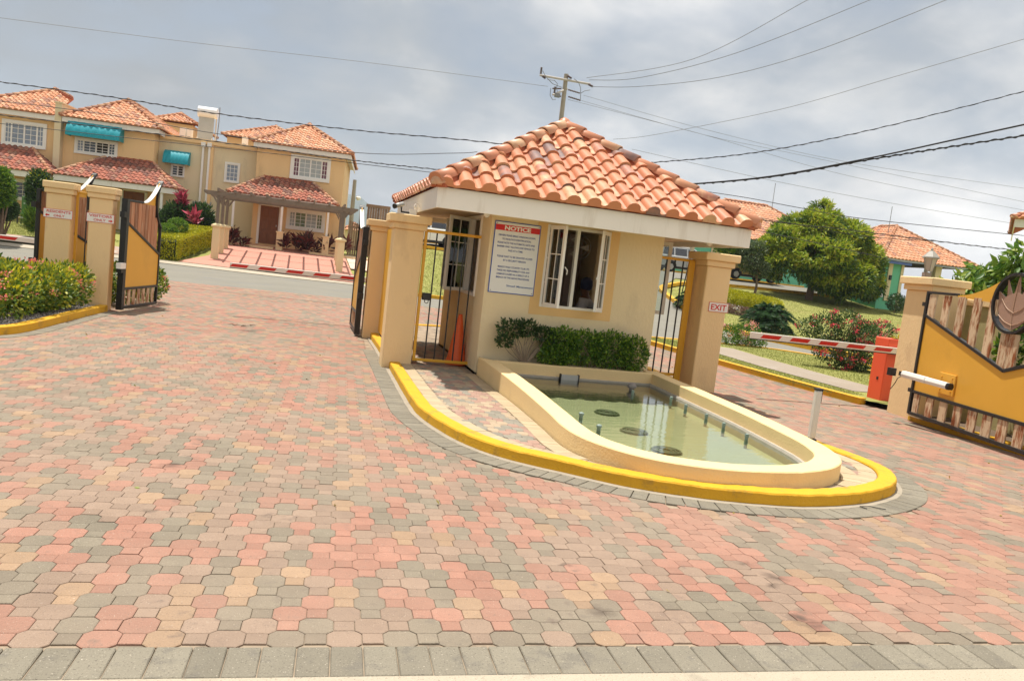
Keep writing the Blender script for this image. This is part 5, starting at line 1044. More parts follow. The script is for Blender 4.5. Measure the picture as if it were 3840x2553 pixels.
# --- pergola
pg_ = thing('pergola', 'weathered grey timber pergola on cream piers over the pink driveway', 'pergola', (-1.5, 38, .5))
fl = onG(*r2(232, 1276)); frr = onG(*r2(1278, 1386)); YF = (fl.y + frr.y) / 2; X_L, X_R = onY(*r2(232, 1276), YF).x, onY(*r2(1278, 1386), YF).x
zt_ = onY(*r2(245, 985), YF).z; ztR = onY(*r2(1302, 1098), YF).z; zb_ = onY(*r2(265, 712), YF).z; zbl = onY(*r2(268, 748), YF).z; zP = (zt_ + ztR) / 2
ys_ = [YF, YF + 1.9, YF + 3.8]
for X_ in (X_L, X_R):
    for y in ys_:
        g = G(X_, y); b = MB(); b.box(X_ - .15, X_ + .15, y - .15, y + .15, g - .05, zP - .16).build('pier', cream_trim, pg_, bevel=.01); MB().box(X_ - .21, X_ + .21, y - .21, y + .21, zP - .16, zP - .07).build('pier_cap', cream_trim, pg_, bevel=.01)
        MB().add([(X_ - .19, y - .19, zP - .07), (X_ + .19, y - .19, zP - .07), (X_ + .19, y + .19, zP - .07), (X_ - .19, y + .19, zP - .07), (X_, y, zP + .04)], [(0, 1, 4), (1, 2, 4), (2, 3, 4), (3, 0, 4), (3, 2, 1, 0)]).build('pier_cap', cream_trim, pg_)
        MB().box(X_ - .06, X_ + .06, y - .06, y + .06, zP, zbl).build('post', wood_grey, pg_)
        for sg in (-1, 1): MB().prism([(X_ + sg * .08, zbl - .32), (X_ + sg * .08, zbl - .18), (X_ + sg * .20, zbl), (X_ + sg * .28, zbl)], y - .04, y + .04, 'y').build('brace', wood_grey, pg_)
for y in (ys_[0] - .06, ys_[1], ys_[2]): MB().prism([(X_L - .62, zb_), (X_R + .62, zb_), (X_R + .62, zb_ - .08), (X_R + .48, zbl), (X_L - .48, zbl), (X_L - .62, zb_ - .08)], y - .03, y + .03, 'y').build('beam', wood_grey, pg_)
for k in range(9): x = X_L + (X_R - X_L) * k / 8; MB().box(x - .035, x + .035, ys_[0] - .45, ys_[2] + .4, zb_ - .02, zb_ + .13).build('rafter', wood_grey, pg_)
struct(drape('pink_driveway', [(-5.3, 34.3), (2.3, 33.4), (1.9, 36), (1.75, 42.4), (-4.6, 42.8), (-4.4, 37)], pinkpave, .015, 1.))
struct(drape('brick_path', [(-16, 35.45), (-6.3, 34.35), (-6.9, 36), (-9, 37.1), (-12, 36.9), (-16, 36.7)], mat('pale_brick', (.36, .25, .19), .9, .25, 1.6, .4, 60, stain=(.42, .42, .38), sscale=2.5, samt=.8, sth=.5), .02, 1.))
struct(drape('paved_yard', [(1.9, 37.5), (4.0, 37), (4.2, 42), (1.8, 42.4)], mat('beige_paving', (.62, .47, .37), .9, .1, 1), .02, 1.))
for k, (a, b) in enumerate((((-3.6, 41.6), (-1.9, 41.5)), ((-.1, 41.4), (3.1, 41.1)))):
    kb_ = MB(); kb_.strip([a, b], [(0, -.1), (0, .12), (.12, .12), (.12, -.1)], False, G); tag(kb_.build('edging', cream_trim), ['low cream edging left of the pergola house door', 'low cream edging under the red leaved plants by the house'][k], 'edging')
# --- fences right of the pergola house
fe = thing('timber_fence', 'brown timber picket fence right of the pergola house', 'fence', (2.7, 44.5, 1.1))
for k in range(15):
    x = 1.95 + k * .125; zt = 3.0 - .03 * k * (1 if k < 8 else .6) + random.uniform(-.02, .02) - (.0 if k < 8 else .12); MB().prism([(x, .9), (x + .105, .9), (x + .105, zt - .07), (x + .052, zt), (x, zt - .07)], 44.2 + .01 * (k % 2), 44.23 + .01 * (k % 2), 'y').build('picket', wood_fence, fe)
for z in (1.5, 2.6): MB().box(1.9, 3.9, 44.245, 44.29, z, z + .09).build('rail', wood_fence, fe)
fe = thing('timber_screen', 'tall brown timber screen behind the picket fence', 'fence', (3.2, 46, 1.1))
for k in range(9):
    x = 2.98 + k * .145; MB().box(x, x + .13, 46.0, 46.03, .9, 3.95 + random.uniform(-.015, .015)).build('board', wood_fence, fe)
MB().box(2.9, 4.3, 45.93, 46.1, 3.95, 4.12).build('top_rail', wood_fence, fe)
# --- things on the flat roof
def hpt(px, py, dep): P = onpl(px, py, HP + HN * dep, HN); return (P - HP).dot(HD), P.z
sh = thing('solar_water_heater', 'silver solar water heater standing on the flat roof', 'water heater', HP + HD * -4 - HN * 4 + Vector((0, 0, 6.3)))
a = hpt(*r1(1668, 375), -3.5); b_ = hpt(*r1(1828, 400), -3.5); zc = (a[1] + b_[1]) / 2; MB().tube([HP + HD * a[0] - HN * 3.5 + Vector((0, 0, zc)), HP + HD * b_[0] - HN * 3.5 + Vector((0, 0, zc))], .30, 16).build('tank', mat('tank_white', (.72, .72, .72), .3, .03, 1), sh, smooth=False)
MB((HP + HD * (a[0] + .1) - HN * 3.1 + Vector((0, 0, 6.3)), HD, Vector((0, .25, 1)), HN)).box(0, b_[0] - a[0] - .2, 0, zc - 6.45, 0, .06).build('collector', mat('collector_grey', (.42, .42, .38), .25), sh)
for x in (a[0] + .1, b_[0] - .15): MB(HF).box(x, x + .06, 3.9, 3.96, 6.3, zc).build('leg', alum, sh); MB(HF).box(x, x + .06, 3.0, 3.06, 6.3, 6.6).build('leg', alum, sh)
MB().tube([HP + HD * (b_[0] + .12) - HN * 3.4 + Vector((0, 0, zz_)) for zz_ in (zc + .35, zc - .2, zc - .5)] + [HP + HD * (b_[0] + .1) - HN * 3.2 + Vector((0, 0, 6.35))], .025, 5).build('pipe', wire, sh)
a = hpt(*r1(1510, 505), -4); b_ = hpt(*r1(1560, 560), -4)
for k, (u, v, nm) in enumerate(((1512, 1560, 'white air conditioner unit left of the solar heater'), (1572, 1610, 'second white air conditioner unit left of the solar heater'), (2035, 2078, 'small white air conditioner unit near the pergola house roof'))):
    yy = (508, 520, 590)[k]; a = hpt(*r1(u, yy), -4); b_ = hpt(*r1(v, yy + 8), -4); t_ = thing('air_conditioner', nm, 'air conditioner', HP + HD * a[0] - HN * 4 + Vector((0, 0, 6.3))); MB(HF).box(a[0], b_[0], 4, 4.4, 6.3, a[1]).build('case', white2, t_)
    for q in range(3): MB(HF).box(a[0] + .04, b_[0] - .04, 3.985, 4.0, 6.36 + q * .12, 6.41 + q * .12).build('louvre', steel, t_)
# --- roofs behind
def back_house(label, px_apex, px_l, px_r, dep, depth, gm=stucco_h, ind=()):
    ap = hpt(*px_apex, -dep); l = hpt(*px_l, -dep); r_ = hpt(*px_r, -dep); half = max(ap[0] - l[0], r_[0] - ap[0]); half = (r_[0] - l[0]) / 2; ap = (((l[0] + r_[0]) / 2), ap[1])
    t = thing('terrace_house', label, 'house', HP + HD * ap[0] - HN * dep, 'houses behind the terrace'); c = ap[0]; y0 = dep - half; pitch = math.atan((ap[1] - (l[1] + r_[1]) / 2) / half)
    hip_roof(t, HF, c - half, c + half, y0, y0 + depth, (l[1] + r_[1]) / 2, pitch, .27, .32, terracotta_h, indiv=('front',), cap=.1, capl=.36, h=.06, faces=('front', 'left', 'right'))
    MB(HF).box(c - half + .3, c + half - .3, y0 + .3, y0 + depth - .3, .8, (l[1] + r_[1]) / 2 - .1).build('wall', gm, t); return t
back_house('house roof behind the cream link between the ochre houses', r1(1540, 405), r1(1340, 470), r1(1690, 500), 14, 7)
back_house('house roof showing behind the left hip of the pergola house', r2(735, 172), r2(365, 292), r2(1105, 372), 15, 8)
t_ = thing('distant_house', 'small far house with a tiled roof seen over the picket fence', 'house', (3, 75, 1.1))
a = onY(1297, 845, 75); b_ = onY(1357, 855, 75); ap = onY(1331, 823, 75); hip_roof(t_, I4, a.x - .3, b_.x + .5, 75, 79, a.z - .4, R(30), .35, .4, terracotta_h, indiv=('front',), cap=.12, capl=.5, h=.06); MB().box(a.x, b_.x + .2, 75.3, 78.7, 0, a.z - .4).build('wall', stucco_l, t_)
# ================================================================== VEGETATION
def stems(mb, base, tips, r0, seg=5, rnd=.06, r1_=.3):
    base = Vector(base)
    for tp in tips:
        tp = Vector(tp); mid = base.lerp(tp, .5) + Vector((random.uniform(-rnd, rnd), random.uniform(-rnd, rnd), random.uniform(0, rnd))); mb.tube([base, mid, tp], [r0, r0 * .7, r0 * r1_], seg)
def plant(name, label, cat, blobs, n, size, lm, group=None, base=None, up=.3, shell=.55, aspect=.42, trunk=True, jit=.5, part='foliage', zmin=None, droop=0., stem_m=twig, nst=7, sr=.012, flowers=None, tops=None):
    b0 = np.mean([b[0] for b in blobs], 0); gz = base[2] if base else G(b0[0], b0[1]); loc = Vector(base) if base else Vector((b0[0], b0[1], gz)); t = thing(name, label, cat, loc, group)
    P, D = blob_pts(blobs, n, shell, zmin); D = D * .8 + np.array([0, 0, up - droop]); leaf_mesh(part, P, D, size, lm, t, aspect, jit=jit)
    if tops:
        lm2, n2_, s2_ = tops; P, D = blob_pts(blobs, n2_ * 3, .9, zmin); k = D[:, 2] > .25; leaf_mesh('new_growth', P[k][:n2_], D[k][:n2_] + np.array([0, 0, .5]), s2_, lm2, t, aspect, jit=jit)
    if flowers:
        fm, nf, fs, up_only = flowers; P, D = blob_pts(blobs, nf * 4, .93, zmin); k = (D[:, 2] > up_only) & (D[:, 1] < .75); P, D = P[k][:nf], D[k][:nf]
        P2 = np.repeat(P + D * .03, 20, 0) + RNG.normal(0, fs * .95, (len(P) * 20, 3)) * [1, 1, .7]; D2 = np.repeat(D, 20, 0) + [0, 0, .6]; leaf_mesh('flowers', P2, D2, fs, fm, t, .7, jit=.7, kind='stuff')
    if trunk:
        b = MB(); tips = [np.array(b_[0]) + RNG.normal(0, .35, 3) * np.array(b_[1]) for b_ in blobs for _ in range(max(1, nst // len(blobs)))]; stems(b, loc + Vector((0, 0, -.02)), tips, sr); b.build('stem', stem_m, t)
    return t
# ixora hedge, lower left
def hb(cx, cy, rx, ry, h, g=.08): h *= .88; return ((cx, cy, g + h * .5), (rx, ry, h * .55))
ih = plant('ixora_hedge', 'clipped ixora hedge with coral flowers beside the sign pillars', 'hedge', [hb(-4.05, 12.0, .42, .8, .80), hb(-3.90, 13.2, .42, .8, .80), hb(-3.85, 14.1, .40, .55, .80), hb(-4.6, 12.0, .8, .8, .85), hb(-5.3, 11.7, .9, .7, .92), hb(-6.2, 11.6, .9, .8, .95), hb(-7.2, 11.6, .9, .8, .95), hb(-4.35, 12.9, .65, .7, .82), hb(-4.1, 13.8, .5, .6, .8), hb(-5.3, 13.1, .9, .8, .9), hb(-6.6, 13.0, 1, .9, .95), hb(-5.2, 14.1, .7, .5, .85), hb(-4.5, 11.75, .5, .45, .6), hb(-4.0, 12.8, .35, .6, .55), hb(-3.95, 13.7, .3, .5, .6)], 30000, .072, lf_hedge, None, (-5, 12.3, .07), .35, .62, .5, flowers=(fl_ixora, 110, .034, -.1), tops=(lf_yel, 5200, .065), nst=30, sr=.012, zmin=.15)
plant('golden_shrub', 'golden yellow shrub in front of the ixora hedge at the left edge', 'shrub', [((-4.75, 11.2, .42), (.42, .3, .42)), ((-5.3, 11.15, .35), (.4, .3, .35))], 2200, .085, lf_yel, None, (-4.8, 11.2, .07), .4, .5, .4, nst=8)
plant('ixora_bush', 'coral flowered ixora growing behind the open entry gate leaf', 'shrub', [hb(-3.5, 16.2, .45, .7, .8), hb(-3.2, 17.0, .4, .6, .75), hb(-3.9, 15.9, .4, .4, .7)], 5000, .075, lf_hedge, None, (-3.5, 16.4, .02), .35, .6, .5, flowers=(fl_ixora, 16, .036, -.3), nst=8)
P = np.array([(-3.85 - RNG.random() * .35, 12.9 + RNG.random() * 1.5, .08) for _ in range(900)]); leaf_mesh('leaf', P, np.tile([0.05, -.1, 1.], (900, 1)), .22, lf_dark, tag(thing('mondo_grass', 'dark tuft of strap leaves at the foot of the visitors sign pillar', 'grass tuft', (-4, 13.6, .07)), 'dark tuft of strap leaves at the foot of the visitors sign pillar', 'grass tuft'), .06, jit=.35)
t_ = thing('bed_gravel', 'grey bark chips and stones along the kerb of the ixora bed', 'gravel', (-4.2, 11.5, .08)); t_['kind'] = 'stuff'
gv = MB(); sp_ = spline([(a, b, 0) for a, b in LK], 40)
for _ in range(3800):
    p = sp_[random.randrange(60, len(sp_))]; o_ = random.uniform(.17, .75); x, y = p.x - o_ * .8, p.y + o_ * .45; r_ = random.uniform(.008, .022); a = random.random() * 6.28; z = .085
    gv.add([(x + r_ * math.cos(a), y + r_ * math.sin(a), z), (x + r_ * math.cos(a + 2.1), y + r_ * math.sin(a + 2.1), z), (x + r_ * math.cos(a + 4.2), y + r_ * math.sin(a + 4.2), z), (x, y, z + r_ * 1.0)], [(0, 1, 3), (1, 2, 3), (2, 0, 3)])
o = gv.build('chips', ramp_mat('chips', [(0, (.10, .09, .08)), (.5, (.30, .27, .25)), (1, (.55, .50, .46))], .9, 5, .3, 0), t_); o['kind'] = 'stuff'
# fallen leaves and litter on the paving
lt = MB()
for (px, py) in ((905, 1225), (880, 1222), (560 * 1.6285, 751 * 1.6285), (940, 1223)):
    p = onG(px, py); stems(lt, (p.x, p.y, .012), [(p.x + random.uniform(-.12, .12), p.y + random.uniform(-.04, .04), .02) for _ in range(3)], .006, 4, .02)
tag(lt.build('dry_twig', bark), 'dry dark twig lying on the brick driveway', 'twig')
p = onG(3300, 1915); cd = MB(); cd.tube([(p.x - .12, p.y, G(p.x, p.y) + .012), (p.x - .16, p.y + .03, G(p.x, p.y) + .02), (p.x - .05, p.y + .05, G(p.x, p.y) + .015), (p.x + .05, p.y, G(p.x, p.y) + .012)], .003, 4); tag(cd.build('wire_scrap', black), 'thin dark scrap of wire on the paving beyond the round end of the pool', 'wire')
# planter shrubs in front of the gatehouse
plant('sparse_shrub', 'leggy half bare shrub with grey stems under the notice board', 'shrub', [((2.70, 9.98, .78), (.20, .10, .13)), ((2.95, 10.0, .80), (.18, .10, .11)), ((3.15, 9.98, .74), (.15, .10, .10)), ((2.62, 9.93, .60), (.13, .08, .08)), ((3.3, 10, .70), (.12, .1, .1))], 1500, .05, lf_dark, None, (2.95, 10.0, .3), .2, .3, .5, nst=34, sr=.007)
plant('dense_shrub', 'dense bright green shrub in the planter under the gatehouse window', 'shrub', [((3.45, 9.97, .60), (.30, .15, .26)), ((3.8, 9.96, .60), (.34, .15, .25)), ((4.2, 9.96, .60), (.34, .15, .27)), ((4.52, 9.96, .56), (.24, .15, .27)), ((3.4, 9.95, .45), (.3, .13, .15))], 9000, .045, lf_shrub, None, (3.9, 10, .3), .3, .55, .5, nst=20, sr=.008)
# ---- right hand side
bg_ = onG(3165, 1400)
def bl2(px, py, rx, rz, dd_=0): q = EYEP + ray(px, py) * ((bg_ - EYEP).dot(FW) / ray(px, py).dot(FW)) + _F0 * dd_; return ((q.x, q.y, q.z), (rx, rx * .9, rz))
lf_boug = leafm('bougainvillea_leaf', (.02, .05, .012), (.04, .09, .018), (.08, .14, .03), (.15, .2, .05))
plant('bougainvillea', 'large arching bougainvillea with magenta flowers beside the red barrier cabinet', 'bougainvillea', [bl2(3035, 1225, .30, .24), bl2(3100, 1230, .42, .38), bl2(3180, 1225, .40, .40), bl2(3240, 1260, .40, .38), bl2(3110, 1310, .40, .32), bl2(3190, 1330, .45, .36), bl2(3250, 1340, .35, .32), bl2(3300, 1270, .36, .26, .6), bl2(3360, 1250, .40, .20, .8), bl2(3160, 1385, .26, .18), bl2(3240, 1400, .30, .16)], 12000, .055, lf_boug, None, (bg_.x + .15, bg_.y, .08), .2, .42, .5, flowers=(fl_boug, 75, .045, -.3), nst=44, sr=.014)
p = onG(2790, 1308)
plant('flowering_shrub', 'low shrub with salmon flowers behind the exit sign pillar', 'shrub', [((p.x, p.y, .42), (.40, .4, .34)), ((p.x - .5, p.y, .35), (.35, .3, .3)), ((p.x + .35, p.y, .25), (.3, .3, .2))], 2600, .075, lf_shrub, None, (p.x, p.y, .08), .4, .4, .4, flowers=(fl_pale, 22, .05, -.2), nst=12)
p = Vector((10.75, 12.0, .08)); plant('croton', 'yellow leaved croton peeping out behind the red barrier cabinet', 'shrub', [((p.x, p.y, .45), (.30, .3, .38)), ((p.x + .1, p.y, .8), (.22, .2, .25))], 900, .13, lf_croton, None, tuple(p), .4, .4, .35)
def cycad(label, p, L_, h, n=70):
    t = thing('sago_palm', label, 'palm', p, 'sago palms on the lawn'); b = MB(); b.lathe([(.16 * h * 2, 0), (.14 * h * 2, h * .5), (.16 * h * 2, h)], p, 10); b.build('trunk', bark, t); Pn, Dn = [], []; rb = MB(); c = Vector(p) + Vector((0, 0, h))
    for i in range(n):
        a = random.uniform(0, 6.283); el = random.uniform(-.15, 1.35); l = L_ * random.uniform(.85, 1.1); d = Vector((math.cos(a) * math.cos(el), math.sin(a) * math.cos(el), math.sin(el))); pts = []
        for k in range(9): s = k / 8; q = c + d * (l * s) + Vector((0, 0, -.55 * l * s * s)); pts.append(q)
        rb.tube([pts[0], pts[4], pts[8]], .008, 3, False)
        for k in range(1, 60):
            s = k / 60; i0 = min(7, int(s * 8)); q = pts[i0].lerp(pts[i0 + 1], s * 8 - i0); tn = (pts[i0 + 1] - pts[i0]).normalized(); sd = tn.cross(Vector((0, 0, 1))).normalized()
            for sg in (-1, 1): Pn.append(q); Dn.append(sd * sg + tn * .7 + Vector((0, 0, .15)))
    rb.build('frond_rib', bark, t); leaf_mesh('fronds', Pn, Dn, .16 * L_ / .8, lf_palm, t, .13, jit=.12); return t
p = onG(2876, 1238); cycad('sago palm on the sunlit lawn behind the barrier arm', p, 1.3, .50, 95)
p = onG(2600, 1165); p = Vector((p.x, p.y, G(p.x, p.y))); cycad('sago palm seen through the bars left of the exit sign pillar', p, 1.0, .5)
for k, (px, py) in enumerate(((2560, 1155), (2620, 1190))):
    p = onG(px, py); plant('flower_clump', ['low clump of white flowers left of the hidden sago palm', 'low clump of white flowers right of the hidden sago palm'][k], 'flowers', [((p.x, p.y, p.z + .12), (.45, .35, .22))], 500, .1, lf_dark, None, tuple(p), .4, flowers=(mat('white_petal', (.8, .78, .7), .6), 14, .035, -.2), nst=4)
a = onG(2705, 1135); 
yh = plant('golden_hedge', 'rounded golden yellow hedge on the slope under the small tree', 'hedge', [((onG(px, py).x, onG(px, py).y, onG(px, py).z + .42), (.75, .6, .42)) for px, py in ((2715, 1140), (2755, 1150), (2795, 1160), (2840, 1170), (2880, 1178))], 15000, .08, lf_yel, None, tuple(onG(2800, 1160)), .4, .75, .5, nst=10)
gr = onG(2775, 1180); plant('dry_edging_plants', 'dry brown leaves and white blooms along the foot of the golden hedge', 'plants', [((onG(px, py).x, onG(px, py).y, onG(px, py).z + .1), (.7, .4, .2)) for px, py in ((2720, 1165), (2770, 1175), (2820, 1185))], 1500, .14, leafm('dry_leaf', (.12, .07, .05), (.22, .14, .10), (.3, .2, .12)), None, tuple(gr), .3, flowers=(MATS['white_petal'], 16, .05, -.2), nst=4)
def tree(name, label, base, blobs, n, size, lm, trunk_h, r, group=None, top=None, droop=.5, aspect=.28, clump=7, shell=.6, holes=True):
    t = thing(name, label, 'tree', base, group); w = MB(); base = Vector(base); fork = base + Vector((0, 0, trunk_h)); w.tube([base + Vector((0, 0, -.1)), base + Vector((.05, 0, trunk_h * .5)), fork], [r * 1.25, r, r * .85], 9)
    for b in blobs: c = Vector(b[0]); w.tube([fork, fork.lerp(c, .5) + Vector((0, 0, .2)), c], [r * .55, r * .35, r * .12], 6)
    for b in blobs:
        for _ in range(4): c = Vector(b[0]); d = Vector(RNG.normal(0, .5, 3)); w.tube([c - Vector((0, 0, .2)), c + Vector((d.x * b[1][0], d.y * b[1][1], d.z * b[1][2])) * .9], [r * .14, r * .03], 4)
    w.build('trunk', bark, t); nc = n // clump; P, D = blob_pts(blobs, nc, shell)
    if holes: ph = RNG.uniform(0, 6, 3); k = np.sin(P[:, 0] * 1.7 + ph[0]) * np.sin(P[:, 1] * 1.9 + ph[1]) * np.sin(P[:, 2] * 2.3 + ph[2]) > -.30; P, D = P[k], D[k]
    P2 = np.repeat(P, clump, 0) + RNG.normal(0, size * .30, (len(P) * clump, 3)); D2 = np.repeat(D, clump, 0) * .7 + RNG.normal(0, .55, (len(P) * clump, 3)); D2[:, 2] -= droop
    leaf_mesh('crown', P2, D2, size, lm, t, aspect, jit=.2)
    if top:
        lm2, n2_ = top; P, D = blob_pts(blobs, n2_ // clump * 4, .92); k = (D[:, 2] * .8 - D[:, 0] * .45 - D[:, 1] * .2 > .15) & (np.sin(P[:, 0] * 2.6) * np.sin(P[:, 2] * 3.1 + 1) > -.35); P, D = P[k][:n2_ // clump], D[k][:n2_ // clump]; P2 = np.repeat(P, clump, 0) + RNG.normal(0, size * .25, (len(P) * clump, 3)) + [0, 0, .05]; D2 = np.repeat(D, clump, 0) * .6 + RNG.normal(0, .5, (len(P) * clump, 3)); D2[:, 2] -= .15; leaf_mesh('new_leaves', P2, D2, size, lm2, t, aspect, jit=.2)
    return t
mb_ = onG(3032, 1122)
def atd(px, py, ref): d = ray(px, py); k = (Vector(ref) - EYEP).dot(FW) / d.dot(FW); return EYEP + d * k        # same depth as ref
def mbl(px, py, rx, rz, dd_=0): px = 3075 + (px - 3075) * .86; py = 960 + (py - 960) * .90; rx *= .86; rz *= .86; q = atd(px, py, mb_) + _F0 * dd_; return ((q.x, q.y, q.z), (rx, rx * .9, rz))
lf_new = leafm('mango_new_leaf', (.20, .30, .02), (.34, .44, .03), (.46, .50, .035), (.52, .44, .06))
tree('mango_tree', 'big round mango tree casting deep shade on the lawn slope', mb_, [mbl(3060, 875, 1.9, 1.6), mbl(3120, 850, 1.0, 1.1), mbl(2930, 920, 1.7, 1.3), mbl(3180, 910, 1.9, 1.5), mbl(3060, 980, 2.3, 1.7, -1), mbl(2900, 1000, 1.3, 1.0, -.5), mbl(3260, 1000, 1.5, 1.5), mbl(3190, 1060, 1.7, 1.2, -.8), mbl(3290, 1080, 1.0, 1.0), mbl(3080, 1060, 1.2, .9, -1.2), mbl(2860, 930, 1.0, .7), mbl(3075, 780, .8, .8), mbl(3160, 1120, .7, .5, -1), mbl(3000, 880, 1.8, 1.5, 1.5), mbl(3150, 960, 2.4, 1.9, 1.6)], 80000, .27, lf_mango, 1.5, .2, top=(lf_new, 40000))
sb = onG(2830, 1100); q0 = (sb.x, sb.y, sb.z)
lf_gg = leafm('grey_green_leaf', (.05, .08, .03), (.09, .14, .05), (.15, .20, .08), (.22, .24, .12))
def sbl(px, py, rx, rz): q = atd(px, py, q0); return ((q.x, q.y, q.z), (rx, rx, rz))
tree('small_tree', 'small rounded grey green tree between the exit pillar and the mango', q0, [sbl(2815, 975, .75, .7), sbl(2840, 935, .6, .5), sbl(2790, 935, .5, .4), sbl(2850, 1010, .5, .5)], 6500, .15, lf_gg, .9, .07, droop=.1, aspect=.5)
q = atd(2700, 920, q0); tree('small_tree', 'low leafy bush tree just above the exit sign pillar', (q.x, q.y, G(q.x, q.y)), [((q.x + .4, q.y, q.z), (.8, .7, .4))], 2600, .16, lf_shrub, .8, .06, droop=.1, aspect=.45)
p = Vector((12.6, 7.6, .1))
def rt(px, py, Y, rx, rz): q = onY(px, py, Y); return ((q.x, q.y, q.z), (rx, rx, rz))
lf_al = leafm('almond_leaf', (.06, .14, .02), (.13, .25, .03), (.22, .34, .04), (.36, .40, .06))
tree('almond_tree', 'broad leaved young tree rising behind the boundary wall and gate', (12.2, 10.6, .1), [rt(3700, 1030, 11.6, .40, .10), rt(3620, 1072, 11.4, .30, .07), rt(3740, 1080, 11.2, .35, .10), rt(3790, 1030, 11, .35, .16), rt(3835, 975, 10.8, .28, .20), rt(3870, 1060, 10.8, .35, .25), rt(3570, 1078, 11.6, .2, .05)], 1700, .20, lf_al, 1.6, .04, droop=.5, aspect=.34, clump=8, shell=.3, holes=False)
plant('clipped_hedge', 'green hedge in the bed behind the lower slats of the open gate', 'hedge', [((8.95 - k * .10, 6.9 - k * .55, .36), (.28, .4, .34)) for k in range(8)], 9000, .06, lf_shrub, None, (8.8, 6.2, .08), .3, .5, .5, nst=24)
plant('wall_vine', 'leafy branch hanging in front of the boundary wall inside the gate ring', 'vine', [((9.15, 7.8, 1.45), (.18, .5, .35)), ((9.1, 7.0, 1.5), (.18, .5, .5)), ((9.2, 8.2, 1.2), (.1, .25, .2))], 900, .14, lf_shrub, None, (9.2, 7.4, .1), .1, .2, .38, nst=10, sr=.008)
# ---- left gardens
def hx(px, py, conv=r1): return onG(*conv(px, py))
hr = [(-7.6, 35.6), (-7.2, 36.6), (-6.8, 37.8), (-6.5, 39.0), (-6.2, 40.3)]
a, b_ = onG(615, 975), onG(745, 920)
def box_hedge(name, label, path, wd, ht, n, size, lm, gz=G, lm2=lf_dark):
    sp_ = spline([(p[0], p[1], 0) for p in path], 12); t = thing(name, label, 'hedge', (path[0][0], path[0][1], gz(*path[0]))); P, D = [], []
    for _ in range(n):
        i_ = random.randrange(len(sp_) - 1); a_, b2 = sp_[i_], sp_[i_ + 1]; q = a_.lerp(b2, random.random()); tt = (b2 - a_).normalized(); nx = Vector((-tt.y, tt.x, 0)); g_ = gz(q.x, q.y); r_ = random.random()
        bump_ = .04 * math.sin(q.x * 7) + .03 * math.sin(q.y * 5.3)
        if r_ < .42: o_ = random.uniform(-wd, wd); P.append((q.x + nx.x * o_, q.y + nx.y * o_, g_ + ht + bump_ + random.uniform(-.08, .03))); D.append((random.gauss(0, .3), random.gauss(0, .3), 1))
        else: sg = random.choice((-1, 1)); z_ = random.uniform(.03, 1) * ht; P.append((q.x + nx.x * sg * (wd + bump_) , q.y + nx.y * sg * (wd + bump_), g_ + z_)); D.append((nx.x * sg, nx.y * sg, .5))
    leaf_mesh('foliage', P, D, size, lm, t, .5, jit=.45); b = MB(); b.strip([(q.x, q.y) for q in sp_[3:-3]], [(-wd + .15, 0), (-wd + .15, ht - .2), (wd - .15, ht - .2), (wd - .15, 0)], False, gz); b.build('stem', mat('hedge_core', (.03, .04, .015), .9), t)  # near-black box added as the hedge core behind the leaves; no real stems
    ends = [(sp_[0], (sp_[0] - sp_[1]).normalized()), (sp_[-1], (sp_[-1] - sp_[-2]).normalized())]; P, D = [], []
    for c_, d_ in ends:
        nx = Vector((-d_.y, d_.x, 0))
        for _ in range(n // 14): o_ = random.uniform(-wd, wd); q = c_ + nx * o_ + d_ * random.uniform(-.1, .05); P.append((q.x, q.y, gz(q.x, q.y) + random.uniform(.03, 1) * ht)); D.append((d_.x, d_.y, .5))
    leaf_mesh('foliage', P, D, size, lm, t, .5, jit=.45); return t
box_hedge('golden_hedge', 'low clipped golden hedge running up to the cream link building', [(a.x - .15, a.y), ((a.x + b_.x) / 2, (a.y + b_.y) / 2), (b_.x, b_.y)], .55, .9, 15000, .085, lf_yel)
for k, (px, py) in enumerate(((627, 868), (667, 847))):
    q = onY(px, py, 36.2 + k * .8); plant('topiary_ball', ['round topiary ball nearer the sign pillars above the golden hedge', 'round topiary ball nearer the pink cordyline above the golden hedge'][k], 'topiary', [((q.x, q.y, q.z), (.42, .42, .34))], 3500, .06, lf_shrub, 'topiary balls', (q.x, q.y, G(q.x, q.y)), .3, .85, .5, nst=5, sr=.03, stem_m=bark)
def cordyline(label, q, r_, lm, n=34, ln=.55, gz=None, hgt=1):
    t = thing('cordyline', label, 'plant', (q[0], q[1], gz if gz is not None else q[2]), 'cordylines'); P, D = [], []
    for i in range(n):
        a = random.uniform(0, 6.283); el = random.uniform(.1, 1.4); P.append((q[0] + random.uniform(-.08, .08), q[1], q[2] + random.uniform(-.25, .25) * hgt)); D.append((math.cos(a) * math.cos(el), math.sin(a) * math.cos(el), math.sin(el)))
    leaf_mesh('leaves', P, D, ln, lm, t, .20, fold=.6, jit=.1); 
    if gz is not None: MB().tube([(q[0], q[1], gz), (q[0], q[1], q[2])], .03, 6).build('stem', bark, t)
    return t
q = onY(*r1(1525, 1150), 41.0); cordyline('tall magenta cordyline against the cream link building', q, .6, lf_pink, 150, .42, G(q.x, q.y), 1.6)
q = onY(*r1(1632, 1285), 40.0); cordyline('bright pink bromeliad like cordyline left of the pergola', q, .6, lf_pink, 45, .50, G(q.x, q.y), 1)
plant('garden_shrub', 'dark green shrubs under the pink cordylines by the cream wall', 'shrub', [((onY(*r1(u, v), 41).x, 41, onY(*r1(u, v), 41).z), (.6, .5, .5)) for u, v in ((1430, 1290), (1480, 1230), (1560, 1280), (1680, 1240), (1720, 1330), (1670, 1390), (1740, 1420))], 7000, .22, lf_dark, None, (onY(*r1(1550, 1300), 41).x, 41, 1.0), .5, .4, .3, nst=12)
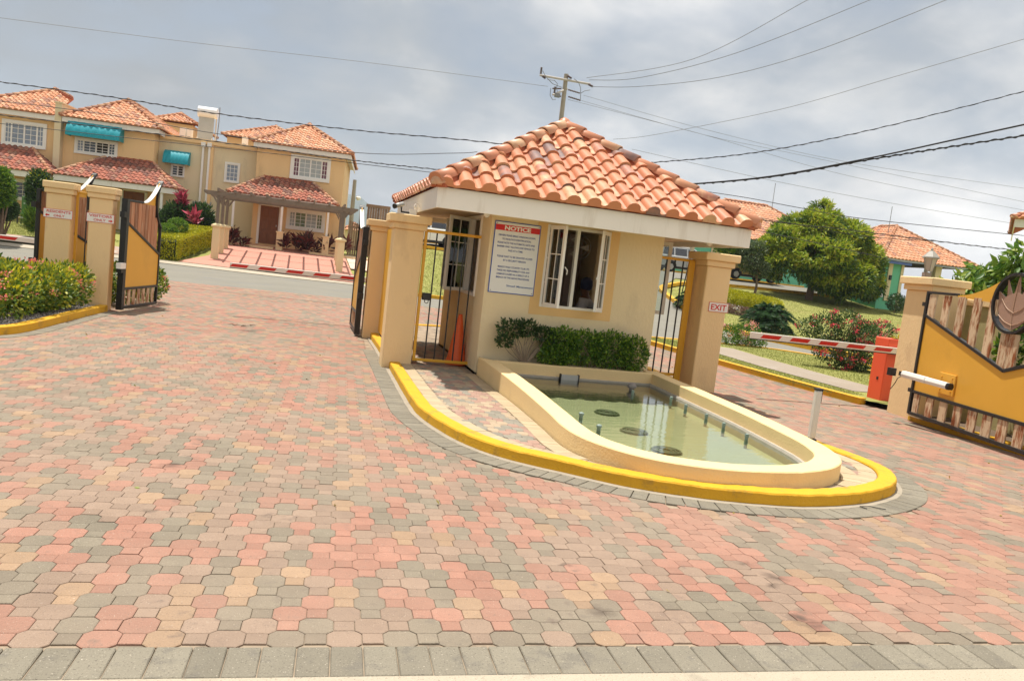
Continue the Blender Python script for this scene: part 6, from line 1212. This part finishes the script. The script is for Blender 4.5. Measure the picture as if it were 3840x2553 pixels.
for k, (u, v) in enumerate(((830, 1150), (930, 1165), (1005, 1165), (1075, 1195), (1185, 1180), (375, 1110), (480, 1160), (1335, 1180))):
    q = onY(*r2(u, v), 41.6); cordyline(['leftmost red leaved cordyline under the pergola house window', 'second red leaved cordyline under the pergola house window', 'tallest red leaved cordyline under the pergola house window', 'smallest red leaved cordyline under the pergola house window', 'red leaved cordyline beside the right pergola piers', 'red leaved cordyline left of the pergola house door', 'low spreading cordyline left of the pergola house door', 'red leaved cordyline at the foot of the picket fence'][k], q, .5, lf_red, (55, 50, 80, 30, 60, 50, 26, 45)[k], (.5, .5, .65, .38, .55, .58, .5, .5)[k])
plant('leafy_tree', 'pale green leafy tree at the left edge in front of the ochre house', 'tree', [((onY(*r1(u, v), 34).x, 34, onY(*r1(u, v), 34).z), (r_, r_, r_)) for u, v, r_ in ((0, 920, .35), (10, 980, .45), (-10, 1060, .55), (15, 1100, .35))], 8000, .13, lf_shrub, None, (onY(*r1(0, 1300), 34).x, 34, .3), .2, .5, .4, nst=10, sr=.05, stem_m=bark)
plant('round_bush', 'rounded dark green bush beneath the leafy tree at the left edge', 'bush', [((onY(*r1(u, v), 34.5).x, 34.5, onY(*r1(u, v), 34.5).z), (r_, r_, r_ * .9)) for u, v, r_ in ((20, 1190, .55), (-50, 1200, .6), (75, 1190, .36))], 9000, .10, lf_dark, None, (onY(*r1(30, 1300), 34.5).x, 34.5, .3), .2, .6, .4, nst=10, sr=.04, stem_m=bark)
plant('tall_croton', 'tall dark croton covering the corner between the two ochre porches', 'shrub', [((onY(*r1(u, v), 40).x, 40, onY(*r1(u, v), 40)  .z), (.5, .5, .7)) for u, v in ((325, 1000), (345, 1080), (335, 1120), (350, 1190))], 8000, .17, lf_dark, None, (onY(*r1(330, 1300), 40).x, 40, .8), .4, .5, .35, nst=12, sr=.03, tops=(lf_yel, 300, .12))
plant('grass_clump', 'upright pale green clump of fine grass beside the residents pillar', 'grass clump', [((onY(*r1(325, 1290), 37).x, 37, onY(*r1(325, 1290), 37).z), (.5, .45, .55))], 4000, .3, lf_shrub, None, (onY(*r1(325, 1345), 37).x, 37, .45), 1.2, .3, .05, nst=4)
gc = onY(*r1(225, 1220), 40.5); ch = thing('garden_chair', 'green garden chair on the porch behind the leafy tree', 'chair', (gc.x, 40.5, .9)); gm_ = mat('chair_green', (.10, .22, .06), .6)
MB().box(gc.x - .3, gc.x + .3, 40.7, 40.76, 1.3, 2.15).build('backrest', gm_, ch, bevel=.02); MB().box(gc.x - .3, gc.x + .3, 40.2, 40.7, 1.28, 1.34).build('seat', gm_, ch)
for sx in (-.3, .26):
    for sy in (40.2, 40.68): MB().box(gc.x + sx, gc.x + sx + .04, sy, sy + .04, .85, 1.28).build('leg', black, ch)
# grass blades on the nearest lawns (stuff)
def grass(poly, n, h, off, name='grass'):
    xs = [p[0] for p in poly]; ys = [p[1] for p in poly]; P = []
    while len(P) < n:
        x, y = random.uniform(min(xs), max(xs)), random.uniform(min(ys), max(ys))
        if inpoly(x, y, poly): P.append((x, y, G(x, y) + off))
    o = leaf_mesh(name, P, np.tile([0, 0, 1.], (n, 1)), h, lf_grass, None, .12, jit=.45); return stuff(o)
SW = [(9.7, 18.3), (9.5, 16.6), (9.35, 14.0), (9.5, 11.4), (10.6, 11.4), (10.55, 13.4), (10.7, 16.2), (10.9, 17.8)]
grass([(8.6, 11), (9.45, 11.0), (9.32, 14), (9.48, 16.6), (9.7, 18.4), (9.2, 18.9), (8.7, 18.4), (8.62, 16)], 14000, .035, .08); grass([(10.65, 10.5), (14.2, 10.5), (14.0, 15.6), (13.4, 17.8), (12.3, 18.8), (10.5, 18.9), (10.95, 17.8), (10.75, 16), (10.6, 13.4)], 22000, .04, .08)
grass([(16.2, 22), (26, 22), (36, 30), (36, 41), (24, 41.5), (19, 38.5), (17, 31), (16.3, 26)], 50000, .07, -.05); grass([(4.2, 29.5), (9, 29.8), (9.4, 36), (8.5, 42), (6, 43.8), (3.6, 44)], 16000, .08, -.05); grass([(-6, 34.6), (-5.4, 34.6), (-4.6, 38), (-4.7, 42), (-6.5, 42), (-7.2, 38)], 9000, .07, -.05)
grass([(-16, 36.9), (-9, 37.3), (-8.4, 38.5), (-10.4, 41), (-16, 41.2)], 12000, .08, -.03)

P = []
while len(P) < 90:
    x, y = random.uniform(-3.2, 8.4), random.uniform(3, 16)
    if inpoly(x, y, BPOLY_ROAD) and not inpoly(x, y, offs(KOs, -.02, True)) and random.random() < .35 + .65 * (x < -2 or x > 6): P.append((x, y, G(x, y) + .008))
stuff(leaf_mesh('fallen_leaves', P, RNG.normal(0, 1, (len(P), 3)) * [1, 1, .15], .035, leafm('fallen_leaf', (.30, .16, .05), (.40, .32, .05), (.15, .10, .05), (.30, .36, .05)), None, .5, jit=.1))
# ================================================================== CARS
def car(label, loc, yaw, L_, Hh, Wd, body, kind='suv', group='cars parked on the upper road', mirror=True):
    t = thing('parked_car', label, 'car', loc, group); f = (Vector(loc), Vector((math.cos(yaw), math.sin(yaw), 0)), Vector((-math.sin(yaw), math.cos(yaw), 0)), Vector((0, 0, 1))); s = L_ / 4.7; h = Hh / 1.8; hw = Wd / 2
    bp = [(-2.30, .35), (-1.95, .30), (1.9, .28), (2.28, .38), (2.33, .62), (2.28, .86), (2.15, .98), (1.15, 1.10), (-2.15, 1.12), (-2.33, 1.02), (-2.36, .60)]
    wr = .36 * h
    # black half discs on the uncut body paint the shade of the wheel openings
    MB(f).prism([(a * s, b * h) for a, b in bp], -hw, hw, 'y').build('body', body, t, bevel=.05)
    gp = [(-2.22, 1.10), (1.12, 1.08), (.38, 1.66), (-.1, 1.74), (-1.9, 1.75), (-2.08, 1.68)] if kind != 'van' else [(-2.28, 1.1), (1.7, 1.05), (1.05, 1.85), (.7, 1.92), (-2.1, 1.94), (-2.25, 1.85)]
    V = [(a * s, -hw * (.95 if b < 1.2 else .80), b * h) for a, b in gp] + [(a * s, hw * (.95 if b < 1.2 else .80), b * h) for a, b in gp]; n = len(gp)
    MB(f).add(V, [tuple(range(n))[::-1], tuple(range(n, 2 * n))] + [(i, (i + 1) % n, n + (i + 1) % n, n + i) for i in range(n)]).build('cabin', body, t, bevel=.03)
    top = max(b for a, b in gp)
    wins = [(-2.02, -1.22, -1.95), (-1.12, -.28, None), (-.18, .78, .30)] if kind != 'van' else [(-2.1, -1.1, None), (-1.0, .1, None), (.2, 1.35, .8)]
    for (a0, a1, c1) in wins:
        z0, z1 = 1.15 * h, (top - .14) * h; t1 = (c1 if c1 is not None and c1 > a0 + .2 else a1); t0 = a0 + (.12 if a0 < -1.9 else .0)
        for sg in (-1, 1):
            y0, y1 = sg * (hw * .945 + .006), sg * (hw * .825 + .006); MB(f).add([(a0 * s, y0, z0), (a1 * s, y0, z0), (t1 * s, y1, z1), (t0 * s, y1, z1)], [(0, 1, 2, 3)]).build('side_window', car_glass, t)
    MB(f).add([(1.10 * s if kind != 'van' else 1.68 * s, -hw * .86, 1.13 * h), (1.10 * s if kind != 'van' else 1.68 * s, hw * .86, 1.13 * h), (.44 * s if kind != 'van' else 1.10 * s, hw * .74, (top - .12) * h), (.44 * s if kind != 'van' else 1.10 * s, -hw * .74, (top - .12) * h)], [(0, 1, 2, 3)]).build('windscreen', car_glass, t)
    MB(f).box(-2.35 * s, 2.3 * s, -hw - .012, hw + .012, .28 * h, .42 * h).build('sill', black, t, bevel=.02)
    for x in (-1.38 * s, 1.42 * s):
        for sg in (-1, 1):
            MB(f).prism([(x + (wr + .07) * math.cos(a), wr + (wr + .07) * math.sin(a)) for a in np.linspace(0, math.pi, 11)], sg * (hw - .02), sg * (hw + .014), 'y').build('wheel_arch_shade', black, t)
            w = bpy.data.objects.new('wheel', None); C.objects.link(w); w.parent = t; c_ = f[0] + f[1] * x + f[2] * (sg * (hw - .1)) + Vector((0, 0, wr)); w.location = c_ - wloc(t); ff = (c_, f[1], Vector((0, 0, 1)), f[2] * sg)
            MB(ff).lathe([(wr * .62, -.1), (wr * .96, -.1), (wr, -.07), (wr, .09), (wr * .95, .12), (wr * .62, .125)], (0, 0, 0), 18).build('tyre', tyre, w); MB(ff).lathe([(wr * .62, .10), (wr * .56, .128), (wr * .1, .13)], (0, 0, 0), 14).build('rim', chrome, w)
            for k in range(5): a = k * 1.2566; MB(ff).prism([(wr * .1 * math.cos(a - .6), wr * .1 * math.sin(a - .6)), (wr * .56 * math.cos(a - .16), wr * .56 * math.sin(a - .16)), (wr * .56 * math.cos(a + .16), wr * .56 * math.sin(a + .16)), (wr * .1 * math.cos(a + .6), wr * .1 * math.sin(a + .6))], .131, .15).build('spoke', alum, w)
    for sg in (-1, 1):
        MB(f).box(1.0 * s, 1.18 * s, sg * hw, sg * (hw + .2), 1.08 * h, 1.24 * h).build('mirror', body, t, bevel=.03); MB(f).box(2.2 * s, 2.32 * s, sg * (hw - .35), sg * (hw - .05), .68 * h, .84 * h).build('headlight', chrome, t, bevel=.02); MB(f).box(-2.37 * s, -2.3 * s, sg * (hw - .25), sg * (hw - .03), .8 * h, 1.08 * h).build('tail_light', sign_r, t)
        MB(f).box(-1.7 * s, .1 * s, sg * hw * .68, sg * hw * .74, top * h, top * h + .06).build('roof_rail', alum, t)
        for a in (-1.17, -.23, .9): MB(f).box(a * s - .008, a * s + .008, sg * hw - .004, sg * hw + .003, .42 * h, 1.05 * h).build('door_gap', black, t)
    return t
p = onY(1672, 941, 44.6); x_ = p.x + .25
car('white wagon parked on the grass bank road seen through the pedestrian gate', (x_ - 1.5, 45.5, G(x_, 44.8)), R(180), 4.7, 1.75, 1.9, car_white)
t_ = thing('car_sticker', 'green and white sticker plate on the white wagon', 'sticker', (x_ + .1, 44.5, 3)); pp = onY(1683, 873, 44.5); MB().box(pp.x - .2, pp.x + .9, 44.52, 44.535, pp.z - .2, pp.z + .12).build('sheet', mat('sticker_green', (.03, .28, .16), .5), t_); MB().box(pp.x + .1, pp.x + .8, 44.51, 44.52, pp.z - .12, pp.z + .04).build('panel', sign_w, t_)
car('silver white wagon seen between the gatehouse and the exit sign pillar', (onY(2565, 980, 49).x, 49, 2.3), R(0), 4.9, 1.85, 1.9, car_silver)
q = onY(2806, 1040, 46.5); car('golden van half hidden behind the small tree', (q.x, 46.8, 2.3), R(0), 4.6, 1.75, 1.9, car_gold, 'van')
# ================================================================== HOUSES ON THE HILL
fb = thing('mint_house', 'long mint green house behind the parked silver wagon', 'house', (32, 58, 2.3)); MB().box(18, 41.5, 57, 65, 1.8, 5.9).build('wall', green_wall, fb)
for x in (18.2, 27.2, 29.3, 31.6): MB().box(x, x + .5, 56.9, 57, 1.9, 5.85).build('pilaster', stucco_l, fb)
def bwin(t, x, z, w, h, y, m_=glass):
    wn = bpy.data.objects.new('window', None); C.objects.link(wn); wn.parent = t; wn.location = Vector((x, y, z)) - wloc(t); wframe(wn, fr((x, y - .03, z), (1, 0, 0)), w, h, .09, .08, 1, 3, m_, .04)
for x in (26.0, 28.2, 32.6, 33.6): bwin(fb, x, 3.1, .9, 1.9, 57)
a = onY(2855, 765, 60); b_ = onY(2925, 775, 60); hip_roof(fb, I4, 29.5, 44.5, 56.3, 67, 5.85, R(33), .33, .38, terracotta_h, indiv=(), cap=.12, capl=.5, h=.06, faces=('front', 'left'))
e1 = Vector((1, -.02, 0)).normalized(); e2 = Vector((.02, 1, 0)).normalized(); cn = onY(3309, 963, 40); rfr = (Vector((cn.x, cn.y, 0)), e1, e2, Vector((0, 0, 1)))
rh = thing('mint_house', 'mint green bungalow with an open porch on the right behind the mango tree', 'house', (cn.x + 3, cn.y + 3, 1.2))
hip_roof(rh, rfr, 0, 7.8, 0, 9.5, cn.z, R(31.5), .27, .33, terracotta_h, indiv=('front', 'left'), cap=.1, capl=.36, h=.06, faces=('front', 'left', 'right'))
MB(rfr).box(.45, 1.9, .5, 8.1, .9, cn.z - .1).build('wall', green_wall, rh); MB(rfr).box(1.9, 2.1, .45, .9, .9, cn.z - .1).build('porch_pillar', stucco_l, rh); MB(rfr).box(.95, 1.25, .42, .5, 2.0, cn.z - .1).build('pilaster', stucco_l, rh); MB(rfr).box(1.9, 6.0, 6.5, 8.1, .9, cn.z - .1).build('wall', stucco_l, rh)
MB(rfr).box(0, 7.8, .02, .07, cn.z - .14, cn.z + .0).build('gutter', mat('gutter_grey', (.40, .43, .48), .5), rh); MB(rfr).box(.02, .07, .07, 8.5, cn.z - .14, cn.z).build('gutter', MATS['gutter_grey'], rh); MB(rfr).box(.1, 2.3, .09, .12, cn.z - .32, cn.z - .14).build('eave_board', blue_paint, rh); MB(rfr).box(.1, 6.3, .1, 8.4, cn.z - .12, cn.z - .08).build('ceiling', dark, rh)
for u in (3.75, 4.5): MB(rfr).box(u, u + (.16 if u < 4 else .45), .5, .66 if u < 4 else .95, .9, cn.z - .1).build('porch_column', stucco_l if u > 4 else white2, rh)
MB(rfr).box(2.9, 3.7, 2.5, 2.6, .9, 2.9).build('porch_screen', wood_door, rh)
for u in (.68, 1.55): MB(rfr).box(u, u + .16, .44, .5, 2.2, 2.42).build('meter', chrome, rh)
MB(rfr).box(1.05, 1.2, .34, .42, 3.3, 3.6).build('wall_lantern', black, rh)
q = onY(3360, 1135, 38.5); plant('garden_bush', 'small dark bush at the foot of the mint green bungalow', 'bush', [((q.x, q.y, q.z), (.6, .5, .55))], 1500, .12, lf_dark, None, (q.x, q.y, G(q.x, q.y)), .3, .3, .4)
q = onY(3175, 1110, 44); plant('golden_hedge', 'strip of golden hedge with orange blooms seen under the mango crown', 'hedge', [((q.x + k, q.y - .1 * k, q.z - .03 * k), (.8, .4, .2)) for k in range(3)], 2500, .12, lf_yel, None, (q.x, q.y, G(q.x, q.y)), .3, flowers=(fl_ixora, 10, .06, 0), nst=4)
# corner of a roof at the right edge
a = onY(3797, 812, 26); rd = Vector((a.x, a.y, 0)).normalized(); cf = (Vector((a.x, a.y, 0)), Vector((rd.y, -rd.x, 0)), Vector((rd.x, rd.y, 0)), _Z)
t_ = thing('roof_corner_house', 'corner of a neighbouring tiled roof at the right edge of the view', 'house', (a.x + 2, a.y, 0)); hip_roof(t_, cf, 0, 7, 0, 7, a.z - .05, R(27), .28, .32, terracotta, indiv=('front',), cap=.11, capl=.36, faces=('front', 'left'), h=.07); MB(cf).box(.1, 6.9, .1, .14, a.z - .42, a.z - .08).build('fascia', white, t_); MB(cf).box(.1, .14, .14, 6.9, a.z - .42, a.z - .08).build('fascia', white, t_); MB(cf).box(.9, 6.5, .9, 6.5, 0, a.z - .3).build('wall', stucco_l, t_)
# street lantern behind the broad pillar
lp = onY(3470, 1040, 10.6); ln = thing('post_lantern', 'grey lantern on a stone coloured post behind the broad gate pillar', 'lantern', (lp.x, 10.6, 2.0)); zb = lp.z - .08; lx = onY(3478, 1010, 10.6)
k_ = .92
MB().box(lx.x - .05, lx.x + .05, 10.55, 10.65, 1.2, onY(3478, 1022, 10.6).z).build('post', mat('stone_speckle', (.30, .24, .20), .9, .4, 40), ln)
z0 = onY(3478, 1022, 10.6).z; z1 = onY(3484, 968, 10.6).z; z2 = onY(3488, 935, 10.6).z; rr0, rr1 = .055, .105
MB().lathe([(rr0, z0 + .02), (rr1, z1)], (lx.x + .03, 10.6, 0), 6).build('glass', mat('lantern_glass', (.50, .44, .38), .25), ln)
MB().lathe([(rr1 + .035, z1), (rr1 + .03, z1 + .02), (.045, z2 - .03), (.02, z2 - .02), (.022, z2), (.004, z2 + .035)], (lx.x + .03, 10.6, 0), 6).build('cap', mat('lantern_metal', (.30, .28, .24), .5), ln)
for k in range(6):
    a = k * math.pi / 3; MB().tube([(lx.x + .03 + rr0 * math.cos(a), 10.6 + rr0 * math.sin(a), z0 + .01), (lx.x + .03 + rr1 * 1.03 * math.cos(a), 10.6 + rr1 * 1.03 * math.sin(a), z1)], .006, 4).build('rib', MATS['lantern_metal'], ln)
MB().tube([(lx.x - .03, 10.6, z0 + .05), (lx.x - .01, 10.6, z0 - .01), (lx.x + .03, 10.6, z0 - .04), (lx.x + .07, 10.6, z0 - .01), (lx.x + .09, 10.6, z0 + .05)], .012, 6).build('bracket', MATS['lantern_metal'], ln)
t_ = thing('garden_lantern', 'black garden lantern on a thin post beside the silver wagon', 'lantern', (19, 36, 1)); q = onY(2571, 1040, 37); MB().tube([(q.x - .1, 37, G(q.x, 37)), (q.x + .18, 37, onY(2577, 925, 37).z)], .035, 6).build('post', black, t_); zl = onY(2577, 940, 37).z; MB().lathe([(.10, zl), (.2, zl + .35), (.24, zl + .37), (.05, zl + .55)], (q.x + .15, 37, 0), 6).build('lamp_head', MATS['lantern_glass'], t_)
# ================================================================== POLES AND WIRES
pb = onY(2115, 340, 40); pole = thing('utility_pole', 'tall timber utility pole rising behind the gatehouse roof', 'utility pole', (pb.x, 40, 1)); pt_ = onY(2124, 279, 40); Zt = pt_.z; X_ = pt_.x
pm_ = mat('pole_timber', (.34, .30, .24), .9, .2, 4, .3, 40)
MB().tube([(X_, 40, 0), (X_, 40, Zt)], [.17, .115], 12).build('pole', pm_, pole)
def P2(px, py, dy=0): return onY(px, py, 40 + dy)
def zl(u, v): return (1980 + u * .15306, 220 + v * .15306)
ca_ = P2(*zl(270, 425)); cb = P2(*zl(1500, 645)); MB().tube([ca_ + Vector((0, -.16, 0)), cb + Vector((0, -.16, 0))], .06, 6).build('crossarm', mat('arm_grey', (.50, .46, .42), .7), pole)
ca2 = P2(*zl(610, 890), -.5); cb2 = P2(*zl(960, 745), .1); MB().tube([ca2, cb2], .055, 6).build('crossarm', MATS['arm_grey'], pole)
def insul(p, d, L_, r_=.07): 
    d = Vector(d).normalized(); n = 7; pts = []; rs = []
    for k in range(n * 2 + 1): pts.append(Vector(p) + d * (L_ * k / (n * 2))); rs.append(r_ if k % 2 else .028)
    MB().tube(pts, rs, 8).build('insulator', mat('insulator_brown', (.14, .10, .09), .4), pole)
insul(P2(*zl(310, 400)), (0.02, 0, 1), P2(*zl(340, 215)).z - P2(*zl(310, 400)).z); insul(P2(*zl(640, 870), -.4), (.05, 0, 1), P2(*zl(665, 690)).z - P2(*zl(640, 870)).z)
for A_1, A_2 in (((985, 765), (1270, 850)), ((985, 935), (1290, 1030)), ((820, 740), (600, 735)), ((810, 930), (660, 905))): a_, b2 = P2(*zl(*A_1)), P2(*zl(*A_2)); insul(a_, b2 - a_, (b2 - a_).length, .05)
for A_1, A_2 in (((960, 420), (1070, 490)), ((1480, 635), (1590, 690)), ((350, 435), (430, 490))): a_, b2 = P2(*zl(*A_1), -.2), P2(*zl(*A_2), -.2); insul(a_, b2 - a_, (b2 - a_).length, .07)
for pts in (((360, 300), (430, 440), (600, 620), (830, 710)), ((1130, 500), (1240, 590), (1290, 720), (1290, 900), (1280, 1010)), ((560, 730), (540, 900), (600, 1010), (680, 1000)), ((480, 520), (650, 540), (720, 620), (700, 740)), ((700, 720), (740, 940)), ((1300, 850), (1400, 790), (1520, 775))): MB().tube([P2(*zl(*q), -.3) for q in pts], .018, 5).build('jumper_wire', wire, pole)
MB().box(X_ - .62, X_ - .35, 39.5, 39.7, P2(*zl(700, 990)).z, P2(*zl(700, 900)).z).build('cutout', wire, pole)
p2_ = onY(1331, 675, 60); pl2 = thing('utility_pole', 'shorter grey pole with a round street lamp behind the picket fence', 'utility pole', (p2_.x, 60, 1.1)); MB().tube([(p2_.x, 60, .8), (p2_.x, 60, p2_.z)], [.2, .13], 10).build('pole', pm_, pl2); q = onY(1336, 745, 60); MB().lathe([(.05, -.1), (.16, -.05), (.2, .08), (.12, .2)], (q.x + .15, 60, q.z), 10).build('lamp_head', white2, pl2)
def cablep(label, pts, p0, p1, r_, m_=cable, twist=False, nsp=10, name='power_line'):
    p0, p1 = Vector((*p0, 0)), Vector((*p1, 0)); n = (p1 - p0).cross(Vector((0, 0, 1))).normalized(); W3 = [onpl(px, py, p0, n) for px, py in pts]; S3 = spline(W3, nsp); r_ *= .8; b = MB(); b.tube(S3, r_, 5)
    if twist:
        L3 = []; 
        for i, q in enumerate(spline(W3, nsp * 8)): a = i * .55; L3.append(q + n * (math.cos(a) * r_ * 1.3) + Vector((0, 0, math.sin(a) * r_ * 1.3)))
        b.tube(L3, r_ * .9, 4)
    return tag(b.build(name, m_), label, 'power line', 'overhead wires')
A0, A1 = (-24, 27), (26, 17)
cablep('twisted black cable passing above the roofs and rising to the upper right', [(-60, 300), (407, 363), (814, 427), (1335, 489), (1875, 540), (2300, 613), (2470, 608), (2850, 570), (3300, 480), (3900, 328)], A0, A1, .014, twist=True)
cablep('thick black cable bundle rising to the right edge, upper strand', [(2500, 690), (2620, 688), (2900, 660), (3257, 594), (3600, 520), (3900, 455)], (8, 26), (14, 8), .022); cablep('thick black cable bundle rising to the right edge, lower strand', [(2500, 692), (2620, 690), (2900, 663), (3257, 600), (3560, 552), (3900, 500)], (8, 26), (14, 8), .017, twist=True)
cablep('thin wire crossing the clouds from the roof hip to the upper right', [(2300, 523), (2460, 505), (2930, 410), (3350, 290), (3900, 130)], (8, 28), (18, 14), .009, wire)
for lb, pts in (('highest thin wire from the pole top to the upper edge', [(2200, 293), (2600, 222), (3030, 0), (3200, -90)]), ('middle thin wire from the pole top to the upper edge', [(2210, 301), (2400, 292), (2760, 200), (3264, 0), (3400, -60)]), ('lowest thin wire from the crossarm to the upper edge', [(2215, 326), (2400, 325), (2700, 290), (3050, 195), (3550, 0), (3700, -60)])): cablep(lb, pts, (X_, 40), (30, 16), .016, wire)
for lb, pts in (('upper thin wire sloping down right from the pole insulators', [(2188, 358), (2640, 485), (3183, 609), (3900, 715)]), ('middle thin wire sloping down right from the pole insulators', [(2180, 378), (2640, 506), (2944, 570), (3900, 770)]), ('lower thin wire sloping down right from the pole insulators', [(2130, 374), (2640, 506), (3183, 660), (3900, 800)])): cablep(lb, pts, (X_, 40), (50, 34), .012, wire)
cablep('thin wire entering from the upper left and ending at the pole', [(-60, 60), (720, 160), (1400, 238), (2055, 325)], (-30, 34), (X_, 40), .014, wire)
cablep('upper low cable crossing the ochre house fronts', [(-60, 372), (400, 430), (800, 500), (1335, 573), (1700, 575), (1790, 570)], A0, A1, .012)
cablep('doubled low cable crossing the houses and the mango tree', [(-60, 425), (500, 492), (1000, 558), (1335, 603), (1640, 636), (2000, 668), (2610, 730), (2840, 820), (3180, 862), (3600, 915), (3900, 948)], A0, A1, .013, twist=True)
cablep('lower low cable crossing the house fronts', [(-60, 457), (500, 520), (1000, 574), (1340, 614), (1640, 650), (2200, 720), (2700, 790), (3200, 880), (3500, 905)], A0, A1, .011)
cablep('single cable over the mango tree to the right edge', [(2600, 712), (2800, 742), (3000, 780), (3250, 822), (3900, 890)], (10, 24), (30, 17), .014)
cablep('lowest cable crossing the mango tree', [(2840, 865), (3000, 898), (3260, 955), (3400, 985), (3700, 1010)], (12, 24), (30, 18), .014)
cablep('faint wire dropping across the sky right of the roof', [(2370, 560), (2850, 668), (3300, 755), (3900, 855)], (10, 30), (40, 24), .01, wire)
t_ = thing('roof_antenna', 'thin antenna mast above the mint green bungalow roof', 'antenna', (30, 44, 6)); a = onY(3333, 857, 42); MB().tube([(a.x, 42, a.z - .3), (a.x, 42, a.z + 1.4)], .02, 5).build('mast', wire, t_)
t_ = thing('roof_antenna', 'thin antenna mast above the far tiled roof behind the mango tree', 'antenna', (36, 60, 6)); a = onY(2897, 765, 60); MB().tube([(a.x, 60, a.z - .5), (a.x, 60, a.z + 1.8)], .025, 5).build('mast', wire, t_)
# ================================================================== HILLS
hv, hf = [], []; n = 140
for i in range(n + 1):
    az = -70 + i * 1.0; azr = R(az); D_ = 1700
    h = 150 * math.exp(-((az + 2) / 20) ** 2) + 70 * math.exp(-((az + 34) / 14) ** 2) + 18 * math.sin(az * .9) * math.exp(-((az + 5) / 20) ** 2) + 7 * math.sin(az * 2.7) * math.exp(-(az / 25) ** 2) + 10
    if az > 8: h *= max(.12, 1 - (az - 8) / 14)
    for k, (dd_, hh) in enumerate(((0, -2), (300, h * .45), (620, h * .8 + 5 * math.sin(az * 1.7)), (900, h), (1500, -2))): hv.append((math.sin(azr) * (D_ + dd_), math.cos(azr) * (D_ + dd_), hh))
for i in range(n):
    for k in range(4): hf.append((i * 5 + k, i * 5 + k + 1, i * 5 + k + 6, i * 5 + k + 5))
b = MB(); b.add(hv, hf); struct(b.build('hills', mat('hill_forest', (.06, .085, .05), .95, .3, .012), smooth=True))
hz = bpy.data.materials.new('haze'); hz.use_nodes = True; t = hz.node_tree; t.nodes.clear(); pv = t.nodes.new('ShaderNodeVolumePrincipled'); pv.inputs['Color'].default_value = (.80, .87, 1, 1); pv.inputs['Density'].default_value = .00028; pv.inputs['Anisotropy'].default_value = .2; ou = t.nodes.new('ShaderNodeOutputMaterial'); t.links.new(pv.outputs[0], ou.inputs['Volume'])
if HAZE: b = MB(); b.box(-4200, 4200, -80, 4600, -3.2, 190); o = b.build('haze', hz); stuff(o)
